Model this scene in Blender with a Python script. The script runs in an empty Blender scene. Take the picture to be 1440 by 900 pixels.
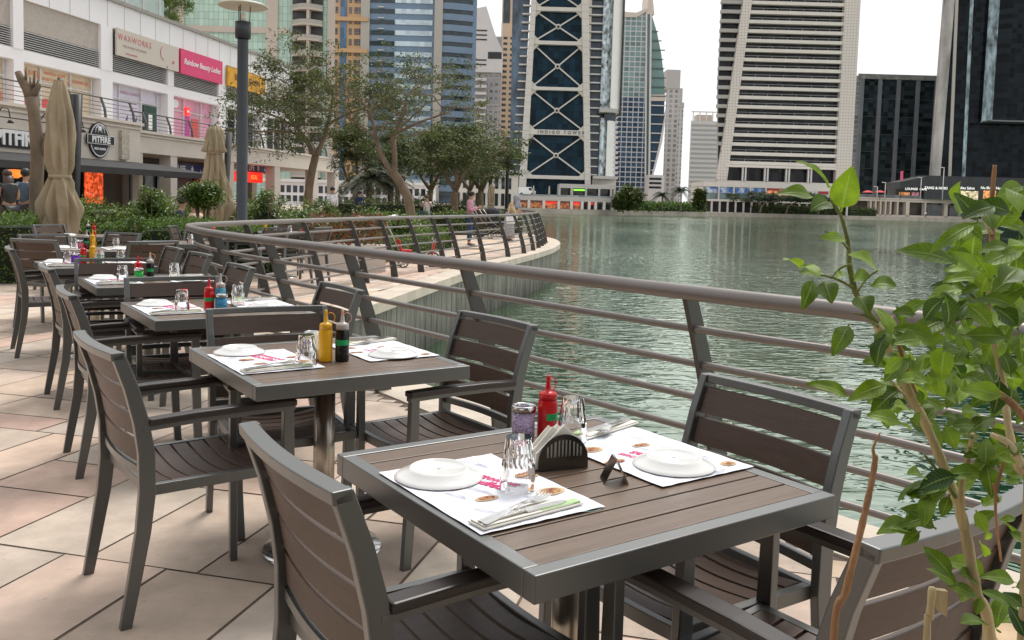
import bpy, math, random
import numpy as np
from mathutils import Vector, Matrix
R=math.radians
sc=bpy.context.scene
col=sc.collection
rnd=random.Random(7)
# ------------------------------------------------------------------ camera
F_,PITCH,ROLL,CX,CY,CH=1238.,R(4.03),R(1.62),720.,370.,1.36
def ray(px,py):
    X=px-CX;Y=py-CY
    cr,sr=math.cos(ROLL),math.sin(ROLL)
    x=cr*X+sr*Y;y=-sr*X+cr*Y
    u=-y/F_;r=x/F_;c,s=math.cos(PITCH),math.sin(PITCH)
    return Vector((r,c+u*s,-s+u*c))
def at(px,py,Y):
    d=ray(px,py);return Vector((0,0,CH))+d*(Y/d.y)
def gz(px,py,z=0.):
    d=ray(px,py);return Vector((0,0,CH))+d*((z-CH)/d.z)
cam=bpy.data.objects.new('camera',bpy.data.cameras.new('camera'));col.objects.link(cam)
cam.data.lens=F_/1440*36;cam.data.sensor_width=36;cam.data.shift_y=-80/1440
cam.data.clip_start=.05;cam.data.clip_end=6000
cam.matrix_world=Matrix.Translation((0,0,CH))@Matrix.Rotation(math.pi/2-PITCH,4,'X')@Matrix.Rotation(ROLL,4,'Z')
sc.camera=cam
# ------------------------------------------------------------------ materials
def nt(name):
    m=bpy.data.materials.new(name);m.use_nodes=True
    return m,m.node_tree,m.node_tree.nodes['Principled BSDF']
def N(t,typ,**k):
    n=t.nodes.new(typ)
    for a,b in k.items():setattr(n,a,b)
    return n
MC={}
def M(name,c,rough=.6,metal=0.,var=.12,scale=6.,bump=0.,bscale=60.,spec=.5,stretch=(1,1,1),coord='Object',emit=0,rvar=0.,dirt=0.,tr=0.):
    if name in MC:return MC[name]
    m,t,b=nt(name)
    tc=N(t,'ShaderNodeTexCoord');mp=N(t,'ShaderNodeMapping');mp.inputs['Scale'].default_value=stretch
    t.links.new(tc.outputs[coord],mp.inputs[0])
    n=N(t,'ShaderNodeTexNoise');n.inputs['Scale'].default_value=scale;n.inputs['Detail'].default_value=5
    t.links.new(mp.outputs[0],n.inputs[0])
    r=N(t,'ShaderNodeMapRange');r.inputs[1].default_value=.3;r.inputs[2].default_value=.7
    r.inputs[3].default_value=1-var;r.inputs[4].default_value=1+var
    t.links.new(n.outputs[0],r.inputs[0])
    mx=N(t,'ShaderNodeVectorMath',operation='SCALE');mx.inputs[0].default_value=c[:3]
    t.links.new(r.outputs[0],mx.inputs['Scale'])
    out=mx.outputs[0]
    if dirt>0:
        n2=N(t,'ShaderNodeTexNoise');n2.inputs['Scale'].default_value=scale*.23;n2.inputs['Detail'].default_value=8
        n2.inputs['Roughness'].default_value=.7
        t.links.new(mp.outputs[0],n2.inputs[0])
        cr=N(t,'ShaderNodeMapRange');cr.inputs[1].default_value=.52;cr.inputs[2].default_value=.72;cr.inputs[3].default_value=0;cr.inputs[4].default_value=dirt
        t.links.new(n2.outputs[0],cr.inputs[0])
        mm=N(t,'ShaderNodeMix',data_type='RGBA');mm.inputs[7].default_value=(c[0]*.35,c[1]*.33,c[2]*.3,1)
        t.links.new(cr.outputs[0],mm.inputs[0]);t.links.new(out,mm.inputs[6]);out=mm.outputs[2]
    t.links.new(out,b.inputs['Base Color'])
    b.inputs['Roughness'].default_value=rough;b.inputs['Metallic'].default_value=metal
    b.inputs['Specular IOR Level'].default_value=spec
    if rvar:
        rr=N(t,'ShaderNodeMapRange');rr.inputs[3].default_value=max(.02,rough-rvar);rr.inputs[4].default_value=min(1,rough+rvar)
        t.links.new(n.outputs[0],rr.inputs[0]);t.links.new(rr.outputs[0],b.inputs['Roughness'])
    if bump:
        n3=N(t,'ShaderNodeTexNoise');n3.inputs['Scale'].default_value=bscale;n3.inputs['Detail'].default_value=4
        t.links.new(mp.outputs[0],n3.inputs[0])
        bp=N(t,'ShaderNodeBump');bp.inputs['Strength'].default_value=bump;bp.inputs['Distance'].default_value=.01
        t.links.new(n3.outputs[0],bp.inputs['Height']);t.links.new(bp.outputs[0],b.inputs['Normal'])
    if emit:
        t.links.new(out,b.inputs['Emission Color']);b.inputs['Emission Strength'].default_value=emit
    MC[name]=m;return m
def leafmat(name,c1,c2,c3=None,rough=.45,trans=.25):
    m,t,b=nt(name)
    a=N(t,'ShaderNodeAttribute',attribute_name='v')
    r=N(t,'ShaderNodeValToRGB');e=r.color_ramp.elements
    e[0].color=(*c1,1);e[1].color=(*c2,1);e[1].position=.93 if c3 else 1
    if c3:
        q=e.new(1.);q.color=(*c3,1)
    t.links.new(a.outputs['Fac'],r.inputs[0]);t.links.new(r.outputs[0],b.inputs['Base Color'])
    b.inputs['Roughness'].default_value=rough
    tr=N(t,'ShaderNodeBsdfTranslucent');ms=N(t,'ShaderNodeMixShader');ms.inputs[0].default_value=trans
    hs=N(t,'ShaderNodeHueSaturation');hs.inputs['Value'].default_value=1.5;hs.inputs['Saturation'].default_value=1.1
    t.links.new(r.outputs[0],hs.inputs['Color']);t.links.new(hs.outputs[0],tr.inputs[0])
    t.links.new(b.outputs[0],ms.inputs[1]);t.links.new(tr.outputs[0],ms.inputs[2])
    t.links.new(ms.outputs[0],t.nodes['Material Output'].inputs[0])
    return m
def glassmat(name,c,alpha=.0,rough=.03):
    m,t,b=nt(name);b.inputs['Base Color'].default_value=(*c,1);b.inputs['Roughness'].default_value=rough
    b.inputs['Transmission Weight'].default_value=1;b.inputs['IOR'].default_value=1.45
    return m
def tint(name,c,w=.8,h=1.,rough=.08,dark=.5,var=.35,fc=None,fw=.08,fr=0.,spec=.5):
    """window glass cut in panes of w by h metres, each pane its own tone; optional frame colour"""
    m,t,b=nt(name)
    tc=N(t,'ShaderNodeTexCoord');sp=N(t,'ShaderNodeSeparateXYZ');t.links.new(tc.outputs['Object'],sp.inputs[0])
    ad=N(t,'ShaderNodeMath',operation='ADD');t.links.new(sp.outputs[0],ad.inputs[0]);t.links.new(sp.outputs[1],ad.inputs[1])
    def cell(o,s):
        d=N(t,'ShaderNodeMath',operation='DIVIDE');t.links.new(o,d.inputs[0]);d.inputs[1].default_value=s
        f=N(t,'ShaderNodeMath',operation='FLOOR');t.links.new(d.outputs[0],f.inputs[0])
        q=N(t,'ShaderNodeMath',operation='FRACT');t.links.new(d.outputs[0],q.inputs[0])
        return f.outputs[0],q.outputs[0]
    fx,qx=cell(ad.outputs[0],w);fz,qz=cell(sp.outputs[2],h)
    cb=N(t,'ShaderNodeCombineXYZ');t.links.new(fx,cb.inputs[0]);t.links.new(fz,cb.inputs[1])
    wn=N(t,'ShaderNodeTexWhiteNoise',noise_dimensions='2D');t.links.new(cb.outputs[0],wn.inputs['Vector'])
    mr=N(t,'ShaderNodeMapRange');mr.inputs[3].default_value=1-var;mr.inputs[4].default_value=1+var
    t.links.new(wn.outputs['Value'],mr.inputs[0])
    vm=N(t,'ShaderNodeVectorMath',operation='SCALE');vm.inputs[0].default_value=c;t.links.new(mr.outputs[0],vm.inputs['Scale'])
    out=vm.outputs[0]
    if fc:
        def edge(q,s):
            l=N(t,'ShaderNodeMath',operation='LESS_THAN');t.links.new(q,l.inputs[0]);l.inputs[1].default_value=s;return l.outputs[0]
        mxm=N(t,'ShaderNodeMath',operation='MAXIMUM');t.links.new(edge(qx,fw/w),mxm.inputs[0]);t.links.new(edge(qz,fw/h if not fr else fr),mxm.inputs[1])
        mm=N(t,'ShaderNodeMix',data_type='RGBA');t.links.new(mxm.outputs[0],mm.inputs[0]);t.links.new(out,mm.inputs[6]);mm.inputs[7].default_value=(*fc,1)
        out=mm.outputs[2]
        r2=N(t,'ShaderNodeMapRange');r2.inputs[3].default_value=rough;r2.inputs[4].default_value=.6;t.links.new(mxm.outputs[0],r2.inputs[0]);t.links.new(r2.outputs[0],b.inputs['Roughness'])
    else:b.inputs['Roughness'].default_value=rough
    t.links.new(out,b.inputs['Base Color']);b.inputs['Specular IOR Level'].default_value=spec
    # slight warp of each pane
    ns=N(t,'ShaderNodeTexNoise');ns.inputs['Scale'].default_value=.35;t.links.new(tc.outputs['Object'],ns.inputs[0])
    bp=N(t,'ShaderNodeBump');bp.inputs['Strength'].default_value=.25;bp.inputs['Distance'].default_value=.3
    t.links.new(ns.outputs[0],bp.inputs['Height']);t.links.new(bp.outputs[0],b.inputs['Normal'])
    return m
# ------------------------------------------------------------------ mesh builder
class MB:
    def __init__(s):s.v=[];s.f=[];s.m=[];s.sm=[]
    def add(s,vs,fs,mi=0,smooth=False):
        o=len(s.v);s.v+= [tuple(x) for x in vs];s.f+=[tuple(i+o for i in f) for f in fs];s.m+=[mi]*len(fs);s.sm+=[smooth]*len(fs)
        return s
    def box(s,x0,x1,y0,y1,z0,z1,mi=0):
        return s.add([(x,y,z) for z in(z0,z1) for y in(y0,y1) for x in(x0,x1)],[(0,2,3,1),(4,5,7,6),(0,1,5,4),(1,3,7,5),(3,2,6,7),(2,0,4,6)],mi)
    def beam(s,a,b,w,h,up=(0,0,1),mi=0,w2=None,h2=None):
        a=Vector(a);b=Vector(b);d=(b-a).normalized();up=Vector(up)
        x=d.cross(up)
        if x.length<1e-4:x=d.cross(Vector((1,0,0)))
        x.normalize();y=x.cross(d).normalized()
        w2=w if w2 is None else w2;h2=h if h2 is None else h2
        vs=[a-x*w/2-y*h/2,a+x*w/2-y*h/2,a+x*w/2+y*h/2,a-x*w/2+y*h/2,b-x*w2/2-y*h2/2,b+x*w2/2-y*h2/2,b+x*w2/2+y*h2/2,b-x*w2/2+y*h2/2]
        return s.add(vs,[(3,2,1,0),(4,5,6,7),(0,1,5,4),(1,2,6,5),(2,3,7,6),(3,0,4,7)],mi)
    def sweep(s,pts,sec,ups=None,mi=0,smooth=False,closed_sec=True,caps=True):
        """sweep a list of section point lists given already in 3D (one list per station)"""
        n=len(sec[0]);o=len(s.v);vs=[p for q in sec for p in q];fs=[]
        for i in range(len(sec)-1):
            for j in range(n if closed_sec else n-1):
                k=(j+1)%n;fs.append((i*n+j,i*n+k,(i+1)*n+k,(i+1)*n+j))
        if caps and closed_sec:fs.append(tuple(range(n))[::-1]);fs.append(tuple((len(sec)-1)*n+j for j in range(n)))
        return s.add(vs,fs,mi,smooth)
    def rect_path(s,pts,w,h,up=(0,0,1),mi=0,side=None):
        """rectangular tube along pts; w along side axis, h along the other"""
        pts=[Vector(p) for p in pts];secs=[]
        for i,p in enumerate(pts):
            d=(pts[min(i+1,len(pts)-1)]-pts[max(i-1,0)]).normalized()
            x=Vector(side) if side else d.cross(Vector(up)).normalized()
            y=x.cross(d).normalized()
            ww=w[i] if isinstance(w,(list,tuple)) else w;hh=h[i] if isinstance(h,(list,tuple)) else h
            secs.append([p-x*ww/2-y*hh/2,p+x*ww/2-y*hh/2,p+x*ww/2+y*hh/2,p-x*ww/2+y*hh/2])
        return s.sweep(pts,secs,mi=mi)
    def tube(s,pts,r,n=8,mi=0,caps=True,smooth=True):
        pts=[Vector(p) for p in pts];secs=[];x=None
        for i,p in enumerate(pts):
            d=(pts[min(i+1,len(pts)-1)]-pts[max(i-1,0)])
            d=d.normalized() if d.length>1e-9 else Vector((0,0,1))
            if x is None:
                x=d.cross(Vector((0,0,1)))
                if x.length<1e-3:x=Vector((1,0,0))
            x=(x-d*x.dot(d));x.normalize();y=d.cross(x)
            rr=r[i] if isinstance(r,(list,tuple)) else r
            secs.append([p+x*math.cos(2*math.pi*k/n)*rr+y*math.sin(2*math.pi*k/n)*rr for k in range(n)])
        return s.sweep(pts,secs,mi=mi,smooth=smooth,caps=caps)
    def lathe(s,prof,c=(0,0,0),n=24,mi=0,smooth=True,sx=1,sy=1,flute=0,nf=0):
        vs=[];fs=[]
        for i,(r,z) in enumerate(prof):
            for k in range(n):
                a=2*math.pi*k/n;rr=r
                if flute and isinstance(flute,dict):rr=r*(1-flute.get(i,0)*(k%2))
                vs.append((c[0]+math.cos(a)*rr*sx,c[1]+math.sin(a)*rr*sy,c[2]+z))
        for i in range(len(prof)-1):
            for k in range(n):
                j=(k+1)%n;fs.append((i*n+k,i*n+j,(i+1)*n+j,(i+1)*n+k))
        if prof[0][0]>1e-6:fs.append(tuple(range(n))[::-1])
        if prof[-1][0]>1e-6:fs.append(tuple((len(prof)-1)*n+k for k in range(n)))
        return s.add(vs,fs,mi,smooth)
    def prism(s,poly,z0,z1,mi=0,axis='z'):
        n=len(poly)
        if axis=='z':vs=[(x,y,z0) for x,y in poly]+[(x,y,z1) for x,y in poly]
        elif axis=='y':vs=[(x,z0,y) for x,y in poly]+[(x,z1,y) for x,y in poly]
        else:vs=[(z0,x,y) for x,y in poly]+[(z1,x,y) for x,y in poly]
        return s.add(vs,[tuple(range(n))[::-1],tuple(range(n,2*n))]+[(i,(i+1)%n,n+(i+1)%n,n+i) for i in range(n)],mi)
    def ball(s,c,rx,ry=None,rz=None,n=12,mi=0):
        ry=ry or rx;rz=rz or rx
        pr=[(math.sin(math.pi*i/8),-math.cos(math.pi*i/8)) for i in range(9)]
        pr[0]=(1e-7,-1);pr[-1]=(1e-7,1)
        vs=[];
        m=MB();m.lathe(pr,n=n);
        return s.add([(c[0]+x*rx,c[1]+y*ry,c[2]+z*rz) for x,y,z in m.v],m.f,mi,True)
    def build(s,name,mats,parent=None,bevel=0,smooth=None):
        me=bpy.data.meshes.new(name);me.from_pydata(s.v,[],s.f)
        if not isinstance(mats,(list,tuple)):mats=[mats]
        for m in mats:me.materials.append(m)
        me.polygons.foreach_set('material_index',s.m)
        me.polygons.foreach_set('use_smooth',[bool(x) for x in s.sm] if smooth is None else [smooth]*len(s.f))
        me.update()
        o=bpy.data.objects.new(name,me);col.objects.link(o)
        if parent:o.parent=parent
        if bevel:
            b=o.modifiers.new('b','BEVEL');b.width=bevel;b.segments=2;b.limit_method='ANGLE';b.angle_limit=R(40)
        return o
def tag(o,label=None,cat=None,group=None,kind=None):
    if label:o['label']=label
    if cat:o['category']=cat
    if group:o['group']=group
    if kind:o['kind']=kind
    return o
def thing(name,label,cat,loc=(0,0,0),rz=0,group=None):
    o=bpy.data.objects.new(name,None);o.empty_display_size=.2;col.objects.link(o)
    o.location=loc;o.rotation_euler=(0,0,rz);return tag(o,label,cat,group)
def dup(root,loc=None,rz=None,label=None,group=None,parent=None,skip=()):
    c=root.copy();col.objects.link(c)
    if parent is not None:c.parent=parent
    if loc is not None:c.location=loc
    if rz is not None:c.rotation_euler=(0,0,rz)
    if label:c['label']=label
    if group:c['group']=group
    for ch in list(root.children):
        if ch.name.split('.')[0] in skip:continue
        dup(ch,parent=c)
    return c
def text(s,size,mat,name='lettering',parent=None,loc=(0,0,0),rot=(0,0,0),ext=.004,shear=0,align='CENTER',bold=0,spacing=1.):
    cu=bpy.data.curves.new('t','FONT');cu.body=s;cu.size=size;cu.extrude=ext;cu.align_x=align;cu.align_y='CENTER';cu.shear=shear;cu.offset=bold;cu.resolution_u=3;cu.space_character=spacing
    t=bpy.data.objects.new('t',cu);col.objects.link(t)
    bpy.context.view_layer.update()
    me=bpy.data.meshes.new_from_object(t.evaluated_get(bpy.context.evaluated_depsgraph_get()))
    bpy.data.objects.remove(t);me.materials.clear();me.materials.append(mat)
    o=bpy.data.objects.new(name,me);col.objects.link(o)
    if parent:o.parent=parent
    o.location=loc;o.rotation_euler=rot;return o
def leaves(name,P,D,Nn,L,W,mat,parent,seed=1,fold=.25,vv=None):
    """many small pointed leaves: P base points, D directions, Nn rough normals, L lengths, W widths (numpy)"""
    rg=np.random.default_rng(seed);n=len(P)
    D=D/np.linalg.norm(D,axis=1,keepdims=True);S=np.cross(D,Nn);S/=np.linalg.norm(S,axis=1,keepdims=True)+1e-9;U=np.cross(S,D)
    L=np.asarray(L)[:,None]*np.ones((n,1));W=np.asarray(W)[:,None]*np.ones((n,1))
    v=np.empty((n,4,3));v[:,0]=P;v[:,1]=P+D*L*.45+S*W*.5+U*W*fold;v[:,2]=P+D*L;v[:,3]=P+D*L*.45-S*W*.5+U*W*fold
    f=np.empty((n,2,3),int);b=np.arange(n)*4;f[:,0]=np.stack([b,b+1,b+2],1);f[:,1]=np.stack([b,b+2,b+3],1)
    me=bpy.data.meshes.new(name);me.vertices.add(n*4);me.vertices.foreach_set('co',v.ravel());me.loops.add(n*6);me.loops.foreach_set('vertex_index',f.ravel())
    me.polygons.add(n*2);me.polygons.foreach_set('loop_start',np.arange(n*2)*3);me.polygons.foreach_set('loop_total',np.full(n*2,3))
    me.update(calc_edges=True);me.validate()
    at_=me.attributes.new('v','FLOAT','FACE');x=rg.random(n) if vv is None else vv
    at_.data.foreach_set('value',np.repeat(x,2).astype(np.float32))
    me.materials.append(mat);o=bpy.data.objects.new(name,me);col.objects.link(o)
    if parent:o.parent=parent
    return o
# ------------------------------------------------------------------ palette
METAL=M('grey_powder_coat',(.040,.044,.041),rough=.5,metal=0,var=.10,scale=5,spec=.7,rvar=.06)
METAL.node_tree.nodes['Principled BSDF'].inputs['Coat Weight'].default_value=1;METAL.node_tree.nodes['Principled BSDF'].inputs['Coat Roughness'].default_value=.36;METAL.node_tree.nodes['Principled BSDF'].inputs['Coat IOR'].default_value=1.65
RAILM=M('warm_grey_rail_paint',(.215,.192,.178),rough=.38,metal=.3,var=.08,scale=4,rvar=.08)
POSTM=M('dark_rail_post_paint',(.075,.07,.065),rough=.5,metal=.2,var=.12,scale=6)
SLAT=M('brown_composite_slat',(.072,.040,.026),rough=.45,var=.16,scale=3,stretch=(1.5,45,45),bump=.08,bscale=8)
TSLAT=M('weathered_table_slat',(.150,.099,.068),rough=.38,var=.18,scale=3,stretch=(1.5,45,45),bump=.1,bscale=8,dirt=.3,rvar=.08)
ARMW=M('dark_arm_wood',(.03,.022,.02),rough=.38,var=.15,scale=3,stretch=(45,1.5,45))
STEEL=M('brushed_steel',(.42,.38,.33),rough=.28,metal=1,var=.12,scale=3,stretch=(30,30,.6))
CHROME=M('polished_steel',(.62,.62,.62),rough=.14,metal=1,var=.04)
PLATE=M('white_glazed_china',(.82,.82,.80),rough=.12,var=.02)
PAPER=M('white_placemat_paper',(.80,.80,.86),rough=.75,var=.03,scale=12)
NAPK=M('cream_napkin_paper',(.80,.77,.70),rough=.85,var=.05,scale=30)
PINK=M('magenta_print',(.75,.06,.22),rough=.8,var=.1)
GREYP=M('pale_grey_print',(.45,.47,.55),rough=.8,var=.05)
BEIGE=M('beige_render',(.64,.57,.50),rough=.8,var=.06,scale=.8,dirt=.18)
WHITEW=M('white_cladding',(.80,.78,.79),rough=.55,var=.03,scale=.6,dirt=.10)
DARK=M('dark_interior',(.018,.017,.018),rough=.6,var=.3,scale=.8)
BLACK=M('black_paint',(.02,.02,.022),rough=.45,var=.2)
WHITE=M('white_paint',(.8,.8,.8),rough=.5,var=.03)
FABRIC=M('taupe_canvas',(.33,.265,.175),rough=.9,var=.12,scale=3,bump=1.,bscale=13,dirt=.2)
BARK=M('grey_brown_bark',(.17,.125,.085),rough=.9,var=.3,scale=6,stretch=(1,1,.35),bump=.8,bscale=14)
LEAFD=leafmat('acacia_leaf',(.028,.046,.012),(.12,.15,.04),rough=.55)
LEAFH=leafmat('hedge_leaf',(.02,.05,.009),(.16,.24,.04),(.34,.36,.11),rough=.35)
LEAFB=leafmat('box_hedge_leaf',(.035,.085,.012),(.17,.27,.05),rough=.5)
LEAFP=leafmat('palm_leaf',(.03,.05,.025),(.10,.13,.07),rough=.5)
LEAFF=leafmat('foreground_leaf',(.020,.060,.006),(.24,.37,.04),(.5,.17,.04),rough=.48,trans=.36)
for e_ in LEAFF.node_tree.nodes:
    if e_.bl_idname=='ShaderNodeValToRGB':e_.color_ramp.elements[1].position=.985
SKIN=M('skin',(.42,.24,.16),rough=.5,var=.05)
HAIR=M('dark_hair',(.012,.009,.008),rough=.45,var=.3,scale=30)
HAIRB=M('brown_hair',(.05,.022,.012),rough=.4,var=.3,scale=30)
# veins and blemishes of the foreground leaves
t=LEAFF.node_tree;b=t.nodes['Principled BSDF']
ramp=[n for n in t.nodes if n.bl_idname=='ShaderNodeValToRGB'][0]
au=N(t,'ShaderNodeAttribute',attribute_name='lu');al=N(t,'ShaderNodeAttribute',attribute_name='lt')
ab=N(t,'ShaderNodeMath',operation='ABSOLUTE');t.links.new(au.outputs['Fac'],ab.inputs[0])
ma=N(t,'ShaderNodeMath',operation='MULTIPLY_ADD');t.links.new(ab.outputs[0],ma.inputs[0]);ma.inputs[1].default_value=-.22;t.links.new(al.outputs['Fac'],ma.inputs[2])
mu=N(t,'ShaderNodeMath',operation='MULTIPLY');t.links.new(ma.outputs[0],mu.inputs[0]);mu.inputs[1].default_value=9.
frc=N(t,'ShaderNodeMath',operation='PINGPONG');t.links.new(mu.outputs[0],frc.inputs[0]);frc.inputs[1].default_value=.5
v1=N(t,'ShaderNodeMapRange');v1.inputs[1].default_value=.0;v1.inputs[2].default_value=.09;v1.inputs[3].default_value=1;v1.inputs[4].default_value=0;t.links.new(frc.outputs[0],v1.inputs[0])
v2=N(t,'ShaderNodeMapRange');v2.inputs[1].default_value=.03;v2.inputs[2].default_value=.13;v2.inputs[3].default_value=1.6;v2.inputs[4].default_value=0;t.links.new(ab.outputs[0],v2.inputs[0])
vx=N(t,'ShaderNodeMath',operation='MAXIMUM');t.links.new(v1.outputs[0],vx.inputs[0]);t.links.new(v2.outputs[0],vx.inputs[1])
tcx=N(t,'ShaderNodeTexCoord');nb=N(t,'ShaderNodeTexNoise');nb.inputs['Scale'].default_value=55;nb.inputs['Detail'].default_value=5;t.links.new(tcx.outputs['Object'],nb.inputs[0])
nm=N(t,'ShaderNodeMapRange');nm.inputs[1].default_value=.35;nm.inputs[2].default_value=.7;nm.inputs[3].default_value=.7;nm.inputs[4].default_value=1.25;t.links.new(nb.outputs[0],nm.inputs[0])
sc1=N(t,'ShaderNodeVectorMath',operation='SCALE');t.links.new(ramp.outputs[0],sc1.inputs[0]);t.links.new(nm.outputs[0],sc1.inputs['Scale'])
vm2=N(t,'ShaderNodeMath',operation='MULTIPLY');t.links.new(vx.outputs[0],vm2.inputs[0]);vm2.inputs[1].default_value=.30
mxv=N(t,'ShaderNodeMix',data_type='RGBA');t.links.new(vm2.outputs[0],mxv.inputs[0]);t.links.new(sc1.outputs[0],mxv.inputs[6]);mxv.inputs[7].default_value=(.34,.46,.14,1);t.links.new(mxv.outputs[2],b.inputs['Base Color'])
bpv=N(t,'ShaderNodeBump');bpv.invert=True;bpv.inputs['Strength'].default_value=.5;bpv.inputs['Distance'].default_value=.002;t.links.new(vx.outputs[0],bpv.inputs['Height']);t.links.new(bpv.outputs[0],b.inputs['Normal'])
for n in t.nodes:
    if n.bl_idname=='ShaderNodeHueSaturation':t.links.new(mxv.outputs[2],n.inputs['Color'])
# ------------------------------------------------------------------ world and sun
w=bpy.data.worlds.new('World');sc.world=w;w.use_nodes=True;t=w.node_tree;bg=t.nodes['Background']
SUN_EL,SUN_AZ=R(58),R(20)   # azimuth measured from +Y towards +X
sky=N(t,'ShaderNodeTexSky',sky_type='NISHITA');sky.sun_disc=False;sky.sun_elevation=SUN_EL;sky.sun_rotation=SUN_AZ
hs=N(t,'ShaderNodeHueSaturation');hs.inputs['Saturation'].default_value=.25;t.links.new(sky.outputs[0],hs.inputs['Color'])
tc=N(t,'ShaderNodeTexCoord');mp=N(t,'ShaderNodeMapping');mp.inputs['Scale'].default_value=(1,1,2.5);t.links.new(tc.outputs['Generated'],mp.inputs[0])
cl=N(t,'ShaderNodeTexNoise');cl.inputs['Scale'].default_value=2.2;cl.inputs['Detail'].default_value=7;t.links.new(mp.outputs[0],cl.inputs[0])
cr=N(t,'ShaderNodeMapRange');cr.inputs[1].default_value=.35;cr.inputs[2].default_value=.7;cr.inputs[3].default_value=8.2;cr.inputs[4].default_value=9.4;t.links.new(cl.outputs[0],cr.inputs[0])
mx=N(t,'ShaderNodeMix',data_type='RGBA');mx.inputs[0].default_value=.9
wc=N(t,'ShaderNodeVectorMath',operation='SCALE');wc.inputs[0].default_value=(.985,1,1.015);t.links.new(cr.outputs[0],wc.inputs['Scale'])
t.links.new(hs.outputs[0],mx.inputs[6]);t.links.new(wc.outputs[0],mx.inputs[7]);t.links.new(mx.outputs[2],bg.inputs[0]);bg.inputs[1].default_value=.095
sl=bpy.data.lights.new('sun','SUN');sl.energy=1.9;sl.angle=R(22);sl.color=(1,.95,.88)
so=bpy.data.objects.new('sun',sl);col.objects.link(so)
dv=Vector((math.sin(SUN_AZ)*math.cos(SUN_EL),math.cos(SUN_AZ)*math.cos(SUN_EL),math.sin(SUN_EL)))
so.rotation_euler=dv.to_track_quat('Z','Y').to_euler();so.location=dv*200
sc.view_settings.view_transform='Standard';sc.view_settings.look='None';sc.view_settings.gamma=1;sc.view_settings.exposure=.42
# ------------------------------------------------------------------ ground, water, quay
def cat_rom(P,n=6):
    P=[Vector((*p,0)) for p in P];out=[]
    for i in range(len(P)-1):
        a=P[max(i-1,0)];b=P[i];c=P[i+1];d=P[min(i+2,len(P)-1)]
        for k in range(n):
            u=k/n;out.append(.5*((2*b)+(c-a)*u+(2*a-5*b+4*c-d)*u*u+(3*b-a-3*c+d)*u**3))
    out.append(P[-1]);return out
KERB=[(4.4,.4),(3.2,1.75),(2.15,2.95),(1.28,4.02),(.23,5.2),(-.5,6.15),(-1.2,7.15),(-1.75,8.2),(-2.0,9.4),(-1.97,10.3),(-1.77,10.97),(-1.32,13.7),(-.58,18.03),(.35,21.98),(.93,24.6),(1.3,26.8),(1.58,29.9),(1.42,33.3),(.5,37),(-1.5,41),(-4,47),(-7,56)]
kc=cat_rom(KERB,6)
shore=[(p.x,p.y) for p in kc]+[(-9,80),(-9,120),(-6,165),(6.75,174),(49,220),(104,245),(156,268),(205,285),(290,290),(330,200),(300,-60),(60,-60),(10,-20)]
def inside(x,y,poly):
    c=False;n=len(poly)
    for i in range(n):
        x1,y1=poly[i];x2,y2=poly[(i+1)%n]
        if (y1>y)!=(y2>y) and x<(x2-x1)*(y-y1)/(y2-y1)+x1:c=not c
    return c
# one ground sheet reaching the horizon, with the lake cut out of it
B_=4000
# bridge the outer square to the hole through the shore's last point
outer=[(10,-B_),(-B_,-B_),(-B_,B_),(B_,B_),(B_,-B_),(10.02,-B_)]
hole=shore[:]                 # starts at kerb near camera, ends at (10,-20)
poly=hole+[(10,-20.01)][:0]
ring=[(10,-20)]+outer[0:1]+outer[1:5]+[outer[5],(10.02,-20)]
# order: go round the hole the opposite way
hl=hole[:-1]
pts=[(10,-20)]+[outer[0]]+outer[1:]+[(10.02,-20)]+hl[::-1]
me=MB();nn=len(pts)
import mathutils.geometry as mg
tri=mg.tessellate_polygon([[Vector((x,y,0)) for x,y in pts]])
me.add([(x,y,0) for x,y in pts],[tuple(t_) for t_ in tri])
GR,t,b=nt('promenade_ground')
tc=N(t,'ShaderNodeTexCoord');mp=N(t,'ShaderNodeMapping');mp.inputs['Rotation'].default_value=(0,0,R(-14));t.links.new(tc.outputs['Object'],mp.inputs[0])
bk=N(t,'ShaderNodeTexBrick');bk.inputs['Scale'].default_value=1;bk.inputs['Brick Width'].default_value=1.0;bk.inputs['Row Height'].default_value=.6;bk.inputs['Mortar Size'].default_value=.012
bk.inputs['Color1'].default_value=(.50,.40,.32,1);bk.inputs['Color2'].default_value=(.42,.34,.28,1);bk.inputs['Mortar'].default_value=(.16,.12,.09,1)
t.links.new(mp.outputs[0],bk.inputs[0])
ns=N(t,'ShaderNodeTexNoise');ns.inputs['Scale'].default_value=.8;ns.inputs['Detail'].default_value=8;t.links.new(tc.outputs['Object'],ns.inputs[0])
mr=N(t,'ShaderNodeMapRange');mr.inputs[3].default_value=.7;mr.inputs[4].default_value=1.25;t.links.new(ns.outputs[0],mr.inputs[0])
vm=N(t,'ShaderNodeVectorMath',operation='SCALE');t.links.new(bk.outputs[0],vm.inputs[0]);t.links.new(mr.outputs[0],vm.inputs['Scale']);t.links.new(vm.outputs[0],b.inputs['Base Color']);b.inputs['Roughness'].default_value=.8
g=me.build('ground',GR);tag(g,kind='structure')
for p in g.data.polygons:
    pass
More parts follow.
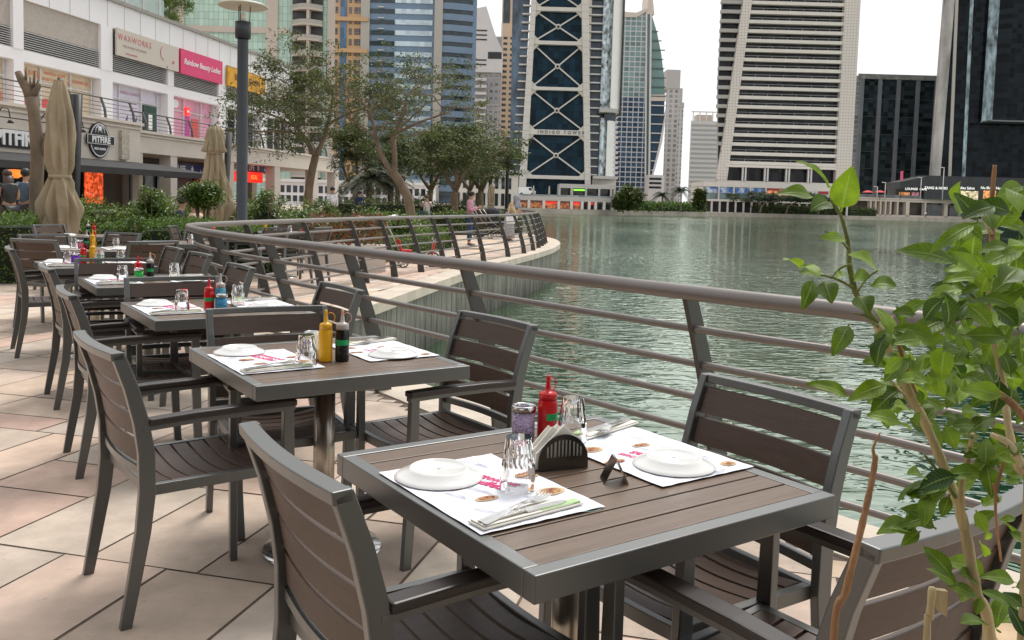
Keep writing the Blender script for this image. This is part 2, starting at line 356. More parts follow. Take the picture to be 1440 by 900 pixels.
# stone pavers of mixed sizes on the terrace
STONE,t,b=nt('sandstone_paver')
a=N(t,'ShaderNodeAttribute',attribute_name='v');r=N(t,'ShaderNodeValToRGB');e=r.color_ramp.elements
e[0].color=(.42,.33,.27,1);e[1].color=(.78,.56,.33,1);e[1].position=1
for p_,c_ in((.15,(.62,.48,.37)),(.35,(.52,.43,.36)),(.55,(.70,.59,.48)),(.72,(.60,.41,.33)),(.88,(.66,.51,.40))):q=e.new(p_);q.color=(*c_,1)
t.links.new(a.outputs['Fac'],r.inputs[0]);tc=N(t,'ShaderNodeTexCoord')
n1=N(t,'ShaderNodeTexNoise');n1.inputs['Scale'].default_value=3.2;n1.inputs['Detail'].default_value=9;n1.inputs['Roughness'].default_value=.65;t.links.new(tc.outputs['Object'],n1.inputs[0])
m1=N(t,'ShaderNodeMapRange');m1.inputs[1].default_value=.3;m1.inputs[2].default_value=.75;m1.inputs[3].default_value=1.18;m1.inputs[4].default_value=.66;t.links.new(n1.outputs[0],m1.inputs[0])
vm=N(t,'ShaderNodeVectorMath',operation='SCALE');t.links.new(r.outputs[0],vm.inputs[0]);t.links.new(m1.outputs[0],vm.inputs['Scale'])
n2=N(t,'ShaderNodeTexNoise');n2.inputs['Scale'].default_value=26;n2.inputs['Detail'].default_value=6;t.links.new(tc.outputs['Object'],n2.inputs[0])
m2=N(t,'ShaderNodeMapRange');m2.inputs[1].default_value=.66;m2.inputs[2].default_value=.78;m2.inputs[3].default_value=0;m2.inputs[4].default_value=.45;t.links.new(n2.outputs[0],m2.inputs[0])
mm=N(t,'ShaderNodeMix',data_type='RGBA');t.links.new(m2.outputs[0],mm.inputs[0]);t.links.new(vm.outputs[0],mm.inputs[6]);mm.inputs[7].default_value=(.16,.11,.08,1)
n4=N(t,'ShaderNodeTexNoise');n4.inputs['Scale'].default_value=.9;n4.inputs['Detail'].default_value=4;t.links.new(tc.outputs['Object'],n4.inputs[0])
m4=N(t,'ShaderNodeMapRange');m4.inputs[1].default_value=.5;m4.inputs[2].default_value=.75;m4.inputs[3].default_value=0;m4.inputs[4].default_value=.35;t.links.new(n4.outputs[0],m4.inputs[0])
mm2=N(t,'ShaderNodeMix',data_type='RGBA');t.links.new(m4.outputs[0],mm2.inputs[0]);t.links.new(mm.outputs[2],mm2.inputs[6]);mm2.inputs[7].default_value=(.36,.27,.20,1)
t.links.new(mm2.outputs[2],b.inputs['Base Color']);b.inputs['Roughness'].default_value=.7
bp=N(t,'ShaderNodeBump');bp.inputs['Strength'].default_value=.3;bp.inputs['Distance'].default_value=.006;t.links.new(n1.outputs[0],bp.inputs['Height']);t.links.new(bp.outputs[0],b.inputs['Normal'])
deck=[(p.x-.0,p.y) for p in kc]+[(-30,56),(-30,-3),(4.4,-3)]
# inner line of the kerb (0.35 m in)
def offs(pts_,d):
    out=[]
    for i,p in enumerate(pts_):
        q=(pts_[min(i+1,len(pts_)-1)]-pts_[max(i-1,0)]).normalized();nrm=Vector((q.y,-q.x,0))  # right of travel
        out.append(p+nrm*d)
    return out
kin=offs(kc,-.38)
deck_in=[(p.x,p.y) for p in kin]+[(-30,56),(-30,-3),(4.,-3)]
GA=R(-14);ca,sa=math.cos(GA),math.sin(GA)
rects=[]
def split(x0,y0,x1,y1,d=0):
    w_,h_=x1-x0,y1-y0
    if (w_>.86 or h_>.86 or (w_*h_>.38 and rnd.random()<.7)) and d<7:
        if w_>h_:
            s_=x0+w_*rnd.choice([.4,.5,.6]);split(x0,y0,s_,y1,d+1);split(s_,y0,x1,y1,d+1)
        else:
            s_=y0+h_*rnd.choice([.4,.5,.6]);split(x0,y0,x1,s_,d+1);split(x0,s_,x1,y1,d+1)
    else:rects.append((x0,y0,x1,y1))
for i in range(-12,12):
    for j in range(-12,28):
        ox=rnd.choice([0,.45]) if False else 0
        split(i*1.8+.6*(j%2),j*1.35,(i+1)*1.8+.6*(j%2),(j+1)*1.35)
V=[];Fc=[];vals=[]
from mathutils.geometry import intersect_point_line
G_=.0055
for (x0,y0,x1,y1) in rects:
    q=[(x0+G_,y0+G_),(x1-G_,y0+G_),(x1-G_,y1-G_),(x0+G_,y1-G_)]
    q=[(x+rnd.uniform(-.0035,.0035),y+rnd.uniform(-.0035,.0035)) for x,y in q];q=[(x*ca-y*sa,x*sa+y*ca+0) for x,y in q]
    ins=[inside(x,y,deck_in) and y>-1.5 and y<40 and x>-16 for x,y in q]
    if not any(ins):continue
    if not all(ins):
        # subdivide the cut paver into a fine grid strip that follows the kerb
        c0=q[0];ux=(q[1][0]-q[0][0],q[1][1]-q[0][1]);uy=(q[3][0]-q[0][0],q[3][1]-q[0][1]);K=8;vl=rnd.random()
        for a_ in range(K):
            for b_ in range(K):
                c=[(c0[0]+ux[0]*(a_+i_)/K+uy[0]*(b_+j_)/K,c0[1]+ux[1]*(a_+i_)/K+uy[1]*(b_+j_)/K) for i_,j_ in((0,0),(1,0),(1,1),(0,1))]
                if all(inside(x,y,deck_in) for x,y in c):
                    o=len(V);V+=[(x,y,.004) for x,y in c];Fc.append((o,o+1,o+2,o+3));vals.append(vl)
        continue
    o=len(V);V+=[(x,y,.004) for x,y in q];Fc.append((o,o+1,o+2,o+3));vals.append(rnd.random()**1.15)
me=bpy.data.meshes.new('terrace_paving');me.from_pydata(V,[],Fc);at_=me.attributes.new('v','FLOAT','FACE');at_.data.foreach_set('value',vals);me.materials.append(STONE)
o=bpy.data.objects.new('terrace_paving',me);col.objects.link(o);tag(o,kind='structure')
# joints: dark bed below the pavers
BED=M('paving_joint_bed',(.13,.095,.07),rough=.95,var=.3,scale=20)
bd=[(p.x,p.y) for p in kin]
m=MB();tri=mg.tessellate_polygon([[Vector((x,y,0)) for x,y in bd+[(-16,50),(-16,-3),(4.,-3)]]]);m.add([(x,y,.0015) for x,y in bd+[(-16,50),(-16,-3),(4.,-3)]],[tuple(q) for q in tri])
tag(m.build('paving_bed',BED),kind='structure')
# kerb stones
KST=M('pale_kerb_stone',(.58,.50,.41),rough=.75,var=.14,scale=2.5,bump=.4,bscale=50,dirt=.25)
m=MB();ko=offs(kc,.03)
for i in range(len(kin)-1):
    a,b2,c,d=kin[i],kin[i+1],ko[i+1],ko[i]
    m.add([(a.x,a.y,-.13),(b2.x,b2.y,-.13),(c.x,c.y,-.13),(d.x,d.y,-.13),(a.x,a.y,.012),(b2.x,b2.y,.012),(c.x,c.y,.012),(d.x,d.y,.012)],[(4,7,6,5),(0,1,2,3),(3,2,6,7),(1,0,4,5)])
tag(m.build('kerb',KST),kind='structure')
# paving grooves in front of the rail
# quay wall
QW,t,b=nt('stained_quay_concrete')
tc=N(t,'ShaderNodeTexCoord');mp=N(t,'ShaderNodeMapping');mp.inputs['Scale'].default_value=(3,3,.35);t.links.new(tc.outputs['Object'],mp.inputs[0])
n1=N(t,'ShaderNodeTexNoise');n1.inputs['Scale'].default_value=2.2;n1.inputs['Detail'].default_value=8;n1.inputs['Roughness'].default_value=.7;t.links.new(mp.outputs[0],n1.inputs[0])
r=N(t,'ShaderNodeValToRGB');e=r.color_ramp.elements;e[0].position=.32;e[0].color=(.05,.048,.04,1);e[1].position=.68;e[1].color=(.30,.29,.25,1);q=e.new(.47);q.color=(.17,.165,.135,1)
t.links.new(n1.outputs[0],r.inputs[0])
sp=N(t,'ShaderNodeSeparateXYZ');t.links.new(tc.outputs['Object'],sp.inputs[0])
# damp line by the water
n5=N(t,'ShaderNodeTexNoise');n5.inputs['Scale'].default_value=1.3;t.links.new(tc.outputs['Object'],n5.inputs[0])
ad=N(t,'ShaderNodeMath',operation='MULTIPLY_ADD');ad.inputs[1].default_value=.5;t.links.new(n5.outputs[0],ad.inputs[0]);t.links.new(sp.outputs[2],ad.inputs[2])
mr=N(t,'ShaderNodeMapRange');mr.inputs[1].default_value=-.75;mr.inputs[2].default_value=-.2;mr.inputs[3].default_value=.35;mr.inputs[4].default_value=1;t.links.new(ad.outputs[0],mr.inputs[0])
vm=N(t,'ShaderNodeVectorMath',operation='SCALE');t.links.new(r.outputs[0],vm.inputs[0]);t.links.new(mr.outputs[0],vm.inputs['Scale']);t.links.new(vm.outputs[0],b.inputs['Base Color']);b.inputs['Roughness'].default_value=.85
m=MB();acc=0
for i in range(len(kc)-1):
    a,c=kc[i],kc[i+1];L_=(c-a).length;n_=max(1,round(L_/.42));d=(c-a)/n_;nr=Vector((d.y,-d.x,0)).normalized()
    for k in range(n_):
        p=a+d*k;q=p+d*.955;g1=nr*.0
        for (u,v_,off) in((p,q,0),(q,p+d,-.02)):
            u2=u+nr*off;v2=v_+nr*off
            m.add([(u2.x,u2.y,-2.2),(v2.x,v2.y,-2.2),(v2.x,v2.y,-.1),(u2.x,u2.y,-.1)],[(0,1,2,3)])
tag(m.build('quay_wall',QW),'stained grey green concrete quay wall below the curved terrace edge','wall')
FQ=M('pale_far_quay',(.40,.35,.30),rough=.85,var=.15,scale=.5,dirt=.35)
far=shore[shore.index((-9,80))-1:]
m=MB()
for i in range(len(far)-1):
    a,c=Vector((*far[i],0)),Vector((*far[i+1],0))
    m.add([(a.x,a.y,-2.2),(c.x,c.y,-2.2),(c.x,c.y,-.005),(a.x,a.y,-.005)],[(0,1,2,3)])
    d=(c-a).normalized();nr=Vector((-d.y,d.x,0))*1.2
    if i<9:m.add([(a.x,a.y,.02),(c.x,c.y,.02),(c.x+nr.x,c.y+nr.y,.02),(a.x+nr.x,a.y+nr.y,.02)],[(0,1,2,3)])
tag(m.build('quay_wall',FQ),'pale stone quay wall along the far side of the lake','wall')
# water
WM,t,b=nt('lake_water')
t.nodes.remove(b);tc=N(t,'ShaderNodeTexCoord');mp=N(t,'ShaderNodeMapping');mp.inputs['Rotation'].default_value=(0,0,R(24));mp.inputs['Scale'].default_value=(1.,2.0,1);t.links.new(tc.outputs['Object'],mp.inputs[0])
n1=N(t,'ShaderNodeTexNoise');n1.inputs['Scale'].default_value=2.1;n1.inputs['Detail'].default_value=2;n1.inputs['Distortion'].default_value=.9;t.links.new(mp.outputs[0],n1.inputs[0])
n2=N(t,'ShaderNodeTexNoise');n2.inputs['Scale'].default_value=.55;n2.inputs['Detail'].default_value=3;t.links.new(mp.outputs[0],n2.inputs[0])
n3=N(t,'ShaderNodeTexNoise');n3.inputs['Scale'].default_value=.035;n3.inputs['Detail'].default_value=3;t.links.new(tc.outputs['Object'],n3.inputs[0])
ms_=N(t,'ShaderNodeMapRange');ms_.inputs[1].default_value=.4;ms_.inputs[2].default_value=.62;ms_.inputs[3].default_value=.35;ms_.inputs[4].default_value=1;t.links.new(n3.outputs[0],ms_.inputs[0])
b1=N(t,'ShaderNodeBump');b1.inputs['Distance'].default_value=.07;t.links.new(n1.outputs[0],b1.inputs['Height']);t.links.new(ms_.outputs[0],b1.inputs['Strength'])
b2=N(t,'ShaderNodeBump');b2.inputs['Distance'].default_value=.045;b2.inputs['Strength'].default_value=.6;t.links.new(n2.outputs[0],b2.inputs['Height']);t.links.new(b1.outputs[0],b2.inputs['Normal'])
lw=N(t,'ShaderNodeLayerWeight');t.links.new(b2.outputs[0],lw.inputs['Normal']);pw=N(t,'ShaderNodeMath',operation='POWER');t.links.new(lw.outputs['Facing'],pw.inputs[0]);pw.inputs[1].default_value=2.4;fr=N(t,'ShaderNodeMapRange');fr.inputs[3].default_value=.05;fr.inputs[4].default_value=1.;t.links.new(pw.outputs[0],fr.inputs[0])
gl=N(t,'ShaderNodeBsdfGlossy');gl.inputs['Roughness'].default_value=.04;gl.inputs['Color'].default_value=(.92,1.,.88,1);t.links.new(b2.outputs[0],gl.inputs['Normal'])
df=N(t,'ShaderNodeBsdfDiffuse');df.inputs['Color'].default_value=(.009,.052,.018,1)
mx=N(t,'ShaderNodeMixShader');t.links.new(fr.outputs[0],mx.inputs[0]);t.links.new(df.outputs[0],mx.inputs[1]);t.links.new(gl.outputs[0],mx.inputs[2]);t.links.new(mx.outputs[0],t.nodes['Material Output'].inputs[0])
m=MB();m.add([(-60,-80,-1),(360,-80,-1),(360,320,-1),(-60,320,-1)],[(0,1,2,3)])
tag(m.build('water',WM),kind='structure')
# ------------------------------------------------------------------ railing
TOP=[(4.2,0.),(3.4,.8),(2.5,1.7),(1.58,2.69),(1.2,3.17),(.755,3.65),(-.275,4.887),(-1.15,5.95),(-1.95,6.9),(-2.67,7.85),(-3.2,8.75),(-3.42,9.35),(-3.4,10.0),(-3.27,10.9),(-2.97,12.38),(-2.63,13.86),(-2.31,15.14),(-1.97,16.3),(-1.61,17.4),(-1.25,18.5),(-.91,19.6),(-.45,21.2),(0.,22.9),(.27,24.4),(.46,25.9),(.62,27.4),(.8,29.6),(.75,32),(.1,35.5),(-1.6,39.5),(-3.9,45)]
tp=cat_rom(TOP,8)
def oz(z):return .3*(1-max(z,0)**1.4)
rail=thing('railing','brown grey metal railing with curved posts along the terrace edge','railing')
m=MB();m.tube([(p.x,p.y,1.0) for p in tp],.033,12);m.build('handrail',RAILM,rail)
for z in(.84,.68,.52,.36,.20):
    q=offs(tp,oz(z)+.0);m=MB();m.tube([(p.x,p.y,z) for p in q],.0165,8);m.build('rail_bar',RAILM,rail)
bi=len(tp)
# post positions by distance from known near posts
PT=[(3.0,1.2),(2.1,2.1),(1.2,3.17),(.735,3.68),(-.275,4.887),(-1.12,5.9),(-1.93,6.88),(-2.67,7.85),(-3.28,9.0),(-3.39,9.7),(-3.3,10.8),(-2.97,12.38),(-2.61,13.95),(-2.31,15.14),(-1.97,16.3),(-1.63,17.35),(-1.38,18.1),(-.93,19.55),(-.4,21.35),(0.,22.9),(.27,24.4),(.46,25.9),(.6,27.3),(.7,28.4),(.8,29.6),(.8,31),(.7,32.3),(.35,34.2),(-.4,37),(-1.6,39.5),(-3,43)]
PT=[p for p in PT if p!=(1.2,3.17)]
for px_,py_ in PT:
    j=min(range(len(tp)),key=lambda k:(tp[k].x-px_)**2+(tp[k].y-py_)**2)
    d=(tp[min(j+1,len(tp)-1)]-tp[max(j-1,0)]).normalized();nr=Vector((d.y,-d.x,0))
    m=MB();secs=[]
    for z in(0.005,.15,.3,.45,.6,.75,.88,.975):
        w_=.125-.05*z;c=Vector((px_,py_,z))+nr*(oz(z)+.015)
        secs.append([c-nr*w_/2-d*.012,c+nr*w_/2-d*.012,c+nr*w_/2+d*.012,c-nr*w_/2+d*.012])
    m.sweep(None,secs);m.build('post',POSTM,rail)
# ------------------------------------------------------------------ chairs and tables
def make_chair(parent_label,loc,rz):
    """origin on the floor under the seat, faces local +y"""
    c=thing('armchair',parent_label,'chair',loc,rz,'grey armchairs with brown slats')
    W=.245
    bz=[(.0,-.315),(.15,-.288),(.30,-.262),(.42,-.25),(.55,-.252),(.65,-.268),(.76,-.297),(.865,-.335)]
    for s in(-1,1):
        m=MB();m.rect_path([(s*W,y,z) for z,y in bz],.026,[.034,.04,.046,.05,.05,.046,.042,.038],side=(1,0,0));m.build('rear_leg',METAL,c,bevel=.003)
        m=MB();m.rect_path([(s*W,.235,0),(s*W,.222,.2),(s*W,.215,.42),(s*W,.212,.628)],.026,[.036,.04,.042,.036],side=(1,0,0));m.build('front_leg',METAL,c,bevel=.003)
        m=MB();m.rect_path([(s*W,-.262,.627),(s*W,-.1,.634),(s*W,.1,.636),(s*W,.235,.634)],.03,.016,side=(1,0,0));ar=m.build('armrest_frame',METAL,c,bevel=.002)
        m=MB();m.rect_path([(s*W,-.245,.646),(s*W,-.1,.653),(s*W,.1,.655),(s*W,.238,.653)],[.044,.048,.05,.048],.022,side=(1,0,0));m.build('armrest',ARMW,c,bevel=.005)
    # seat frame
    m=MB()
    m.box(-W+.012,-W+.037,-.232,.2,.405,.44);m.box(W-.037,W-.012,-.232,.2,.405,.44)
    n=10
    def bow(y,z,zh,dep,w_):
        pts=[(-W+.013+(2*W-.026)*i/n,y,z-dep*math.sin(math.pi*i/n)) for i in range(n+1)]
        return pts
    m.rect_path(bow(.208,.424,0,.012,0),.034,.022,up=(0,1,0));m.rect_path(bow(-.238,.424,0,.0,0),.034,.022,up=(0,1,0))
    m.build('seat_frame',METAL,c,bevel=.002)
    m=MB();k=7;sp=(.198+.222)/k
    for i in range(k):
        y=-.222+sp*(i+.5)
        pts=[(-W+.037+(2*W-.074)*j/n,y,.436-.020*math.sin(math.pi*j/n)-.006*math.sin(math.pi*(i+.5)/k)) for j in range(n+1)]
        m.rect_path(pts,.014,sp-.0075,up=(0,1,0))
    m.build('seat',SLAT,c,bevel=.0015)
    # back
    def by(z):
        for (z0,y0),(z1,y1) in zip(bz,bz[1:]):
            if z0<=z<=z1:return y0+(y1-y0)*(z-z0)/(z1-z0)
        return bz[-1][1]
    def arc(z,dz=0,lim=W-.013,bulge=.019):
        return [(-lim+2*lim*j/n,by(z)-bulge*math.sin(math.pi*j/n),z) for j in range(n+1)]
    m=MB()
    secs=[]
    for j in range(n+1):
        x=-W-.013+2*(W+.013)*j/n;y0=by(.865)-.019*math.sin(math.pi*j/n);secs.append([(x,y0-.019,.845),(x,y0+.019,.848),(x,y0+.016,.872),(x,y0-.022,.87)])
    m.sweep(None,secs);m.build('top_rail',METAL,c,bevel=.003)
    m=MB();q=arc(.485);m.sweep(None,[[(x,y-.01,z-.012),(x,y+.01,z-.012),(x,y+.01,z+.012),(x,y-.01,z+.012)] for x,y,z in q]);m.build('back_rail',METAL,c)
    m=MB();z0=.502;z1=.842;k=4;sp=(z1-z0)/k
    for i in range(k):
        za,zb=z0+sp*i+.0065,z0+sp*(i+1)-.0065
        A=arc(za,lim=W-.016);B=arc(zb,lim=W-.016)
        m.sweep(None,[[(a[0],a[1]-.006,a[2]),(a[0],a[1]+.006,a[2]),(b_[0],b_[1]+.006,b_[2]),(b_[0],b_[1]-.006,b_[2])] for a,b_ in zip(A,B)])
    m.build('backrest',SLAT,c)
    return c
def make_table(label,loc,rz):
    t=thing('dining_table',label,'table',loc,rz,'square slatted dining tables')
    h=.4;m=MB()
    for s in(-1,1):
        m.box(-h,h,s*h-(.034 if s>0 else 0),s*h+(.034 if s<0 else 0),.7,.75)
        m.box(s*h-(.034 if s>0 else 0),s*h+(.034 if s<0 else 0),-h+.034,h-.034,.7,.75)
    m.build('frame',METAL,t,bevel=.0025)
    m=MB();k=10;sp=(2*h-.068)/k
    for i in range(k):
        y=-h+.034+sp*i;m.box(-h+.034,h-.034,y+.003,y+sp-.003,.722,.7485)
    m.build('top_slats',TSLAT,t,bevel=.0015)
    m=MB();m.box(-.3,.3,-.03,.03,.69,.715);m.box(-.03,.03,-.3,-.03,.69,.715);m.box(-.03,.03,.03,.3,.69,.715);m.build('bracket',BLACK,t)
    m=MB();m.lathe([(.04,.02),(.04,.69)],n=28);m.build('pedestal',STEEL,t)
    m=MB();m.lathe([(.225,0),(.228,.008),(.222,.016),(.12,.026),(.05,.032),(.042,.045)],n=48);m.build('base_plate',CHROME,t)
    return t
TROT=R(34.7);EX=Vector((math.cos(TROT),math.sin(TROT),0));EN=Vector((-math.sin(TROT),math.cos(TROT),0))
TC=[(.153,1.955),(-.70,3.315),(-1.57,4.665),(-2.46,5.98),(-3.42,7.2),(-4.28,8.98)]
TL=['nearest slatted table, set with a napkin holder and metal number stand','second table from the front, with yellow mustard and black sauce bottles on it','third table from the front, with red ketchup and bright blue candle glass','fourth table from the front, with green candle glass and red capped bottle','fifth table from the front, with purple candle glass and yellow bottle','far table near the folded umbrella, with pink candle glass and yellow bottle']
tables=[make_table(TL[0],(*TC[0],0),TROT)]
for k in range(1,6):tables.append(dup(tables[0],loc=(*TC[k],0),rz=TROT+R([0,0,0,-1,.5,-3][k]),label=TL[k]))
c0=None
def chair(mx,my,face,label):
    """mx,my = middle of the top rail; face = direction (deg) the sitter looks"""
    global c0
    a=R(face);d=Vector((math.cos(a),math.sin(a),0));loc=(mx+d.x*.355,my+d.y*.355,0)
    rz=a-math.pi/2
    if c0 is None:c0=make_chair(label,loc,rz);return c0
    return dup(c0,loc=loc,rz=rz,label=label)
for a in [(-.43,1.64,34,'armchair at the near left side of the nearest table, arched back towards the viewer'),
 (.735,2.365,213,'armchair between the nearest table and the water railing, seen whole beyond its right edge'),
 (.755,1.40,126,'armchair cut off at the bottom right corner behind the leafy shrub'),
 (-1.35,2.81,38,'armchair standing alone on the left of the mustard bottle table, seen whole from behind'),
 (-.045,3.69,218,'armchair with its back against the railing right of the mustard bottle table'),
 (-1.065,3.82,-62,'armchair tucked into the far side of the mustard bottle table, back rail level'),
 (-2.17,4.23,33,'armchair on the left of the third table, top rail just left of the ketchup table'),
 (-.92,4.82,215,'armchair by the railing right of the third table, behind the mustard bottle'),
 (-1.96,5.06,-60,'armchair behind the third table, its back just left of the red ketchup bottle'),
 (-2.94,5.5,34,'armchair on the left of the fourth table, narrow side of its back showing'),
 (-1.84,6.02,215,'armchair by the railing right of the fourth table, above the third table glass'),
 (-2.86,6.31,-63,'armchair behind the fourth table, in front of the purple candle glass'),
 (-4.08,7.1,33,'leftmost armchair at the picture edge, left of the fifth table'),
 (-2.5,7.1,217,'armchair near the railing right of the fifth table, below the railing bend'),
 (-2.95,7.72,215,'armchair nearest the bend of the railing, half hidden by another chair back'),
 (-4.56,8.34,76,'armchair facing the far table from its near left side, full back visible'),
 (-5.0,9.36,-40,'armchair at the far left of the far table, below the big folded umbrella'),
 (-3.5,8.6,140,'armchair on the right of the far table, curved back turned to the railing'),
 (-4.5,10.2,-110,'armchair beyond the far table against the hedge, thin white edge showing')]:chair(*a)
# second group of tables beyond the railing bend
for i,(x,y,a,lab) in enumerate([(-4.0,10.6,28,'small table end just left of the railing bend, with pale green glass'),(-4.05,12.2,20,'table behind the railing bend, seen between the first far rail posts'),(-3.75,14.4,15,'table beyond the curved railing with lilac candle glass and white plates'),(-5.6,11.6,30,'table by the hedge with dark sauce bottles, left of the railing bend')]):
    tables.append(dup(tables[0],loc=(x,y,0),rz=R(a),label=lab))
for a in [(-3.95,11.3,-95,'armchair just behind the railing bend beside the small table end'),(-4.9,12.6,10,'armchair left of the table behind the railing bend'),(-3.9,15.35,-85,'armchair with pale back frame beyond the lilac glass table'),(-4.75,14.5,5,'armchair at the left end of the lilac glass table'),(-2.95,13.75,160,'armchair on the water side of the lilac glass table'),(-3.45,12.9,-120,'armchair between the two tables beyond the railing bend'),(-6.3,11.9,-20,'armchair against the hedge beside the dark bottle table')]:chair(*a)
# ------------------------------------------------------------------ things on the tables
CLEAR=glassmat('clear_glass',(1,1,1));CLEAR2=None
def tumbler_mb(k=1.):
    m=MB();n=40
    prof=[(.0385,0),(.0385,.004),(.0372,.03),(.0355,.05),(.0335,.06),(.0305,.085),(.0275,.106),(.0265,.110),(1e-6,.110)]
    fl={4:.055,5:.075,6:.05}
    o=len(m.v)
    inn=[(1e-6,.096),(.022,.096),(.025,.088),(.029,.062),(.0345,.03),(.0368,.0)]
    allp=[(r,z) for r,z in prof][::-1]+[(.0385,0)]
    # outer from top to rim, then inner from rim to the thick base
    P=prof[::-1]+inn[::-1]
    fi={i:fl.get(len(prof)-1-i,0) for i in range(len(prof))}
    m.lathe(P,n=n,flute=fi,smooth=False);return m
T1X=lambda T,x,y,z=.75,a=34.7:(T[0]+math.cos(R(a))*x-math.sin(R(a))*y,T[1]+math.sin(R(a))*x+math.cos(R(a))*y,z)
protos={}
def put(kind,maker,label,cat,loc,rz=0,group=None,fix=None):
    if kind not in protos:
        o=maker();tag(o,label,cat,group);o.location=loc;o.rotation_euler=(0,0,rz);protos[kind]=o;return o
    o=dup(protos[kind],loc=loc,rz=rz,label=label,group=group);return o
FOODM,t,b=nt('printed_food_picture')
tc=N(t,'ShaderNodeTexCoord');n1=N(t,'ShaderNodeTexNoise');n1.inputs['Scale'].default_value=90;n1.inputs['Detail'].default_value=3;t.links.new(tc.outputs['Object'],n1.inputs[0])
r=N(t,'ShaderNodeValToRGB');e=r.color_ramp.elements;e[0].position=.35;e[0].color=(.08,.02,.012,1);e[1].position=.68;e[1].color=(.62,.38,.18,1);q=e.new(.48);q.color=(.42,.11,.05,1);q=e.new(.6);q.color=(.35,.30,.10,1)
t.links.new(n1.outputs[0],r.inputs[0]);t.links.new(r.outputs[0],b.inputs['Base Color']);b.inputs['Roughness'].default_value=.7
BOWLP=M('printed_tan_bowl',(.58,.42,.26),rough=.8,var=.1,scale=40)
def mk_mat():
    o=thing('placemat','x','placemat');W_,H_=.1485,.21
    m=MB();n=12;g_=random.Random(3)
    P=[[(-W_+2*W_*i/n,-H_+2*H_*j/n,.0012+.0014*math.sin(i*1.3+j*.9)**2) for i in range(n+1)] for j in range(n+1)]
    vs=[p for r_ in P for p in r_];fs=[(j*(n+1)+i,j*(n+1)+i+1,(j+1)*(n+1)+i+1,(j+1)*(n+1)+i) for j in range(n) for i in range(n)]
    m.add(vs,fs,0,True);m.build('sheet',PAPER,o)
    z=.0034
    for i,(x,y,rx,ry,tan) in enumerate([(.0,.158,.024,.020,0),(.118,.02,.03,.013,0),(-.055,.038,.028,.02,0),(.105,-.085,.030,.019,1),(-.035,-.055,.024,.012,1),(-.11,.165,.02,.014,1)]):
        m=MB()
        if tan:m.add([(x+math.cos(a_*math.pi/9)*rx*1.15,y+math.sin(a_*math.pi/9)*ry*1.15,z) for a_ in range(18)],[tuple(range(18))],0);
        m.add([(x+math.cos(a_*math.pi/9)*rx*(.85 if tan else 1)*(1+.09*math.sin(a_*2.7+i)),y+math.sin(a_*math.pi/9)*ry*(.8 if tan else 1)*(1+.1*math.cos(a_*3.1+i)),z+.0004) for a_ in range(18)],[tuple(range(18))],1)
        m.build('food_picture',[BOWLP,FOODM],o)
    text('Gluttonous',.034,PINK,'lettering',o,(.042,.052,z+.0002),(0,0,R(-72)),ext=.0002,shear=.3,bold=.0006)
    text('Noodles',.042,PINK,'lettering',o,(.008,.050,z+.0002),(0,0,R(-72)),ext=.0002,shear=.3,bold=.0008)
    m=MB()
    for x,y,l,a_ in [(-.02,.192,.10,0),(.07,.14,.05,-72),(-.03,.0,.10,-70),(-.085,-.01,.06,-70),(.045,-.105,.05,-70),(.06,.175,.07,-20),(-.09,.09,.05,-72),(-.105,.085,.05,-72),(-.08,-.12,.06,-70),(.01,-.17,.06,10),(-.02,-.172,.05,15)]:
        c_,s_=math.cos(R(a_)),math.sin(R(a_));hw=.0011
        for kk in range(3):
            ox,oy=-s_*.006*kk,c_*.006*kk;ll=l*(.5,.42,.3)[kk]
            m.add([(x+ox+c_*u*ll-s_*v_*hw,y+oy+s_*u*ll+c_*v_*hw,z) for u,v_ in((-1,-1),(1,-1),(1,1),(-1,1))],[(0,1,2,3)])
    m.build('small_print',GREYP,o)
    m=MB()
    for k in range(3):
        pts=[(-.02+.14*u+.004*k,-.19+.05*math.sin(u*3+k)+.008*k,z) for u in [i/10 for i in range(11)]]
        for a_,c_ in zip(pts,pts[1:]):m.add([(a_[0],a_[1]-.0006,z),(c_[0],c_[1]-.0006,z),(c_[0],c_[1]+.0006,z),(a_[0],a_[1]+.0006,z)],[(0,1,2,3)])
    m.build('printed_curve',M('mint_print',(.35,.6,.55),rough=.8),o)
    return o
def mk_plate():
    o=thing('plate','x','plate');o.scale=(1,1,.84)
    m=MB();m.lathe([(.0,.018),(.058,.018),(.060,.0235),(.064,.0235),(.0655,.017),(.085,.006),(.094,.0005),(.0965,.001),(.096,.003),(.088,.0085),(.066,.021),(.0635,.0255),(.059,.0255),(.057,.0205),(1e-6,.0205)],n=56);m.build('dish',PLATE,o)
    m=MB();m.lathe([(.0065,.0206),(.0065,.0209),(1e-6,.0209)],n=3);m.build('maker_mark',M('grey_stamp',(.4,.42,.44),rough=.5),o);return o
def mk_glass():
    o=tumbler_mb().build('drinking_glass',CLEAR);return o
SILV=M('cutlery_steel',(.72,.71,.69),rough=.2,metal=1,var=.05)
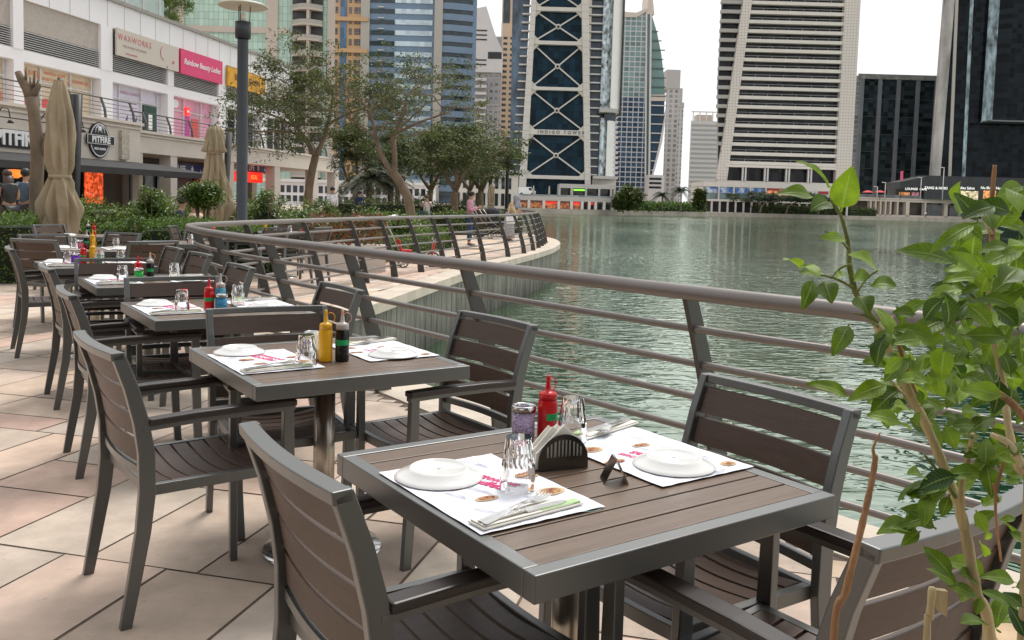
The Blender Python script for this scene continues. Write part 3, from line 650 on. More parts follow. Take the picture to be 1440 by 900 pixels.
def mk_cut():
    o=thing('cutlery_set','x','cutlery')
    m=MB();m.box(-.125,.125,-.03,.022,.0,.004);m.box(-.122,.1,-.027,.018,.0045,.0075);m.build('napkin',NAPK,o,bevel=.002)
    m=MB();m.box(.02,.12,-.026,-.008,.0042,.0079);m.build('napkin_print',M('green_print',(.42,.6,.3),rough=.8),o)
    for dy,a_,nm in((.012,10,'fork'),(-.004,16,'fork')):
        m=MB();c_,s_=math.cos(R(a_)),math.sin(R(a_))
        def L(u,v_,z_):return(-.12+u*c_-v_*s_,dy-.02+u*s_+v_*c_,z_+.009)
        pts=[(0,.0045,.000),(.04,.005,.001),(.09,.0035,.004),(.12,.003,.006),(.14,.006,.004),(.155,.0115,.002),(.17,.012,.002)]
        m.sweep(None,[[L(u,-w_,z_),L(u,w_,z_),L(u,w_,z_+.002),L(u,-w_,z_+.002)] for u,w_,z_ in pts])
        for k in range(4):
            v0=-.0105+k*.007;m.sweep(None,[[L(u,v0-.0015*f_,z_),L(u,v0+.0015*f_,z_),L(u,v0+.0015*f_,z_+.0018),L(u,v0-.0015*f_,z_+.0018)] for u,z_,f_ in((.169,.002,1),(.185,.003,1),(.2,.008,.6))])
        m.build(nm,SILV,o)
    m=MB()
    def L(u,v_,z_):return(-.118+u,-.012+v_,z_+.008)
    m.sweep(None,[[L(u,-w_,z_),L(u,w_,z_),L(u,w_,z_+.0025),L(u,-w_,z_+.0025)] for u,w_,z_ in((0,.006,0),(.05,.0065,.002),(.1,.005,.003),(.105,.008,.001),(.19,.009,.0),(.21,.003,0))])
    m.build('knife',SILV,o);return o
REDP=M('red_plastic',(.62,.008,.012),rough=.28,var=.05);YELP=M('yellow_plastic',(.82,.42,.008),rough=.3,var=.06);BLKP=M('black_sauce_plastic',(.012,.012,.012),rough=.22,var=.1)
CLRP=M('milky_clear_plastic',(.55,.5,.46),rough=.3,var=.1);GRNL=M('green_label',(.01,.42,.12),rough=.5,var=.05);GRNW=M('green_label_ink',(.004,.2,.05),rough=.6)
def mk_bottle(body,cap,label=True,capm=None,sc_=.92):
    def f():
        o=thing('squeeze_bottle','x','bottle')
        m=MB();m.lathe([(.024,0),(.0262,.004),(.0262,.05),(.0255,.055),(.0262,.06),(.0262,.118),(.0235,.128),(.0225,.132)],n=32);m.build('body',body,o)
        o.scale=(.98,.98,sc_);m=MB();m.lathe([(.0237,.128),(.0237,.146),(.0225,.151),(.012,.156),(.0085,.158),(.0075,.17),(.0052,.188),(.0048,.19)],n=28);cp=m.build('cap',cap,o)
        m=MB();m.lathe([(.0053,.186),(.0058,.188),(.0055,.203),(.004,.207),(1e-6,.208)],n=14);m.build('tip',capm or cap,cp)
        m=MB();m.tube([(.005,0,.19),(.016,0,.196),(.027,0,.192),(.033,0,.18),(.032,0,.166),(.0245,0,.156),(.021,0,.152)],.0017,6);m.build('cap_strap',capm or cap,cp)
        if label:
            m=MB();n=14;m.add([(math.cos(-2.6+2.0*i/n)*.0267,math.sin(-2.6+2.0*i/n)*.0267,z) for z in(.066,.088) for i in range(n+1)],[(i,i+1,n+2+i,n+1+i) for i in range(n)],0,True);lb=m.build('label',GRNL,o)
            m=MB()
            for zz,l in((.082,.7),(.077,.5),(.072,.8)):
                m.add([(math.cos(-2.2+l*i/4)*.02685,math.sin(-2.2+l*i/4)*.02685,zz+dz) for dz in(0,.0018) for i in range(5)],[(i,i+1,6+i,5+i) for i in range(4)])
            m.build('label_print',GRNW,lb)
        return o
    return f
def mk_candle(colr,em=.0):
    key='candle_%s'%str(colr)
    m0,t,b=nt('cut_glass_candle_holder');b.inputs['Base Color'].default_value=(*colr,1);b.inputs['Roughness'].default_value=.08;b.inputs['Transmission Weight'].default_value=.75;b.inputs['IOR'].default_value=1.45
    tc=N(t,'ShaderNodeTexCoord');v=N(t,'ShaderNodeTexVoronoi');v.inputs['Scale'].default_value=140;t.links.new(tc.outputs['Object'],v.inputs[0])
    bp=N(t,'ShaderNodeBump');bp.inputs['Strength'].default_value=.9;bp.inputs['Distance'].default_value=.004;t.links.new(v.outputs[0],bp.inputs['Height']);t.links.new(bp.outputs[0],b.inputs['Normal'])
    def f():
        o=thing('candle_holder','x','candle holder')
        m=MB();m.lathe([(1e-6,0.001),(.027,0.001),(.029,.004),(.0295,.078)],n=32);m.lathe([(.0265,.078),(.026,.006),(1e-6,.006)],n=32);m.build('glass',m0,o)
        m=MB();m.lathe([(.031,.074),(.0315,.086),(.031,.09),(.0255,.09),(.025,.074),(.031,.074)],n=32);m.build('rim',CHROME,o)
        m=MB();m.lathe([(.018,.008),(.018,.03),(1e-6,.031)],n=18);m.build('candle',M('white_wax',(.8,.78,.75),rough=.5),o)
        return o
    return f
def mk_napholder():
    o=thing('napkin_holder','x','napkin holder')
    HM=M('dark_stainless',(.10,.095,.09),rough=.25,metal=.9,var=.08)
    n=22
    def outline(r=.062,hh=.082):
        return [(-r,0)]+[(-r*math.cos(math.pi*i/n),.02+(hh-.02)*math.sin(math.pi*i/n)) for i in range(n+1)]+[(r,0)]
    for s in(-1,1):
        # plate with vertical slots: solid ring plus bars
        y0,y1=s*.024-.0008,s*.024+.0008;m=MB();nb=21;r=.062
        top=lambda x:.02+.062*math.sqrt(max(0,1-(x/r)**2))
        xs=[-r+2*r*i/84 for i in range(85)]
        for i in range(84):
            xa,xb=xs[i],xs[i+1];xm=(xa+xb)/2
            ta,tb=top(xa),top(xb)
            slot=abs(xm)<.046 and (int((xm+.046)/.0046)%2==1)
            lean=0
            if slot:
                z0,z1=.03,min(ta,tb)-.012
                if z1<z0+.004:slot=False
            if slot:
                m.prism([(xa,0),(xb,0),(xb,z0),(xa,z0)],y0,y1,axis='y');m.prism([(xa,z1),(xb,z1),(xb,tb),(xa,ta)],y0,y1,axis='y')
            else:m.prism([(xa,0),(xb,0),(xb,tb),(xa,ta)],y0,y1,axis='y')
        m.build('side_plate',HM,o)
    m=MB();m.box(-.062,.062,-.0205,.0205,.0,.0018);m.build('base',HM,o)
    m=MB()
    g_=random.Random(5)
    for i in range(9):
        y=-.0175+i*.0042;a_=g_.uniform(-.006,.006);h_=.084+g_.uniform(-.004,.006)
        m.prism([(-.070+a_,.003),(.066+a_,.003),(.058+a_,.045),(-.004+a_*3,h_+.012),(-.066+a_,.04)],y,y+.0034,axis='y')
    m.build('napkin_stack',NAPK,o);return o
def mk_tent():
    o=thing('table_number_stand','x','number stand');HM=M('satin_steel_sheet',(.32,.29,.26),rough=.22,metal=1,var=.05)
    for s in(-1,1):
        m=MB();m.add([(-.026,s*.026,0),(.026,s*.026,0),(.026,s*.0007,.052),(-.026,s*.0007,.052),(-.026,s*.0275,0),(.026,s*.0275,0),(.026,s*.0019,.053),(-.026,s*.0019,.053)],[(0,1,2,3),(4,7,6,5),(0,4,5,1),(1,5,6,2),(2,6,7,3),(3,7,4,0)]);f_=m.build('face',HM,o)
    m=MB();m.prism([(-.004,0),(.004,0),(.004,.02),(-.004,.02)],-.0003,.0003,axis='y');o2=m.build('engraving',M('dark_engraving',(.1,.09,.09),rough=.5),o);o2.location=(0,-.0145,.0205);o2.rotation_euler=(R(-27),0,0)
    return o
def P(k,x,y,z=.75):
    T=TC[k];return T1X(T,x,y,z)
names=['nearest table','mustard bottle table','third table with the ketchup','fourth table','fifth table','far table by the folded umbrella']
G='table settings'
for k in range(6):
    nm=names[k];rz=TROT
    put('mat',mk_mat,'printed white placemat on the left side of the %s'%nm,'placemat',P(k,-.235,.0 if k else .0,.7515),rz,'printed placemats')
    put('mat',mk_mat,'printed white placemat on the railing side of the %s'%nm,'placemat',P(k,.25,.03,.7515),rz+math.pi,'printed placemats')
    pl=(-.285,.115) if k==0 else (-.265,.2);pr=(.235,-.08) if k==0 else (.235,-.10)
    put('plate',mk_plate,'upturned white plate on the left placemat of the %s'%nm,'plate',P(k,*pl,.7555),.3,'upturned white plates')
    put('plate',mk_plate,'upturned white plate on the railing side placemat of the %s'%nm,'plate',P(k,*pr,.7555),1.3,'upturned white plates')
    cl_=(-.25,-.165);cr_=(.30,.235) if k==0 else (.29,.21)
    put('cut',mk_cut,'forks and knife on napkin, left side, %s'%nm,'cutlery',P(k,*cl_,.7555),rz+R(4),'cutlery on napkins')
    put('cut',mk_cut,'forks and knife on napkin, railing side, %s'%nm,'cutlery',P(k,*cr_,.7555),rz+math.pi+R(14),'cutlery on napkins')
def glass(k,x,y,lab,z=.7556):
    put('glass',mk_glass,lab,'glass',P(k,x,y,z),k*.3,'upturned fluted tumblers')
glass(0,-.18,-.035,'upturned fluted glass in front of the napkin holder on the nearest table',.756)
glass(0,.157,.205,'upturned fluted glass behind the napkin holder, beside the red bottle')
glass(1,-.14,-.16,'upturned glass left of the mustard bottle')
glass(2,-.21,-.13,'upturned glass left of the red ketchup on the third table')
glass(2,.13,.05,'upturned glass right of the blue candle glass on the third table')
glass(3,-.2,-.1,'upturned glass left of the bright green candle glass')
glass(3,.16,.03,'upturned glass on the railing side of the fourth table')
glass(4,-.20,.02,'upturned glass left of the purple candle glass')
glass(4,.02,-.06,'upturned glass right of the yellow bottle on the fifth table')
glass(4,.2,.02,'upturned glass at the railing side of the fifth table')
glass(5,-.18,.0,'upturned glass left of the pink candle glass')
glass(5,.22,.05,'upturned glass on the right of the far table')
put('red',mk_bottle(REDP,REDP,sc_=.8),'red squeeze bottle with green label on the nearest table','bottle',P(0,.120,.262),.9,'squeeze bottles')
put('yel',mk_bottle(YELP,YELP,False),'yellow mustard squeeze bottle on the second table','bottle',P(1,-.035,-.085),.3,'squeeze bottles')
put('blk',mk_bottle(BLKP,CLRP,True,M('peach_tip',(.7,.38,.25),rough=.4)),'black sauce bottle with green label beside the mustard','bottle',P(1,.022,-.105),.2,'squeeze bottles')
put('red',None,'red ketchup bottle on the third table beside the blue candle glass','bottle',P(2,-.075,-.13),.3,'squeeze bottles')
put('clr',mk_bottle(M('blue_tinted_plastic',(.10,.42,.60),rough=.2),CLRP,False),'clear capped blue bottle behind the third table candle','bottle',P(2,-.012,-.115),.3,'squeeze bottles')  # plain blue body colour
put('red',None,'red capped bottle behind the green candle glass on the fourth table','bottle',P(3,-.075,.03),.3,'squeeze bottles')
put('blk',None,'black bottle right of the green candle glass on the fourth table','bottle',P(3,-.0,.02),.3,'squeeze bottles')
put('red',None,'red bottle between purple glass and yellow bottle on the fifth table','bottle',P(4,-.08,.05),.3,'squeeze bottles')
put('yel',None,'yellow bottle beside the red one on the fifth table','bottle',P(4,-.01,.05),.3,'squeeze bottles')
put('yel',None,'yellow bottle on the far table by the folded umbrella','bottle',P(5,.0,.05),.3,'squeeze bottles')
put('blk',None,'black bottle beside the pink glass on the far table','bottle',P(5,-.06,.02),.3,'squeeze bottles')
for kind,colr,k,x,y,lab in [('cl',(.85,.72,.95),0,.062,.286,'faceted lilac candle glass with metal rim on the nearest table'),('cl2',(.8,.65,.95),1,-.03,.06,'lilac candle glass behind the mustard bottle'),('cb',(.12,.65,.95),2,-.025,-.175,'bright blue candle glass on the third table'),('cg',(.03,.85,.12),3,-.085,-.04,'bright green candle glass on the fourth table'),('cp',(.38,.05,.85),4,-.14,.0,'vivid purple candle glass on the fifth table'),('cg2',(.35,.75,.45),4,.045,.03,'pale green candle glass right of the yellow bottle'),('ck',(.95,.35,.45),5,-.12,.02,'pink candle glass on the far table')]:
    put(kind,mk_candle(colr),lab,'candle holder',P(k,x,y),0,'coloured candle glasses')
o=mk_napholder();tag(o,'fan shaped dark metal napkin holder full of cream napkins','napkin holder');o.location=P(0,.0,.055);o.rotation_euler=(0,0,TROT-R(14))
o=mk_napholder();tag(o,'napkin holder half hidden behind the mustard bottle','napkin holder');o.location=P(1,-.02,.0);o.rotation_euler=(0,0,TROT+R(50))
o=mk_tent();tag(o,'small folded steel number stand on the bare slats','number stand');o.location=P(0,.045,-.087);o.rotation_euler=(0,0,R(95))
# a few pieces on the tables beyond the bend
for (x,y),items in {(-4.0,10.6):[('glass',.15,-.1,'upturned glass on the small table end by the railing bend')],(-4.05,12.2):[('red',-.1,0,'red bottle on the table behind the railing bend'),('plate',.15,0,'white plate on the table behind the railing bend')],(-3.75,14.4):[('yel',-.3,0,'yellow bottle on the table beyond the curved railing'),('cl',-.15,.05,'lilac candle glass on the table beyond the railing'),('glass',.1,0,'upturned glass beyond the curved railing'),('mat',.2,-.05,'placemat on the table beyond the curved railing'),('plate',.0,-.2,'white plate on the table beyond the curved railing'),('red',.3,.1,'red bottle at the right end of the table beyond the railing')],(-5.6,11.6):[('blk',0,0,'black bottle on the table by the hedge'),('red',.08,0,'red bottle on the table by the hedge'),('plate',-.2,-.1,'white plate on the table by the hedge')]}.items():
    for k,dx,dy,lab in items:
        g={'glass':'upturned fluted tumblers','red':'squeeze bottles','yel':'squeeze bottles','blk':'squeeze bottles','plate':'upturned white plates','mat':'printed placemats','cl':'coloured candle glasses'}[k]
        c={'glass':'glass','red':'bottle','yel':'bottle','blk':'bottle','plate':'plate','mat':'placemat','cl':'candle holder'}[k]
        dup(protos[k],loc=(x+dx,y+dy,.7515),rz=.4,label=lab,group=g)['category']=c
# ------------------------------------------------------------------ left mall
MO=Vector((-18.6,32,0));md=Vector((5.6,34,0)).normalized();MA=math.atan2(md.y,md.x);mn=Vector((-md.y,md.x,0))
def hit(px,py,off=0.):
    """pixel -> (s along the mall facade, z) on the plane set back by off"""
    O=MO+mn*off;r=ray(px,py);den=r.x*md.y-r.y*md.x
    t_=(O.x*md.y-O.y*md.x)/den;p=Vector((0,0,CH))+r*t_
    return (p-O).dot(md),p.z
def mw(s,off,z=0):return MO+md*s+mn*off+Vector((0,0,z))
mall=thing('shopping_arcade','white two storey shopping arcade with colonnade, louvres and shop signs','building',MO,MA)
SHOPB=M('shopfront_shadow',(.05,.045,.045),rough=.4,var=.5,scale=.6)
# upper storey
m=MB();m.box(-30,33,3.0,16,9.2,10.45);m.box(-30,33,3.0,16,6.63,7.1)
cols=[(-1.1,-.4),(4.4,5.0),(10.2,11.1),(16.0,16.6),(21.6,22.5),(27.4,28.2),(32.3,33)]
for i in range(-5,-1):cols.append((4.4+5.6*i,5.0+5.6*i))
for a,b2 in cols:
    m.box(a,b2,2.97,3.6,4.0,6.63);m.box(a,b2,2.97,3.6,7.1,9.2)
m.box(-30,33,4.2,16,3.9,9.2)
m.build('upper_wall',WHITEW,mall)
m=MB();m.box(-30,33.1,2.86,16.1,10.45,10.62);m.build('parapet_coping',M('grey_coping',(.30,.28,.26),rough=.7,dirt=.2),mall)
# panel joints of the cladding
m=MB()
for i in range(46):
    x=-29+i*1.37
    m.box(x,x+.025,2.992,3.0,9.2,10.45)
m.build('panel_joints',M('panel_joint',(.36,.35,.35),rough=.8),mall)
LOUV=M('louvre_slat',(.58,.57,.56),rough=.5)
bays=[(-11.8,-6.8),(-6.2,-1.1),(-.4,4.4),(5.0,10.2),(11.1,16.0),(16.6,21.6),(22.5,27.4),(28.2,32.3)]
PANB=M('beige_panel',(.42,.37,.33),rough=.7,var=.08,dirt=.2)
for i,(a,b2) in enumerate(bays):
    lv=MB();lv.box(a,b2,3.3,3.35,7.1,7.95,1)
    for k in range(9):
        z=7.12+k*.094;lv.add([(a,3.06,z),(b2,3.06,z),(b2,3.2,z+.06),(a,3.2,z+.06),(a,3.06,z+.02),(b2,3.06,z+.02),(b2,3.2,z+.08),(a,3.2,z+.08)],[(0,1,2,3),(4,7,6,5),(0,4,5,1)],0)
    lv.build('louvre',[LOUV,DARK],mall)
    if i not in(4,5,6):
        m=MB();m.box(a,b2,3.12,3.2,7.95,9.2);m.build('blank_panel',PANB,mall)
def panel(nm,a,b2,z0,z1,y,mat,par,th=.06):
    m=MB();m.box(a,b2,y-th,y,z0,z1);return m.build(nm,mat,par)
s1=thing('shop_sign','beige shop sign with thin red lettering and a curved line, above the terrace','sign',mw(11.2,2.9),MA)
m=MB();m.box(0,5.6,-.1,0,7.93,9.24);m.build('board',M('beige_sign_board',(.55,.49,.43),rough=.5,var=.02),s1)
SRED=M('faded_red_letters',(.55,.16,.16),rough=.5)
text('WAXWORKS',.42,SRED,'lettering',s1,(1.5,-.11,8.84),(R(90),0,0),spacing=1.25)
text('THE WAXING SPECIALISTS',.17,M('faded_tan_letters',(.44,.36,.32),rough=.6),'lettering',s1,(1.5,-.11,8.45),(R(90),0,0))
text('www.waxworks',.15,SRED,'lettering',s1,(1.2,-.11,8.12),(R(90),0,0))
m=MB();m.tube([(4.3+.5*math.cos(q),-.115,8.7+.42*math.sin(q)) for q in [2.2+i*.16 for i in range(14)]],.015,6);m.build('curved_line',SRED,s1)
m=MB();m.ball((5.05,-.12,8.35),.09,.02,.09);m.ball((4.45,-.12,8.02),.06,.02,.06);m.build('dots',SRED,s1)
s2=thing('shop_sign','bright pink shop sign with white script lettering','sign',mw(17.0,2.9),MA)
m=MB();m.box(0,4.7,-.12,0,7.9,9.25);m.build('board',M('hot_pink_board',(.68,.045,.16),rough=.4,var=.06),s2)
text('Rainbow Beauty Ladies',.44,WHITE,'lettering',s2,(2.35,-.13,8.6),(R(90),0,0),shear=.3,bold=.006)
s3=thing('shop_sign','orange yellow sign board partly behind the tree and lamp post','sign',mw(22.4,2.9),MA)
m=MB();m.box(0,5.2,-.12,0,7.95,9.1);m.build('board',M('orange_yellow_board',(.62,.30,.01),rough=.5,var=.25,scale=2),s3)
text('BEAUTY SALON',.5,M('brown_letters',(.16,.06,.01),rough=.5),'lettering',s3,(2.6,-.13,8.55),(R(90),0,0),bold=.012)
# shop windows of the upper storey
CREAMG=M('cream_window_film',(.62,.50,.34),rough=.25,var=.1,scale=1.2);LILG=M('lilac_window_film',(.60,.56,.66),rough=.25,var=.08,scale=1.2)
PINKG=M('pink_window_film',(.66,.30,.42),rough=.3,var=.15,scale=1.5);GLD=tint('dark_shop_glass',(.02,.025,.03),1.4,2.4,rough=.08)
REDC=M('red_fruit_print',(.65,.08,.07),rough=.4,var=.2,scale=12);ORAC=M('orange_fruit_print',(.75,.22,.08),rough=.4,var=.2,scale=12)
ORTX=M('orange_red_print',(.72,.25,.14),rough=.5);FRM=M('white_window_frame',(.6,.6,.6),rough=.4)
def winbay(a,b2,mats,divs,trans=5.95):
    wn=MB();wn.box(a,b2,3.42,3.46,4.3,6.63);o=wn.build('shop_window',mats,mall)
    f=MB()
    for d in divs:f.box(d-.04,d+.04,3.34,3.418,4.3,6.63)
    f.box(a,b2,3.345,3.415,trans-.03,trans+.03);f.build('frame',FRM,o)
    return o
o=winbay(5.0,10.2,CREAMG,[5.05,6.5,8.5,10.0])
text('FRESH JUICES',.28,ORTX,'lettering',o,(5.8,3.4,6.3),(R(90),0,0));text('TEL 04 567 1320  04 567 1321',.19,ORTX,'lettering',o,(7.5,3.4,6.15),(R(90),0,0));text('SALADS & SOUPS',.19,ORTX,'lettering',o,(7.5,3.4,6.42),(R(90),0,0));text('SANDWICHES',.2,ORTX,'lettering',o,(9.25,3.4,6.3),(R(90),0,0))
m=MB()
for x,z,r_ in((5.4,5.1,.32),(6.9,5.0,.3),(6.2,4.75,.25)):m.prism([(x+math.cos(q)*r_,z+math.sin(q)*r_) for q in [i*math.pi/10 for i in range(20)]],3.38,3.4,axis='y')
m.build('fruit_print',REDC,o)
o=winbay(-.4,4.4,CREAMG,[0.2,2.4,4.3]);m=MB()
for x,z,r_ in((3.7,5.1,.5),(1.2,5.0,.5)):m.prism([(x+math.cos(q)*r_,z+math.sin(q)*r_) for q in [i*math.pi/10 for i in range(20)]],3.38,3.4,axis='y')
m.build('fruit_print',ORAC,o);text('O • G • T',.3,ORTX,'lettering',o,(3.4,3.4,6.3),(R(90),0,0))
for a,b2 in bays[:2]:winbay(a,b2,CREAMG,[a+.1,(a+b2)/2,b2-.1])
o=winbay(11.1,16.0,LILG,[11.15,12.2,14.1,15.6])
text('WAXING LOUNGE',.22,M('mauve_print',(.5,.3,.45),rough=.5),'lettering',o,(13.1,3.4,6.28),(R(90),0,0))
for x in(12.9,13.7,14.1+.3):
    m=MB();m.prism([(x-.1,4.7),(x,4.5),(x+.12,4.75),(x+.02,4.85),(x+.1,5.2),(x-.03,5.0)],3.38,3.4,axis='y');m.build('figure_print',M('dark_violet_print',(.12,.05,.2),rough=.5),o)
panel('door',14.3,15.5,4.2,5.85,3.4,M('dark_green_door_glass',(.012,.05,.03),rough=.2,var=.2),mall);panel('poster',14.75,15.1,4.6,5.4,3.34,WHITE,mall,.01)
o=winbay(16.6,21.6,PINKG,[16.65,18.3,20.2,21.5],5.9)
for a,b2,z0,z1,mt in((18.5,19.0,4.3,5.7,M('magenta_film',(.5,.05,.3),rough=.4)),(19.2,20.0,4.3,5.6,REDC),(16.75,17.2,4.4,5.4,M('magenta_film',(0,0,0)))):panel('film_print',a,b2,z0,z1,3.4,mt,o,.012)
m=MB();m.prism([(17.45+math.cos(q)*.35,6.28+math.sin(q)*.24) for q in [i*math.pi/10 for i in range(20)]],3.38,3.4,axis='y');m.build('round_print',WHITE,o)
b_=thing('lit_sign','small square red lit window sign with white oval','sign',mw(18.55,3.35),MA);m=MB();m.box(-.22,.22,-.12,0,5.75,6.15);m.build('box',M('red_lit_sign',(.9,.02,.02),emit=1.2),b_);m=MB();m.prism([(math.cos(q)*.13,5.95+math.sin(q)*.08) for q in [i*math.pi/8 for i in range(16)]],-.13,-.121,axis='y');m.build('oval',WHITE,b_)
for a,b2 in bays[6:]:
    o=winbay(a,b2,GLD,[a+.9,a+2.0,a+3.1,b2-.3])
# ledge, terrace slab and soffit
m=MB();m.box(8.3,34.2,0,4.2,3.1,4.0);m.box(8.3,34.3,-.12,4.2,4.0,4.12);m.box(8.3,34.25,-.06,4.2,3.86,3.93)
m.box(-30,8.3,-.25,4.2,2.62,4.27);m.box(-30,8.4,-.40,4.2,4.27,4.39);m.box(-30,8.34,-.32,4.2,4.08,4.16)
m.box(33.6,34.2,4.2,14,3.1,4.0);m.box(33.6,34.32,4.2,14,4.0,4.13)
m.build('terrace_edge',BEIGE,mall)
COLB=M('pale_column_render',(.56,.51,.46),rough=.8,var=.05,scale=1,dirt=.15)
for a,b2 in[(8.35,8.95),(11.3,11.9),(17.1,17.8),(23.1,23.9),(29.3,30.1),(33.4,34.2)]:
    m=MB();m.box(a,b2,.02,.62,0,3.1);m.build('column',COLB,mall)
for a in(12,18,24,29.5,33.5):
    m=MB();m.box(a,a+.7,4.6,5.2,0,3.1);m.build('column',COLB,mall)
m=MB();m.box(8.3,34.2,4.2,6.5,3.1,3.9);m.build('soffit_slab',BEIGE,mall)
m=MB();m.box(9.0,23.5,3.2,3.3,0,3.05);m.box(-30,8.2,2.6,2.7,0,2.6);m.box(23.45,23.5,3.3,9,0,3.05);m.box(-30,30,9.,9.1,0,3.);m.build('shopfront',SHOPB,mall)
for bb in((8.3,8.5,.62,3.2,0,3.1),(-.1,.15,.3,.5,0,2.6),(7.8,8.3,-.2,.3,0,2.62)):
    m=MB();m.box(*bb);m.build('pier',COLB,mall)
for x in(13.6,15.2,19.,20.6,22.):
    m=MB();m.box(x,x+1.2,3.1,3.18,.1,2.3);m.build('shop_door_glass',GLD,mall)
for x in(10,14,20,26.5):
    m=MB();m.box(x,x+.5,1.4,1.9,3.06,3.1);m.build('ceiling_light',DARK,mall)
# terrace railing on the ledge
tr=thing('terrace_railing','dark metal railing with leaning posts along the upper terrace','railing',MO,MA)
RD=M('dark_rail_metal',(.10,.10,.105),rough=.4,metal=.4)
for base,zb,x0,x1 in((-.25,4.39,-30,8.3),(.1,4.12,8.35,33.8)):
    m=MB();m.tube([(x0,base+.2,zb+.85),(x1,base+.2,zb+.85)],.03,6);m.build('handrail',RD,tr)
    for k in range(4):
        m=MB();z=.14+.17*k;m.tube([(x0,base+.2*z,zb+z),(x1,base+.2*z,zb+z)],.014,5);m.build('rail_bar',RD,tr)
    x=x0+(1.0 if x0>0 else .9)
    while x<x1:
        m=MB();m.rect_path([(x,base-.03,zb),(x,base+.02,zb+.4),(x,base+.2,zb+.87)],.09,.07,side=(1,0,0));m.build('post',RD,tr);x+=2.05
# restaurant sign, roundel, awning
ps=thing('restaurant_sign','black wall sign with large white raised restaurant lettering','sign',mw(0,-.26),MA)
m=MB();m.box(-5,2.3,-.08,0,2.78,3.44);m.build('board',BLACK,ps)
text('PITFIRE',.72,WHITE,'lettering',ps,(.4,-.1,3.11),(R(90),0,0),ext=.03,bold=.03)
rs,_=hit(139,197,-.3)
rd_=thing('round_sign','round black and white pizza emblem sign with a band across','sign',mw(rs,-.27),MA)
m=MB();m.prism([(math.cos(q)*.68,3.42+math.sin(q)*.74) for q in [i*math.pi/16 for i in range(32)]],-.08,0,axis='y');m.build('disc',BLACK,rd_)
m=MB()
for a_ in range(32):
    q=a_*math.pi/16;q2=q+math.pi/16
    for r0,r1 in((.60,.64),):m.add([(math.cos(w_)*r_,-.085,3.42+math.sin(w_)*r_*1.08) for w_,r_ in((q,r0),(q2,r0),(q2,r1),(q,r1))],[(0,1,2,3)])
for xx in(-.3,-.12,.12,.3):m.tube([(xx,-.09,3.72),(xx*.9,-.09,3.9),(xx*.4,-.09,4.02)],.018,5)
m.ball((0,-.09,3.88),.09,.02,.1);m.build('rim_line',WHITE,rd_)
m=MB();m.box(-.92,.92,-.14,-.088,3.23,3.62);m.build('band',BLACK,rd_)
m=MB()
for z in(3.24,3.6):m.box(-.9,.9,-.155,-.141,z,z+.02)
for x in(-.91,.89):m.box(x,x+.02,-.155,-.141,3.24,3.62)
m.build('band_edge',WHITE,rd_)
text('PITFIRE',.36,WHITE,'lettering',rd_,(0,-.15,3.42),(R(90),0,0),bold=.014,spacing=1.08);text('PIZZA BAKERS',.12,WHITE,'lettering',rd_,(0,-.095,3.05),(R(90),0,0),bold=.006)
pq=thing('menu_plaque','tall beige stone plaque fixed to the arcade wall','plaque',mw(hit(174,215,-.3)[0],-.26),MA)
m=MB();m.box(-.28,.28,-.14,0,2.7,3.95);m.build('plate',M('carved_stone',(.45,.40,.33),rough=.85,var=.3,scale=9,bump=.6,bscale=30),pq)
aw=thing('awning','long black fabric awning over the restaurant terrace','awning',MO,MA)
AWN=M('black_awning_fabric',(.03,.03,.033),rough=.8,var=.2,scale=2)
m=MB()
m.add([(-26,-.27,2.66),(10.2,-.27,2.60),(10.2,-2.6,2.22),(-26,-2.6,2.22),(-26,-.27,2.63),(10.2,-.27,2.57),(10.2,-2.6,2.19),(-26,-2.6,2.19)],[(0,1,2,3),(7,6,5,4),(1,5,6,2),(0,3,7,4)]);m.build('canopy',AWN,aw)
m=MB();m.box(-26,10.2,-2.62,-2.6,1.98,2.23);m.box(10.2,10.22,-2.6,-.27,2.0,2.24);m.build('valance',AWN,aw)
for x in(-8,-2,4,10):
    m=MB();m.box(x,x+.07,-2.55,-2.48,0,2.1);m.build('post',BLACK,aw)
for i,s_ in enumerate((-.6,1.6,3.4)):
    L_=thing('wall_lamp','black gooseneck wall lamp above the restaurant lettering','lamp',mw(s_,-.27),MA,'gooseneck sign lamps')
    m=MB();m.tube([(0,0,3.75),(0,-.3,4.15),(0,-.55,4.1),(0,-.62,3.8)],.02,6);m.build('arm',BLACK,L_);m=MB();m.lathe([(.05,.12),(.07,.08),(.12,0),(.11,0)],c=(0,-.63,3.6),n=12);m.build('shade',BLACK,L_)
bl=thing('lamp_rail','black horizontal rod with round knobs under the terrace edge','rod',mw(0,-.6),MA);m=MB();m.tube([(-5,0,3.82),(4.2,0,3.82)],.025,6)
for x in(-1.5,.8,1.9,3.2):m.ball((x,0,3.82),.09)
m.build('rod',BLACK,bl)
ORL=M('orange_glow',(1,.25,.04),emit=.9);
sc_s,sc_z=hit(132,263,-.2)
ms_=thing('menu_screen','glowing orange red menu screen inside the dark restaurant','screen',mw(sc_s,-.2),MA)
scm,t,b=nt('lit_orange_screen');tc=N(t,'ShaderNodeTexCoord');n1=N(t,'ShaderNodeTexNoise');n1.inputs['Scale'].default_value=7;n1.inputs['Detail'].default_value=6;t.links.new(tc.outputs['Object'],n1.inputs[0]);r=N(t,'ShaderNodeValToRGB');e=r.color_ramp.elements;e[0].position=.42;e[0].color=(.25,.02,.0,1);e[1].position=.6;e[1].color=(1,.12,.03,1);t.links.new(n1.outputs[0],r.inputs[0]);t.links.new(r.outputs[0],b.inputs['Emission Color']);b.inputs['Emission Strength'].default_value=.9;b.inputs['Base Color'].default_value=(.3,.05,.02,1)
m=MB();m.box(-.62,.55,-.05,0,.75,2.05);m.build('panel',scm,ms_);m=MB();m.box(-.68,.61,0,.08,.69,2.11);m.build('case',BLACK,ms_)
ls,lz=hit(20,244,-1)
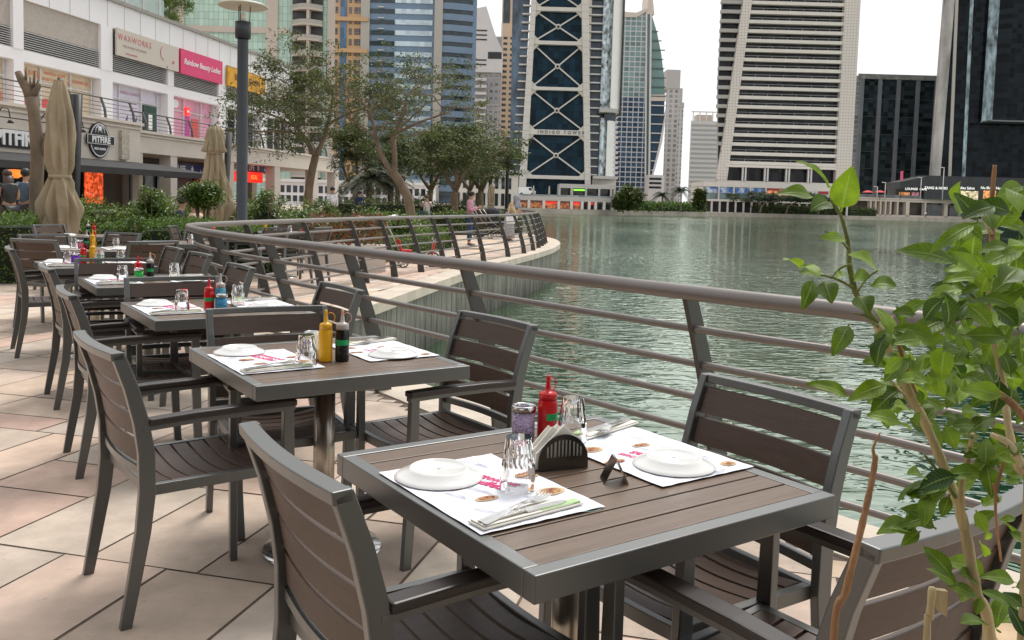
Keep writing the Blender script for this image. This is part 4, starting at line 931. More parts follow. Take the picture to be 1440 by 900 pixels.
lo=thing('pendant_lamp','glowing orange pendant lampshade inside the restaurant','lamp',mw(ls,-1,lz));m=MB();m.lathe([(.12,-.16),(.26,-.08),(.28,.05),(.2,.14),(1e-6,.15)],n=20);m.build('shade',ORL,lo);m=MB();m.tube([(0,0,.15),(0,0,.6)],.01,5);m.build('cord',BLACK,lo)
# signs in the colonnade
NAVY=M('navy_sign',(.012,.02,.16),rough=.3,var=.05)
for s_,zc,txt,wid,lab in((hit(272,239,1.2)[0],hit(272,239,1.2)[1],'IEE A',4.4,'navy blue fascia sign behind the folded umbrella, white lettering'),(hit(364,238,1.2)[0],hit(364,238,1.2)[1],'LIFE',4.4,'navy blue pharmacy fascia sign reading in English and Arabic')):
    o=thing('fascia_sign',lab,'sign',mw(s_,1.2),MA);m=MB();m.box(-wid/2,wid/2,0,.12,zc-.26,zc+.28);m.build('board',NAVY,o)
    if txt=='LIFE':
        text('LIFE',.46,WHITE,'lettering',o,(-1.0,-.01,zc+.03),(R(90),0,0),bold=.012);text('ﻒﻳﻻ',.42,WHITE,'lettering',o,(1.15,-.01,zc+.05),(R(90),0,0),bold=.01)
        m=MB();m.box(-.2,-.02,-.02,0,zc-.1,zc+.16);m.ball((-.11,-.01,zc+.2),.07,.01,.05);m.build('emblem',WHITE,o);m=MB();m.box(-2.2,2.2,-.02,0,zc-.24,zc-.18);m.build('stripe',PINK,o)
    else:
        text('LIFE',.46,WHITE,'lettering',o,(-1.2,-.01,zc),(R(90),0,0),bold=.012);m=MB();m.box(-.25,-.02,-.02,0,zc-.18,zc+.1);m.ball((-.13,-.01,zc+.15),.07,.01,.06);m.build('emblem',WHITE,o)
        text('ﻒﻳﻻ',.42,WHITE,'lettering',o,(1.1,-.01,zc+.02),(R(90),0,0),bold=.01)
o=thing('fascia_sign','bright red lit box sign below the navy pharmacy sign','sign',mw(hit(350,249,1.0)[0],1.0),MA);m=MB();m.box(-2.2,1.9,0,.2,hit(350,249,1.0)[1]-.32,hit(350,249,1.0)[1]+.32);m.build('box',M('red_lit_box',(.9,.03,.015),emit=.55,var=.04),o);text('KCAL',.34,M('orange_letters',(.9,.3,.05),emit=.6),'lettering',o,(.7,-.01,hit(350,249,1.0)[1]),(R(90),0,0),bold=.01)
# ------------------------------------------------------------------ towers
def X(px,Y,py=280):return at(px,py,Y).x
def Zp(px,py,Y):return at(px,py,Y).z
TG='towers around the lake'
BEI=M('tower_beige_stone',(.50,.44,.38),rough=.7,var=.05,scale=.15);OFFW=M('tower_off_white',(.66,.64,.62),rough=.6,var=.04,scale=.2)
def tower(name,label,x0,x1,y0,y1,z1,mat,z0=0):
    o=thing(name,label,'tower',((x0+x1)/2,y0,0),0,TG)
    m=MB();cx=(x0+x1)/2;off=max(0,x0/y0*(y1-y0));ofr=min(0,x1/y0*(y1-y0));m.prism([(x0-cx,0),(x1-cx,0),(max(x1-cx+ofr,x0-cx+2),y1-y0),(min(x0-cx+off,x1-cx-2),y1-y0)],z0,z1);m.build('body',mat,o)
    return o
def bands(par,nm,x0,x1,y,zs,h,th,mat,off=0):
    for z in zs:
        m=MB();m.box(x0,x1,y-th,y,z,z+h);m.build(nm,mat,par)
# A: mint glass tower with balconies
Y=200;x0=X(190,Y);x1=X(463,Y);cx=(x0+x1)/2
MINT=tint('mint_curtain_glass',(.42,.58,.49),1.1,1.6,rough=.12,var=.12,fc=(.2,.3,.26),fw=.09)
A=tower('glass_tower','mint green glass tower with beige stripes and curved balconies behind the arcade',x0,x1,Y,Y+30,70,MINT)
for px,w_ in((250,3),(381,2.6),(463,1.6)):
    m=MB();xx=X(px,Y)-cx;m.box(xx-w_/2,xx+w_/2,-.5,0,0,70.3);m.build('stone_pier',BEI,A)
for z in [Zp(300,45,Y)+8.6*i for i in range(-3,4)]:
    m=MB();m.box(x0-cx,X(405,Y)-cx,-.35,0,z,z+1.3);m.build('stone_band',BEI,A)
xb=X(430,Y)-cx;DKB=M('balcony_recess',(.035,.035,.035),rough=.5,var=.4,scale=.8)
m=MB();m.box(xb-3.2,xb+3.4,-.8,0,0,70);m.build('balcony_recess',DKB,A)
for i in range(20):
    z=2+3.35*i;m=MB();n=8
    arc_=[(xb-3.3+6.8*k/n,-1.-2.0*math.sin(math.pi*k/n)) for k in range(n+1)]
    m.prism(arc_+[(xb+3.5,-.78),(xb-3.3,-.78)],z,z+.45);b_=m.build('balcony_slab',BEI,A)
    m=MB();m.prism([(a_*1,c_+.0) for a_,c_ in arc_]+[(a_,c_+.12) for a_,c_ in arc_[::-1]],z+.46,z+1.3);m.build('parapet',M('balcony_parapet',(.38,.36,.32),rough=.6),b_)
m=MB();m.box(xb+.3,xb+.9,-2.7,-.8,0,70);m.build('column',BEI,A)
# B: sandy tower
Y=300;x0=X(462,Y);x1=X(514,Y);cx=(x0+x1)/2
SAND=M('sand_orange_stone',(.58,.36,.20),rough=.75,var=.06,scale=.1)
B=tower('stone_tower','sandy orange stone tower with a blue glass strip behind the trees',x0,x1,Y,Y+25,95,SAND)
BLG=tint('blue_strip_glass',(.10,.17,.28),2,3.4,rough=.1,var=.3);WG=tint('grey_window_glass',(.10,.09,.10),1.4,1.7,rough=.12,var=.4,fc=(.35,.24,.16),fw=.12)
m=MB();m.box(X(475,Y)-cx,X(484,Y)-cx,-.3,0,0,94);m.build('glass_strip',BLG,B)
for i in range(27):
    z=3+3.5*i
    for pa,pb in((467,472),(487,491),(494,503)):m=MB();m.box(X(pa,Y)-cx,X(pb,Y)-cx,-.12,0,z,z+2.1);m.build('window',WG,B)
for z in(Zp(490,30,Y),Zp(490,36,Y)-9):
    m=MB();m.box(x0-cx-.4,x1-cx,-1.2,0,z,z+1.3);m.build('cornice',SAND,B)
# C: blue office tower
Y=300;x0=X(505,Y);xf=X(613,Y);x1=X(664,Y);cx=(x0+x1)/2
BLUEP=M('blue_grey_spandrel',(.16,.235,.34),rough=.4,var=.08,scale=.1,spec=.6)
C=tower('office_tower','blue grey office tower with white and dark window bands and a beige fin',x0,x1,Y,Y+26,110,BLUEP)
BEF=M('pale_fin_stone',(.44,.41,.37),rough=.7,var=.05)
m=MB();m.box(x0-cx-.3,X(516,Y)-cx,-.6,0,0,110.5);m.build('stone_pier',BEF,C)
m=MB();m.box(X(607,Y)-cx,X(618,Y)-cx,-3.5,0,0,111);m.build('stone_fin',BEF,C)
DKW=tint('dark_band_glass',(.03,.045,.055),1.6,4,rough=.06,var=.35);WHW=tint('bright_band_glass',(.55,.66,.74),1.6,4,rough=.12,var=.22)
xm=X(551,Y)-cx
for i in range(30):
    z=2.5+3.55*i
    m=MB();m.box(X(516,Y)-cx+.1,xm-.2,-.25,0,z,z+1.45);m.build('window_band',DKW,C)
    m=MB();m.box(xm,X(603,Y)-cx,-.3,0,z,z+1.6);m.build('window_band',WHW,C)
    # faceted right side, stepping back
    p=[(X(618,Y)-cx,-3.),(X(630,Y)-cx,-2.9),(X(637,Y)-cx,-2.2),(X(650,Y)-cx,-1.4),(X(664,Y)-cx,.3)]
    m=MB();m.prism(p+[(p[-1][0],.6),(p[0][0],.6)],z+1.45,z+3.52);m.build('spandrel',BLUEP,C)
    q=[(a_-.0,c_+.35) for a_,c_ in p];m=MB();m.prism(q+[(p[-1][0],.9),(p[0][0],.9)],z-.03,z+1.45);m.build('window_band',DKW,C)
for k in range(10):
    m=MB();z=Zp(530,26,Y)+3.55*(k-8);m.box(X(528,Y)-cx,X(536,Y)-cx,-1.1,-.26,z,z+.25);m.build('maintenance_ledge',OFFW,C)
# D: pale stepped tower
Y=400;x0=X(664,Y);x1=X(700,Y);cx=(x0+x1)/2;zt=Zp(680,38,Y)
D=tower('apartment_tower','narrow pale apartment tower with stacked white balconies and a stepped crown',x0,x1,Y,Y+22,zt-4,M('grey_tower_render',(.34,.33,.33),rough=.7,var=.15,scale=.3))
m=MB()
m.prism([(x0-cx,zt-20),(x1-cx+.2,zt-20),(x1-cx+.2,zt-10),(X(690,Y)-cx,zt-3),(X(677,Y)-cx,zt+9),(x0-cx,zt+8)],-.8,12,axis='y');m.build('crown',OFFW,D)
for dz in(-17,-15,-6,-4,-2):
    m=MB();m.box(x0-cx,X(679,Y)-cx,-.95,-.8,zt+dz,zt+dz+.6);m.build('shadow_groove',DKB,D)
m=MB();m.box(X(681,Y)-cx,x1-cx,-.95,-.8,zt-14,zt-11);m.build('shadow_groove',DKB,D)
for i in range(int((zt-22)/3.1)):
    z=2+3.1*i;m=MB();m.box(x0-cx-.4,X(680,Y)-cx,-1.6,0,z,z+1.2);m.build('balcony_slab',OFFW,D)
    m=MB();m.box(X(681,Y)-cx,X(699,Y)-cx,-.1,0,z+1.3,z+2.3);m.build('window_row',tint('pale_row_glass',(.13,.14,.15),2.2,4,rough=.15,var=.5,fc=(.4,.39,.38),fw=.7) if i==0 else bpy.data.materials['pale_row_glass'],D)
# E: cream tower with small windows
Y=430;x0=X(699,Y);x1=X(724,Y);cx=(x0+x1)/2
CRM=M('cream_tower_render',(.62,.47,.33),rough=.75,var=.04)
E_=tower('apartment_tower','slim cream tower with a grid of small dark windows',x0,x1,Y,Y+22,118,CRM)
m=MB();m.box(x0-cx+.6,X(710,Y)-cx,-.3,0,Zp(705,32,Y),118.4);m.build('glass_strip',DKW,E_)
m=MB();m.box(x0-cx-.2,x0-cx+.5,-.2,0,0,Zp(705,32,Y));m.build('corner_pier',OFFW,E_)
for i in range(30):
    z=2+2.65*i
    if z>Zp(705,36,Y):break
    for pa,pb in((702,707.5),(711.5,715.5)):m=MB();m.box(X(pa,Y)-cx,X(pb,Y)-cx,-.08,0,z,z+1.2);m.build('window',DKW,E_)
# F: braced tower
Y=205;xw0=X(713,Y);xr=X(868,Y);cx=(xw0+xr)/2;ZT=62
NAV=tint('navy_curtain_glass',(.008,.026,.042),1.25,1.5,rough=.07,var=.5,fc=(.005,.012,.018),fw=.05,spec=.1)
FB=thing('braced_tower','tall tower with white stone frame and X bracing over dark blue glass','tower',(cx,Y,0),0,TG)
z_=lambda py:Zp(780,py,Y)
FRS=M('frame_stone',(.60,.57,.52),rough=.65,var=.05,scale=.3)
def fx(zz,side):  # frame leans inwards with height
    zb,zt_=z_(252),z_(0);k=(zz-zb)/(zt_-zb)
    if side<0:return (X(729.5,Y)+(X(747,Y,10)-X(729.5,Y))*k-cx,X(739.5,Y)+(X(754,Y,10)-X(739.5,Y))*k-cx)
    return (X(821,Y)+(X(817,Y,10)-X(821,Y))*k-cx,X(829,Y)+(X(827,Y,10)-X(829,Y))*k-cx)
m=MB();a0,a1=fx(0,-1),fx(0,1);t0,t1=fx(ZT,-1),fx(ZT,1)
m.prism([(a0[1]-.3,0),(a1[0]+.3,0),(t1[0]+.3,ZT),(t0[1]-.3,ZT)],.5,20,axis='y');m.build('curtain_glass',NAV,FB)
for sd in(-1,1):
    b0=fx(0,sd);b1=fx(ZT,sd);m=MB();m.prism([(b0[0],0),(b0[1],0),(b1[1],ZT+.5),(b1[0],ZT+.5)],-1.2,.8,axis='y');m.build('frame_pier',FRS,FB)
    m=MB()
    for k in range(40):
        zz=1.6*k;c=fx(zz,sd);m.box(c[0]+.02,c[1]-.02,-1.215,-1.2,zz,zz+.06)
    m.build('stone_joint',M('stone_joint',(.36,.34,.31),rough=.8),FB)
bz_=[(247,252),(183,190),(123,127.5),(58.5,63.5),(11,16.5),(-36,-30),(-80,-75)]
lv=[]
for pa,pb in bz_:
    za,zb=z_(pb),z_(pa);l=fx((za+zb)/2,-1)[1];r_=fx((za+zb)/2,1)[0];m=MB();m.box(l-.15,r_+.15,-.9,.5,za,zb);m.build('frame_beam',FRS,FB);lv.append((za,zb))
text('INDIGO TOWER',1.0,M('steel_letters',(.12,.13,.15),rough=.4),'lettering',FB,(-.8,-1.0,z_(186.5)),(R(90),0,0),bold=.03,spacing=1.6)
for (a_,b_),(c_,d_) in zip(lv,lv[1:]):
    za,zb=b_,c_;l0,r0=fx(za,-1)[1],fx(za,1)[0];l1,r1=fx(zb,-1)[1],fx(zb,1)[0];xm=(l0+r0+l1+r1)/4;zm=(za+zb)/2
    m=MB()
    for p,q in(((l0,za),(xm,zm)),((r0,za),(xm,zm)),((l1,zb),(xm,zm)),((r1,zb),(xm,zm))):m.beam((p[0],.1,p[1]),(q[0],.1,q[1]),.3,.36,up=(0,1,0))
    m.tube([(xm,-.2,zm),(xm,.45,zm)],.62,16);m.build('cross_brace',FRS,FB)
    m=MB();m.tube([(xm,-.24,zm),(xm,-.2,zm)],.3,12);m.build('brace_hub',DARK,FB)
    for (x_,z__,sx,sz) in((l0,za,1,1),(r0,za,-1,1),(l1,zb,1,-1),(r1,zb,-1,-1)):
        m=MB();m.prism([(x_-.1*sx,z__),(x_+1.3*sx,z__),(x_-.1*sx,z__+1.4*sz)],-.6,.45,axis='y');m.build('gusset',FRS,FB)
# wings
WGL=tint('wing_window_glass',(.05,.09,.14),1.2,1.9,rough=.08,var=.5)
m=MB();m.prism([(X(716,Y)-cx,0),(X(731,Y)-cx,0),(X(747,Y,0)-cx,ZT-4),(X(720,Y,0)-cx,ZT-4)],2.5,18,axis='y');m.build('left_wing',M('wing_glass_blue',(.07,.11,.16),rough=.12,var=.8,scale=.5,stretch=(1,1,.5)),FB)
m=MB();m.box(X(824,Y)-cx,X(842,Y)-cx,1.5,18,0,ZT-2);m.build('right_wing',M('wing_glass_dark',(.03,.05,.075),rough=.1,var=.6,scale=.6),FB)
for k in range(30):
    z=z_(245)+1.92*k
    if z>ZT-5:break
    l=fx(z,-1)[0];m=MB();m.box(l-1.9+.05*(k%3),l,1.2,2.5,z,z+.28);m.build('floor_slab',OFFW,FB);m=MB();m.box(fx(z,1)[1],X(839,Y)-cx,.2,1.5,z,z+.3);m.build('floor_slab',OFFW,FB)
def curved(nm,pxa,pxb,pya,pyb,mat,y=.0,bulge=.9):
    m=MB();n=10;xa,xb=X(pxa,Y)-cx,X(pxb,Y)-cx;za,zb=z_(pyb),z_(pya) if pya>-999 else ZT
    m.prism([(xa+(xb-xa)*k/n,y-bulge*math.sin(math.pi*(.35+.65*k/n))) for k in range(n+1)]+[(xb,12),(xa,12)],za,zb);return m.build(nm,mat,FB)
SHW=M('glossy_white_cladding',(.82,.81,.78),rough=.3,var=.05,scale=.3)
MIR=M('mirror_strip_glass',(.35,.40,.42),rough=.12,var=1.,scale=1.3,stretch=(1,1,.6),metal=.2)
curved('curved_cladding',853,867.5,-999,153,SHW);curved('mirror_strip',839,853,-999,153,MIR,y=.2);curved('curved_cladding',850,860,168,250,SHW);curved('mirror_strip',840,850,168,250,MIR,y=.2)
curved('dark_edge',866.5,869,-999,157,DARK);curved('soffit_band',838,868.5,151.5,157,M('soffit_stone',(.45,.43,.4),rough=.6),bulge=2.6);curved('soffit_band',832,866,246,250,M('soffit_stone',(0,0,0)),bulge=2.6);curved('core',832,866,250,292,M('frame_stone',(0,0,0)),y=1.);curved('core',846,862,157,168,M('wing_glass_dark',(0,0,0)),y=1.)
# F podium
Y=188;x0=X(728,Y);x1=X(868,Y);cx=(x0+x1)/2;zp=lambda py:Zp(800,py,Y)
PD=thing('waterfront_podium','low white restaurant podium with red lit shopfronts at the foot of the braced tower','building',(cx,Y,0))
PW=M('podium_pale_stone',(.48,.45,.42),rough=.7,var=.06,scale=.4,dirt=.15)
m=MB();m.box(x0-cx-9,x1-cx,0,16,zp(283),zp(277));m.box(x0-cx-9,x1-cx,3,16,0,zp(283));m.build('terrace_slab',PW,PD)
m=MB();bx0=X(788,Y)-cx;bx1=X(868,Y)-cx;m.box(bx0,bx1,4,15,zp(277),zp(275.5));m.box(bx0,bx1,4,15,zp(264),zp(258));m.box(bx0,bx1,9,15,zp(276),zp(264));
for px in(788,806,826,845,862,867):m.box(X(px,Y)-cx-.2,X(px,Y)-cx+.2,4,5,zp(276),zp(264))
m.build('upper_pavilion',PW,PD)
m=MB();m.box(bx0+.3,bx1-.3,6,6.2,zp(275.5),zp(264));m.build('dark_glazing',GLD,PD)
o=thing('lit_sign','bright green lit restaurant sign on the podium pavilion','sign',(X(816,Y),Y+3.8,0));m=MB();m.box(-1.2,1.2,0,.15,zp(267.5),zp(265.5));m.build('box',M('green_lit',(.25,.9,.05),emit=.9),o)
WARMI=M('warm_lit_interior',(.5,.2,.09),rough=.6,var=.9,scale=1.6,emit=.35);REDL=M('red_lit_fascia',(.85,.05,.03),emit=.7,var=.3,scale=1)
pcs=[728,744,765,786,804,819,829,838,850,862,868]
for i,px in enumerate(pcs):
    m=MB();xx=X(px,Y)-cx;m.box(xx-.28,xx+.28,-.1,1,0,zp(283));m.build('column',OFFW,PD)
for i,(pa,pb) in enumerate(zip(pcs,pcs[1:])):
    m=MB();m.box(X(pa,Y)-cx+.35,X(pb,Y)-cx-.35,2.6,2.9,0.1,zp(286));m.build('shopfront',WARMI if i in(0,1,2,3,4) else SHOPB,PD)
    if i in(2,4,6):m=MB();m.box(X(pa,Y)-cx+.35,X(pb,Y)-cx-.35,2.2,2.5,zp(287),zp(284));m.build('lit_fascia',REDL,PD)
m=MB();m.box(x0-cx-9,x1-cx,.05,.12,zp(277),zp(274.5));m.build('balustrade',tint('pale_balustrade_glass',(.25,.28,.28),1.2,3,var=.3),PD)
# cluster of folded parasols and planters on the podium
for px in(750,772,803):
    o=thing('folded_parasol','small folded parasol on the podium terrace across the water','parasol',(X(px,190),190,zp(277)),0,'parasols on the far podium');m=MB();m.lathe([(.05,0),(.05,.4),(.22,.5),(.12,2.),(.02,2.3)],n=8);m.build('canopy',M('cream_parasol',(.55,.45,.35),rough=.8),o)
o=thing('white_van','small white van parked on the podium terrace','van',(X(741,190),191,zp(277)));m=MB();m.prism([(-1.9,.3),(1.7,.3),(1.9,1.),(1.2,1.35),(.9,1.9),(-1.9,1.9)],-.9,.9,axis='y');m.build('body',WHITE,o);m=MB()
for x in(-1.2,1.1):m.tube([(x,-.95,.35),(x,.95,.35)],.34,12)
m.build('wheels',DARK,o);m=MB();m.prism([(.35,1.2),(1.1,1.2),(.85,1.75),(.35,1.75)],-.915,.915,axis='y');m.build('window',DARK,o)
# G: teal tower with swept top
Y=420;cx=X(900,Y);G_=thing('swept_tower','teal glass tower with swept roofline, white grid and a raking right edge','tower',(cx,Y,0),0,TG)
zg=lambda px,py:Zp(px,py,Y)
def pp(l):return [(X(px,Y,py)-cx,zg(px,py)) for px,py in l]
GG=tint('teal_grid_glass',(.16,.25,.25),2.55,2.35,rough=.12,var=.3,fc=(.52,.54,.53),fw=.42,fr=.2);GB=tint('slate_grid_glass',(.05,.085,.13),2.55,2.35,rough=.12,var=.35,fc=(.50,.52,.54),fw=.42,fr=.2)
m=MB();m.prism(pp([(866,137),(908,137),(908,17),(895,24),(880,24),(868,20)]),0,25,axis='y');m.build('teal_grid_facade',GG,G_)
m=MB();m.prism(pp([(864,278),(906,278),(908,137),(866,137)]),0,25,axis='y');m.build('slate_grid_facade',GB,G_)
m=MB();m.prism(pp([(868,20),(880,24.5),(895,24.5),(908,17),(908,12),(895,18),(880,17),(868,7)]),-.5,25,axis='y')
m.prism(pp([(908,20),(920,20),(918,0),(917,-12),(912,-12),(911,8)]),-.5,20,axis='y');m.build('roof_sweep',M('warm_white_render',(.62,.55,.48),rough=.6),G_)
for a_,b_,c_,d_ in((908,910,906,908),(914,916.5,911,913.5)):
    m=MB();m.prism(pp([(c_,278),(d_,278),(b_,20),(a_,20)]),-.8,5,axis='y');m.build('white_pier',OFFW,G_)
m=MB();m.prism(pp([(908,278),(912,278),(914.5,20),(909.5,20)]),-.3,5,axis='y');m.build('glass_strip',M('dull_teal_strip',(.10,.17,.18),rough=.15,var=.2),G_)
TQ=M('teal_flank_glass',(.15,.27,.25),rough=.15,var=.15,scale=.1);TB_=M('blue_flank_glass',(.045,.085,.13),rough=.12,var=.2,scale=.1)
m=MB();m.prism(pp([(915,134),(935,134),(934,108),(930,75),(924,45),(917,22)]),.2,22,axis='y');m.build('teal_flank',TQ,G_)
m=MB();m.prism(pp([(913,250),(917,250),(923,230),(930,195),(934,160),(934.5,142),(914,142)]),.2,22,axis='y');m.build('blue_flank',TB_,G_)
m=MB();m.prism(pp([(913,142),(936,142),(936.5,133),(914,133)]),-.2,22,axis='y');m.build('belt_course',M('warm_white_render',(0,0,0)),G_)
for py in range(45,245,13):
    xr_=max(px for px,py0 in[(924+(py-45)*.36,0),(0,0)]) if py<75 else (930+(py-75)*.12 if py<108 else (934.5 if py<165 else (934-(py-165)*.13 if py<195 else 930-(py-195)*.24)))
    m=MB();m.box(X(915,Y,py)-cx,X(xr_+1.6,Y,py)-cx,-.35,.15,zg(920,py),zg(920,py)+.45);m.build('floor_line',OFFW if py>140 else M('dark_line',(.08,.12,.12),rough=.4),G_)
m=MB();m.prism(pp([(935,160),(938,150),(931,200),(922,235),(917,252),(914.5,252),(920,232),(927.5,200)]),-.5,2,axis='y');m.build('raking_fin',OFFW,G_)
for i in range(32):
    py=32+7.1*i
    m=MB();m.box(X(863.5,Y,py)-cx,X(868.5,Y,py)-cx,-1.2,0,zg(866,py),zg(866,py)+1.2);m.build('balcony_slab',OFFW,G_)
Y=400;m=MB();o=thing('annex_block','small white banded annex at the foot of the swept tower','building',(X(920,Y),Y,0));m.box(X(911,Y)-X(920,Y),X(933,Y)-X(920,Y),0,12,0,Zp(920,246,Y));m.build('body',OFFW,o)
for py in(250,256,262):
    m=MB();m.box(X(912,Y)-X(920,Y),X(929,Y)-X(920,Y),-.15,0,Zp(920,py+3,Y),Zp(920,py,Y));m.build('window_band',DKW,o)
# H, I far towers
FARW=M('far_grey_render',(.42,.41,.40),rough=.8,var=.05)
FG=tint('far_grid_glass',(.24,.245,.25),3.6,3.3,rough=.3,var=.3,fc=(.45,.44,.43),fw=1.5,fr=.35)
for px0,px1,pt,Y,lab in((931,949,99,600,'distant grey tower beside the raking edge of the teal tower'),(946,956,145,660,'distant slim tower with dotted windows, right of the grey one')):
    o=tower('distant_tower',lab,X(px0,Y),X(px1,Y),Y,Y+25,Zp((px0+px1)/2,pt,Y),FG)
    c_=(X(px0,Y)+X(px1,Y))/2;m=MB();zt=Zp((px0+px1)/2,pt,Y);m.box(X(px0,Y)-c_-.3,X(px1,Y)-c_+.3,-.5,25,zt-(12 if px0==931 else 3),zt+.5);m.build('crown',FARW,o)
    if px0==946:
        m=MB();m.box(-2,1.5,0,10,zt+.5,zt+11);m.build('roof_core',FARW,o)
Y=560;c_=X(987,Y);o=tower('distant_tower','pale banded tower with an open roof frame in the gap of sky',X(967,Y),X(1008,Y),Y,Y+30,Zp(987,170,Y),M('far_pale_render',(.52,.53,.52),rough=.7))
FB2=M('far_band_glass',(.30,.33,.33),rough=.3,var=.2)
for i in range(33):
    z=1.5+2.95*i
    if z>Zp(987,172,Y):break
    m=MB();m.box(X(968,Y)-c_,X(1007,Y)-c_,-.2,0,z,z+1.25);m.build('window_band',FB2,o)
m=MB();z0=Zp(987,170,Y);z1=Zp(987,158,Y)
for k in range(5):
    xx=X(969,Y)-c_+k*(X(1006,Y)-X(969,Y))/4.05;m.box(xx,xx+.6,.2,.8,z0,z1)
m.box(X(967,Y)-c_,X(1006,Y)-c_,.15,.85,z1,z1+.7);m.build('roof_frame',OFFW,o)
m=MB();m.box(X(976,Y)-c_,X(999,Y)-c_,3,12,z0,z1-1.2);m.build('plant_room',M('roof_box_beige',(.55,.48,.42),rough=.8),o)
# J: big banded tower
Y=260;zj=lambda py:Zp(1100,py,Y);cx=X(1100,Y);TOPJ=72
J=thing('banded_tower','massive off white tower with dark balcony bands and a leaning corner pier','tower',(cx,Y,0),0,TG)
JST=M('white_tile_stone',(.72,.67,.61),rough=.65,var=.05,scale=.5)
JS,t,b=nt('gridded_pale_stone');tc=N(t,'ShaderNodeTexCoord');sp=N(t,'ShaderNodeSeparateXYZ');t.links.new(tc.outputs['Object'],sp.inputs[0])
outs=[]
for k_ in(0,2):
    d_=N(t,'ShaderNodeMath',operation='DIVIDE');d_.inputs[1].default_value=.85;t.links.new(sp.outputs[k_],d_.inputs[0]);f_=N(t,'ShaderNodeMath',operation='FRACT');t.links.new(d_.outputs[0],f_.inputs[0]);l_=N(t,'ShaderNodeMath',operation='LESS_THAN');l_.inputs[1].default_value=.1;t.links.new(f_.outputs[0],l_.inputs[0]);outs.append(l_)
mx=N(t,'ShaderNodeMath',operation='MAXIMUM');t.links.new(outs[0].outputs[0],mx.inputs[0]);t.links.new(outs[1].outputs[0],mx.inputs[1])
mm=N(t,'ShaderNodeMix',data_type='RGBA');t.links.new(mx.outputs[0],mm.inputs[0]);mm.inputs[6].default_value=(.70,.64,.58,1);mm.inputs[7].default_value=(.40,.36,.33,1);t.links.new(mm.outputs[2],b.inputs['Base Color']);b.inputs['Roughness'].default_value=.6
JG=tint('balcony_dark_glass',(.022,.022,.026),1.7,3,rough=.15,var=.7,spec=.2)
def jx(z,which):
    zb,zt_=zj(258),zj(0);k=(z-zb)/(zt_-zb)
    L0=X(1007.5,Y,258)-cx;L1=X(1044.5,Y,0)-cx;L2=X(1021,Y,258)-cx;L3=X(1057,Y,0)-cx
    return L0+(L1-L0)*k if which==0 else L2+(L3-L2)*k
xr0=X(1172,Y)-cx;xr1=X(1193,Y)-cx;xl=X(1016,Y,0)-cx
m=MB();m.prism([(jx(0,0)+.5,0),(xr1-.2,0),(xr1-.2,TOPJ),(xl+.3,TOPJ),(xl+.1,zj(120)),(jx(zj(250),0)+.5,zj(250))],1.2,2.6,axis='y');m.box(xl+8,xr1-.3,2.5,26,0,TOPJ-.1);m.build('core',JG,J)
m=MB();m.prism([(jx(0,0),0),(jx(0,1),0),(jx(TOPJ,1),TOPJ),(jx(TOPJ,0),TOPJ)],-.9,1.3,axis='y');m.build('leaning_pier',JS,J)
m=MB();m.box(xr0,xr1+.1,-.9,26.3,0,TOPJ+.4);m.build('corner_pier',JS,J)
k=0;z=zj(233)
while z<TOPJ-2:
    l=jx(z+.4,1)
    m=MB();m.box(l-.1,xr0,-.6,1.25,z,z+.95);m.build('floor_slab',JST,J)
    m=MB();m.box(l,xr0,-.55,-.5,z+1.55,z+1.63)
    for q in range(8):m.box(l+(xr0-l)*q/7.-.04,l+(xr0-l)*q/7.+.04,-.54,-.49,z+.95,z+1.6)
    m.build('balcony_rail',M('pale_rail',(.4,.4,.4),rough=.4),J)
    if z>zj(215):
        m=MB();xa=max(xl,jx(z,0)-40);xa=xl-.3 if z>zj(150) else xl-.3+(jx(zj(240),0)-xl)*max(0,(zj(150)-z)/(zj(150)-zj(240)))
        m.box(xa,jx(z+.5,0)+.1,-.3,1.2,z,z+1.0);m.build('side_slab',M('grey_slab',(.42,.40,.37),rough=.7),J)
    z+=2.72;k+=1
m=MB();m.box(jx(zj(235),1)-1,xr0,-1.1,1.3,zj(237),zj(233.5));m.box(jx(zj(255),1)-.1,xr0,-.6,1.25,0,zj(256));m.build('base_beam',JST,J)
for px in(1042,1046,1073,1077,1103,1107,1134,1138):
    m=MB();m.box(X(px,Y)-cx-.22,X(px,Y)-cx+.22,-.8,.0,zj(256),zj(236.5));m.build('tall_column',OFFW,J)
m=MB();pts=[(X(1172,Y)-cx+1.2,zj(275))]+[(X(1178,Y)-cx+1.1+1.15*math.cos(q),zj(258)+1.3*math.sin(q)) for q in [math.pi-i*math.pi/10 for i in range(11)]]
pts=[(pts[1][0],zj(275))]+pts[1:]+[(pts[-1][0],zj(275))];m.prism(pts,-.95,-.88,axis='y');m.build('arched_window',DARK,J)
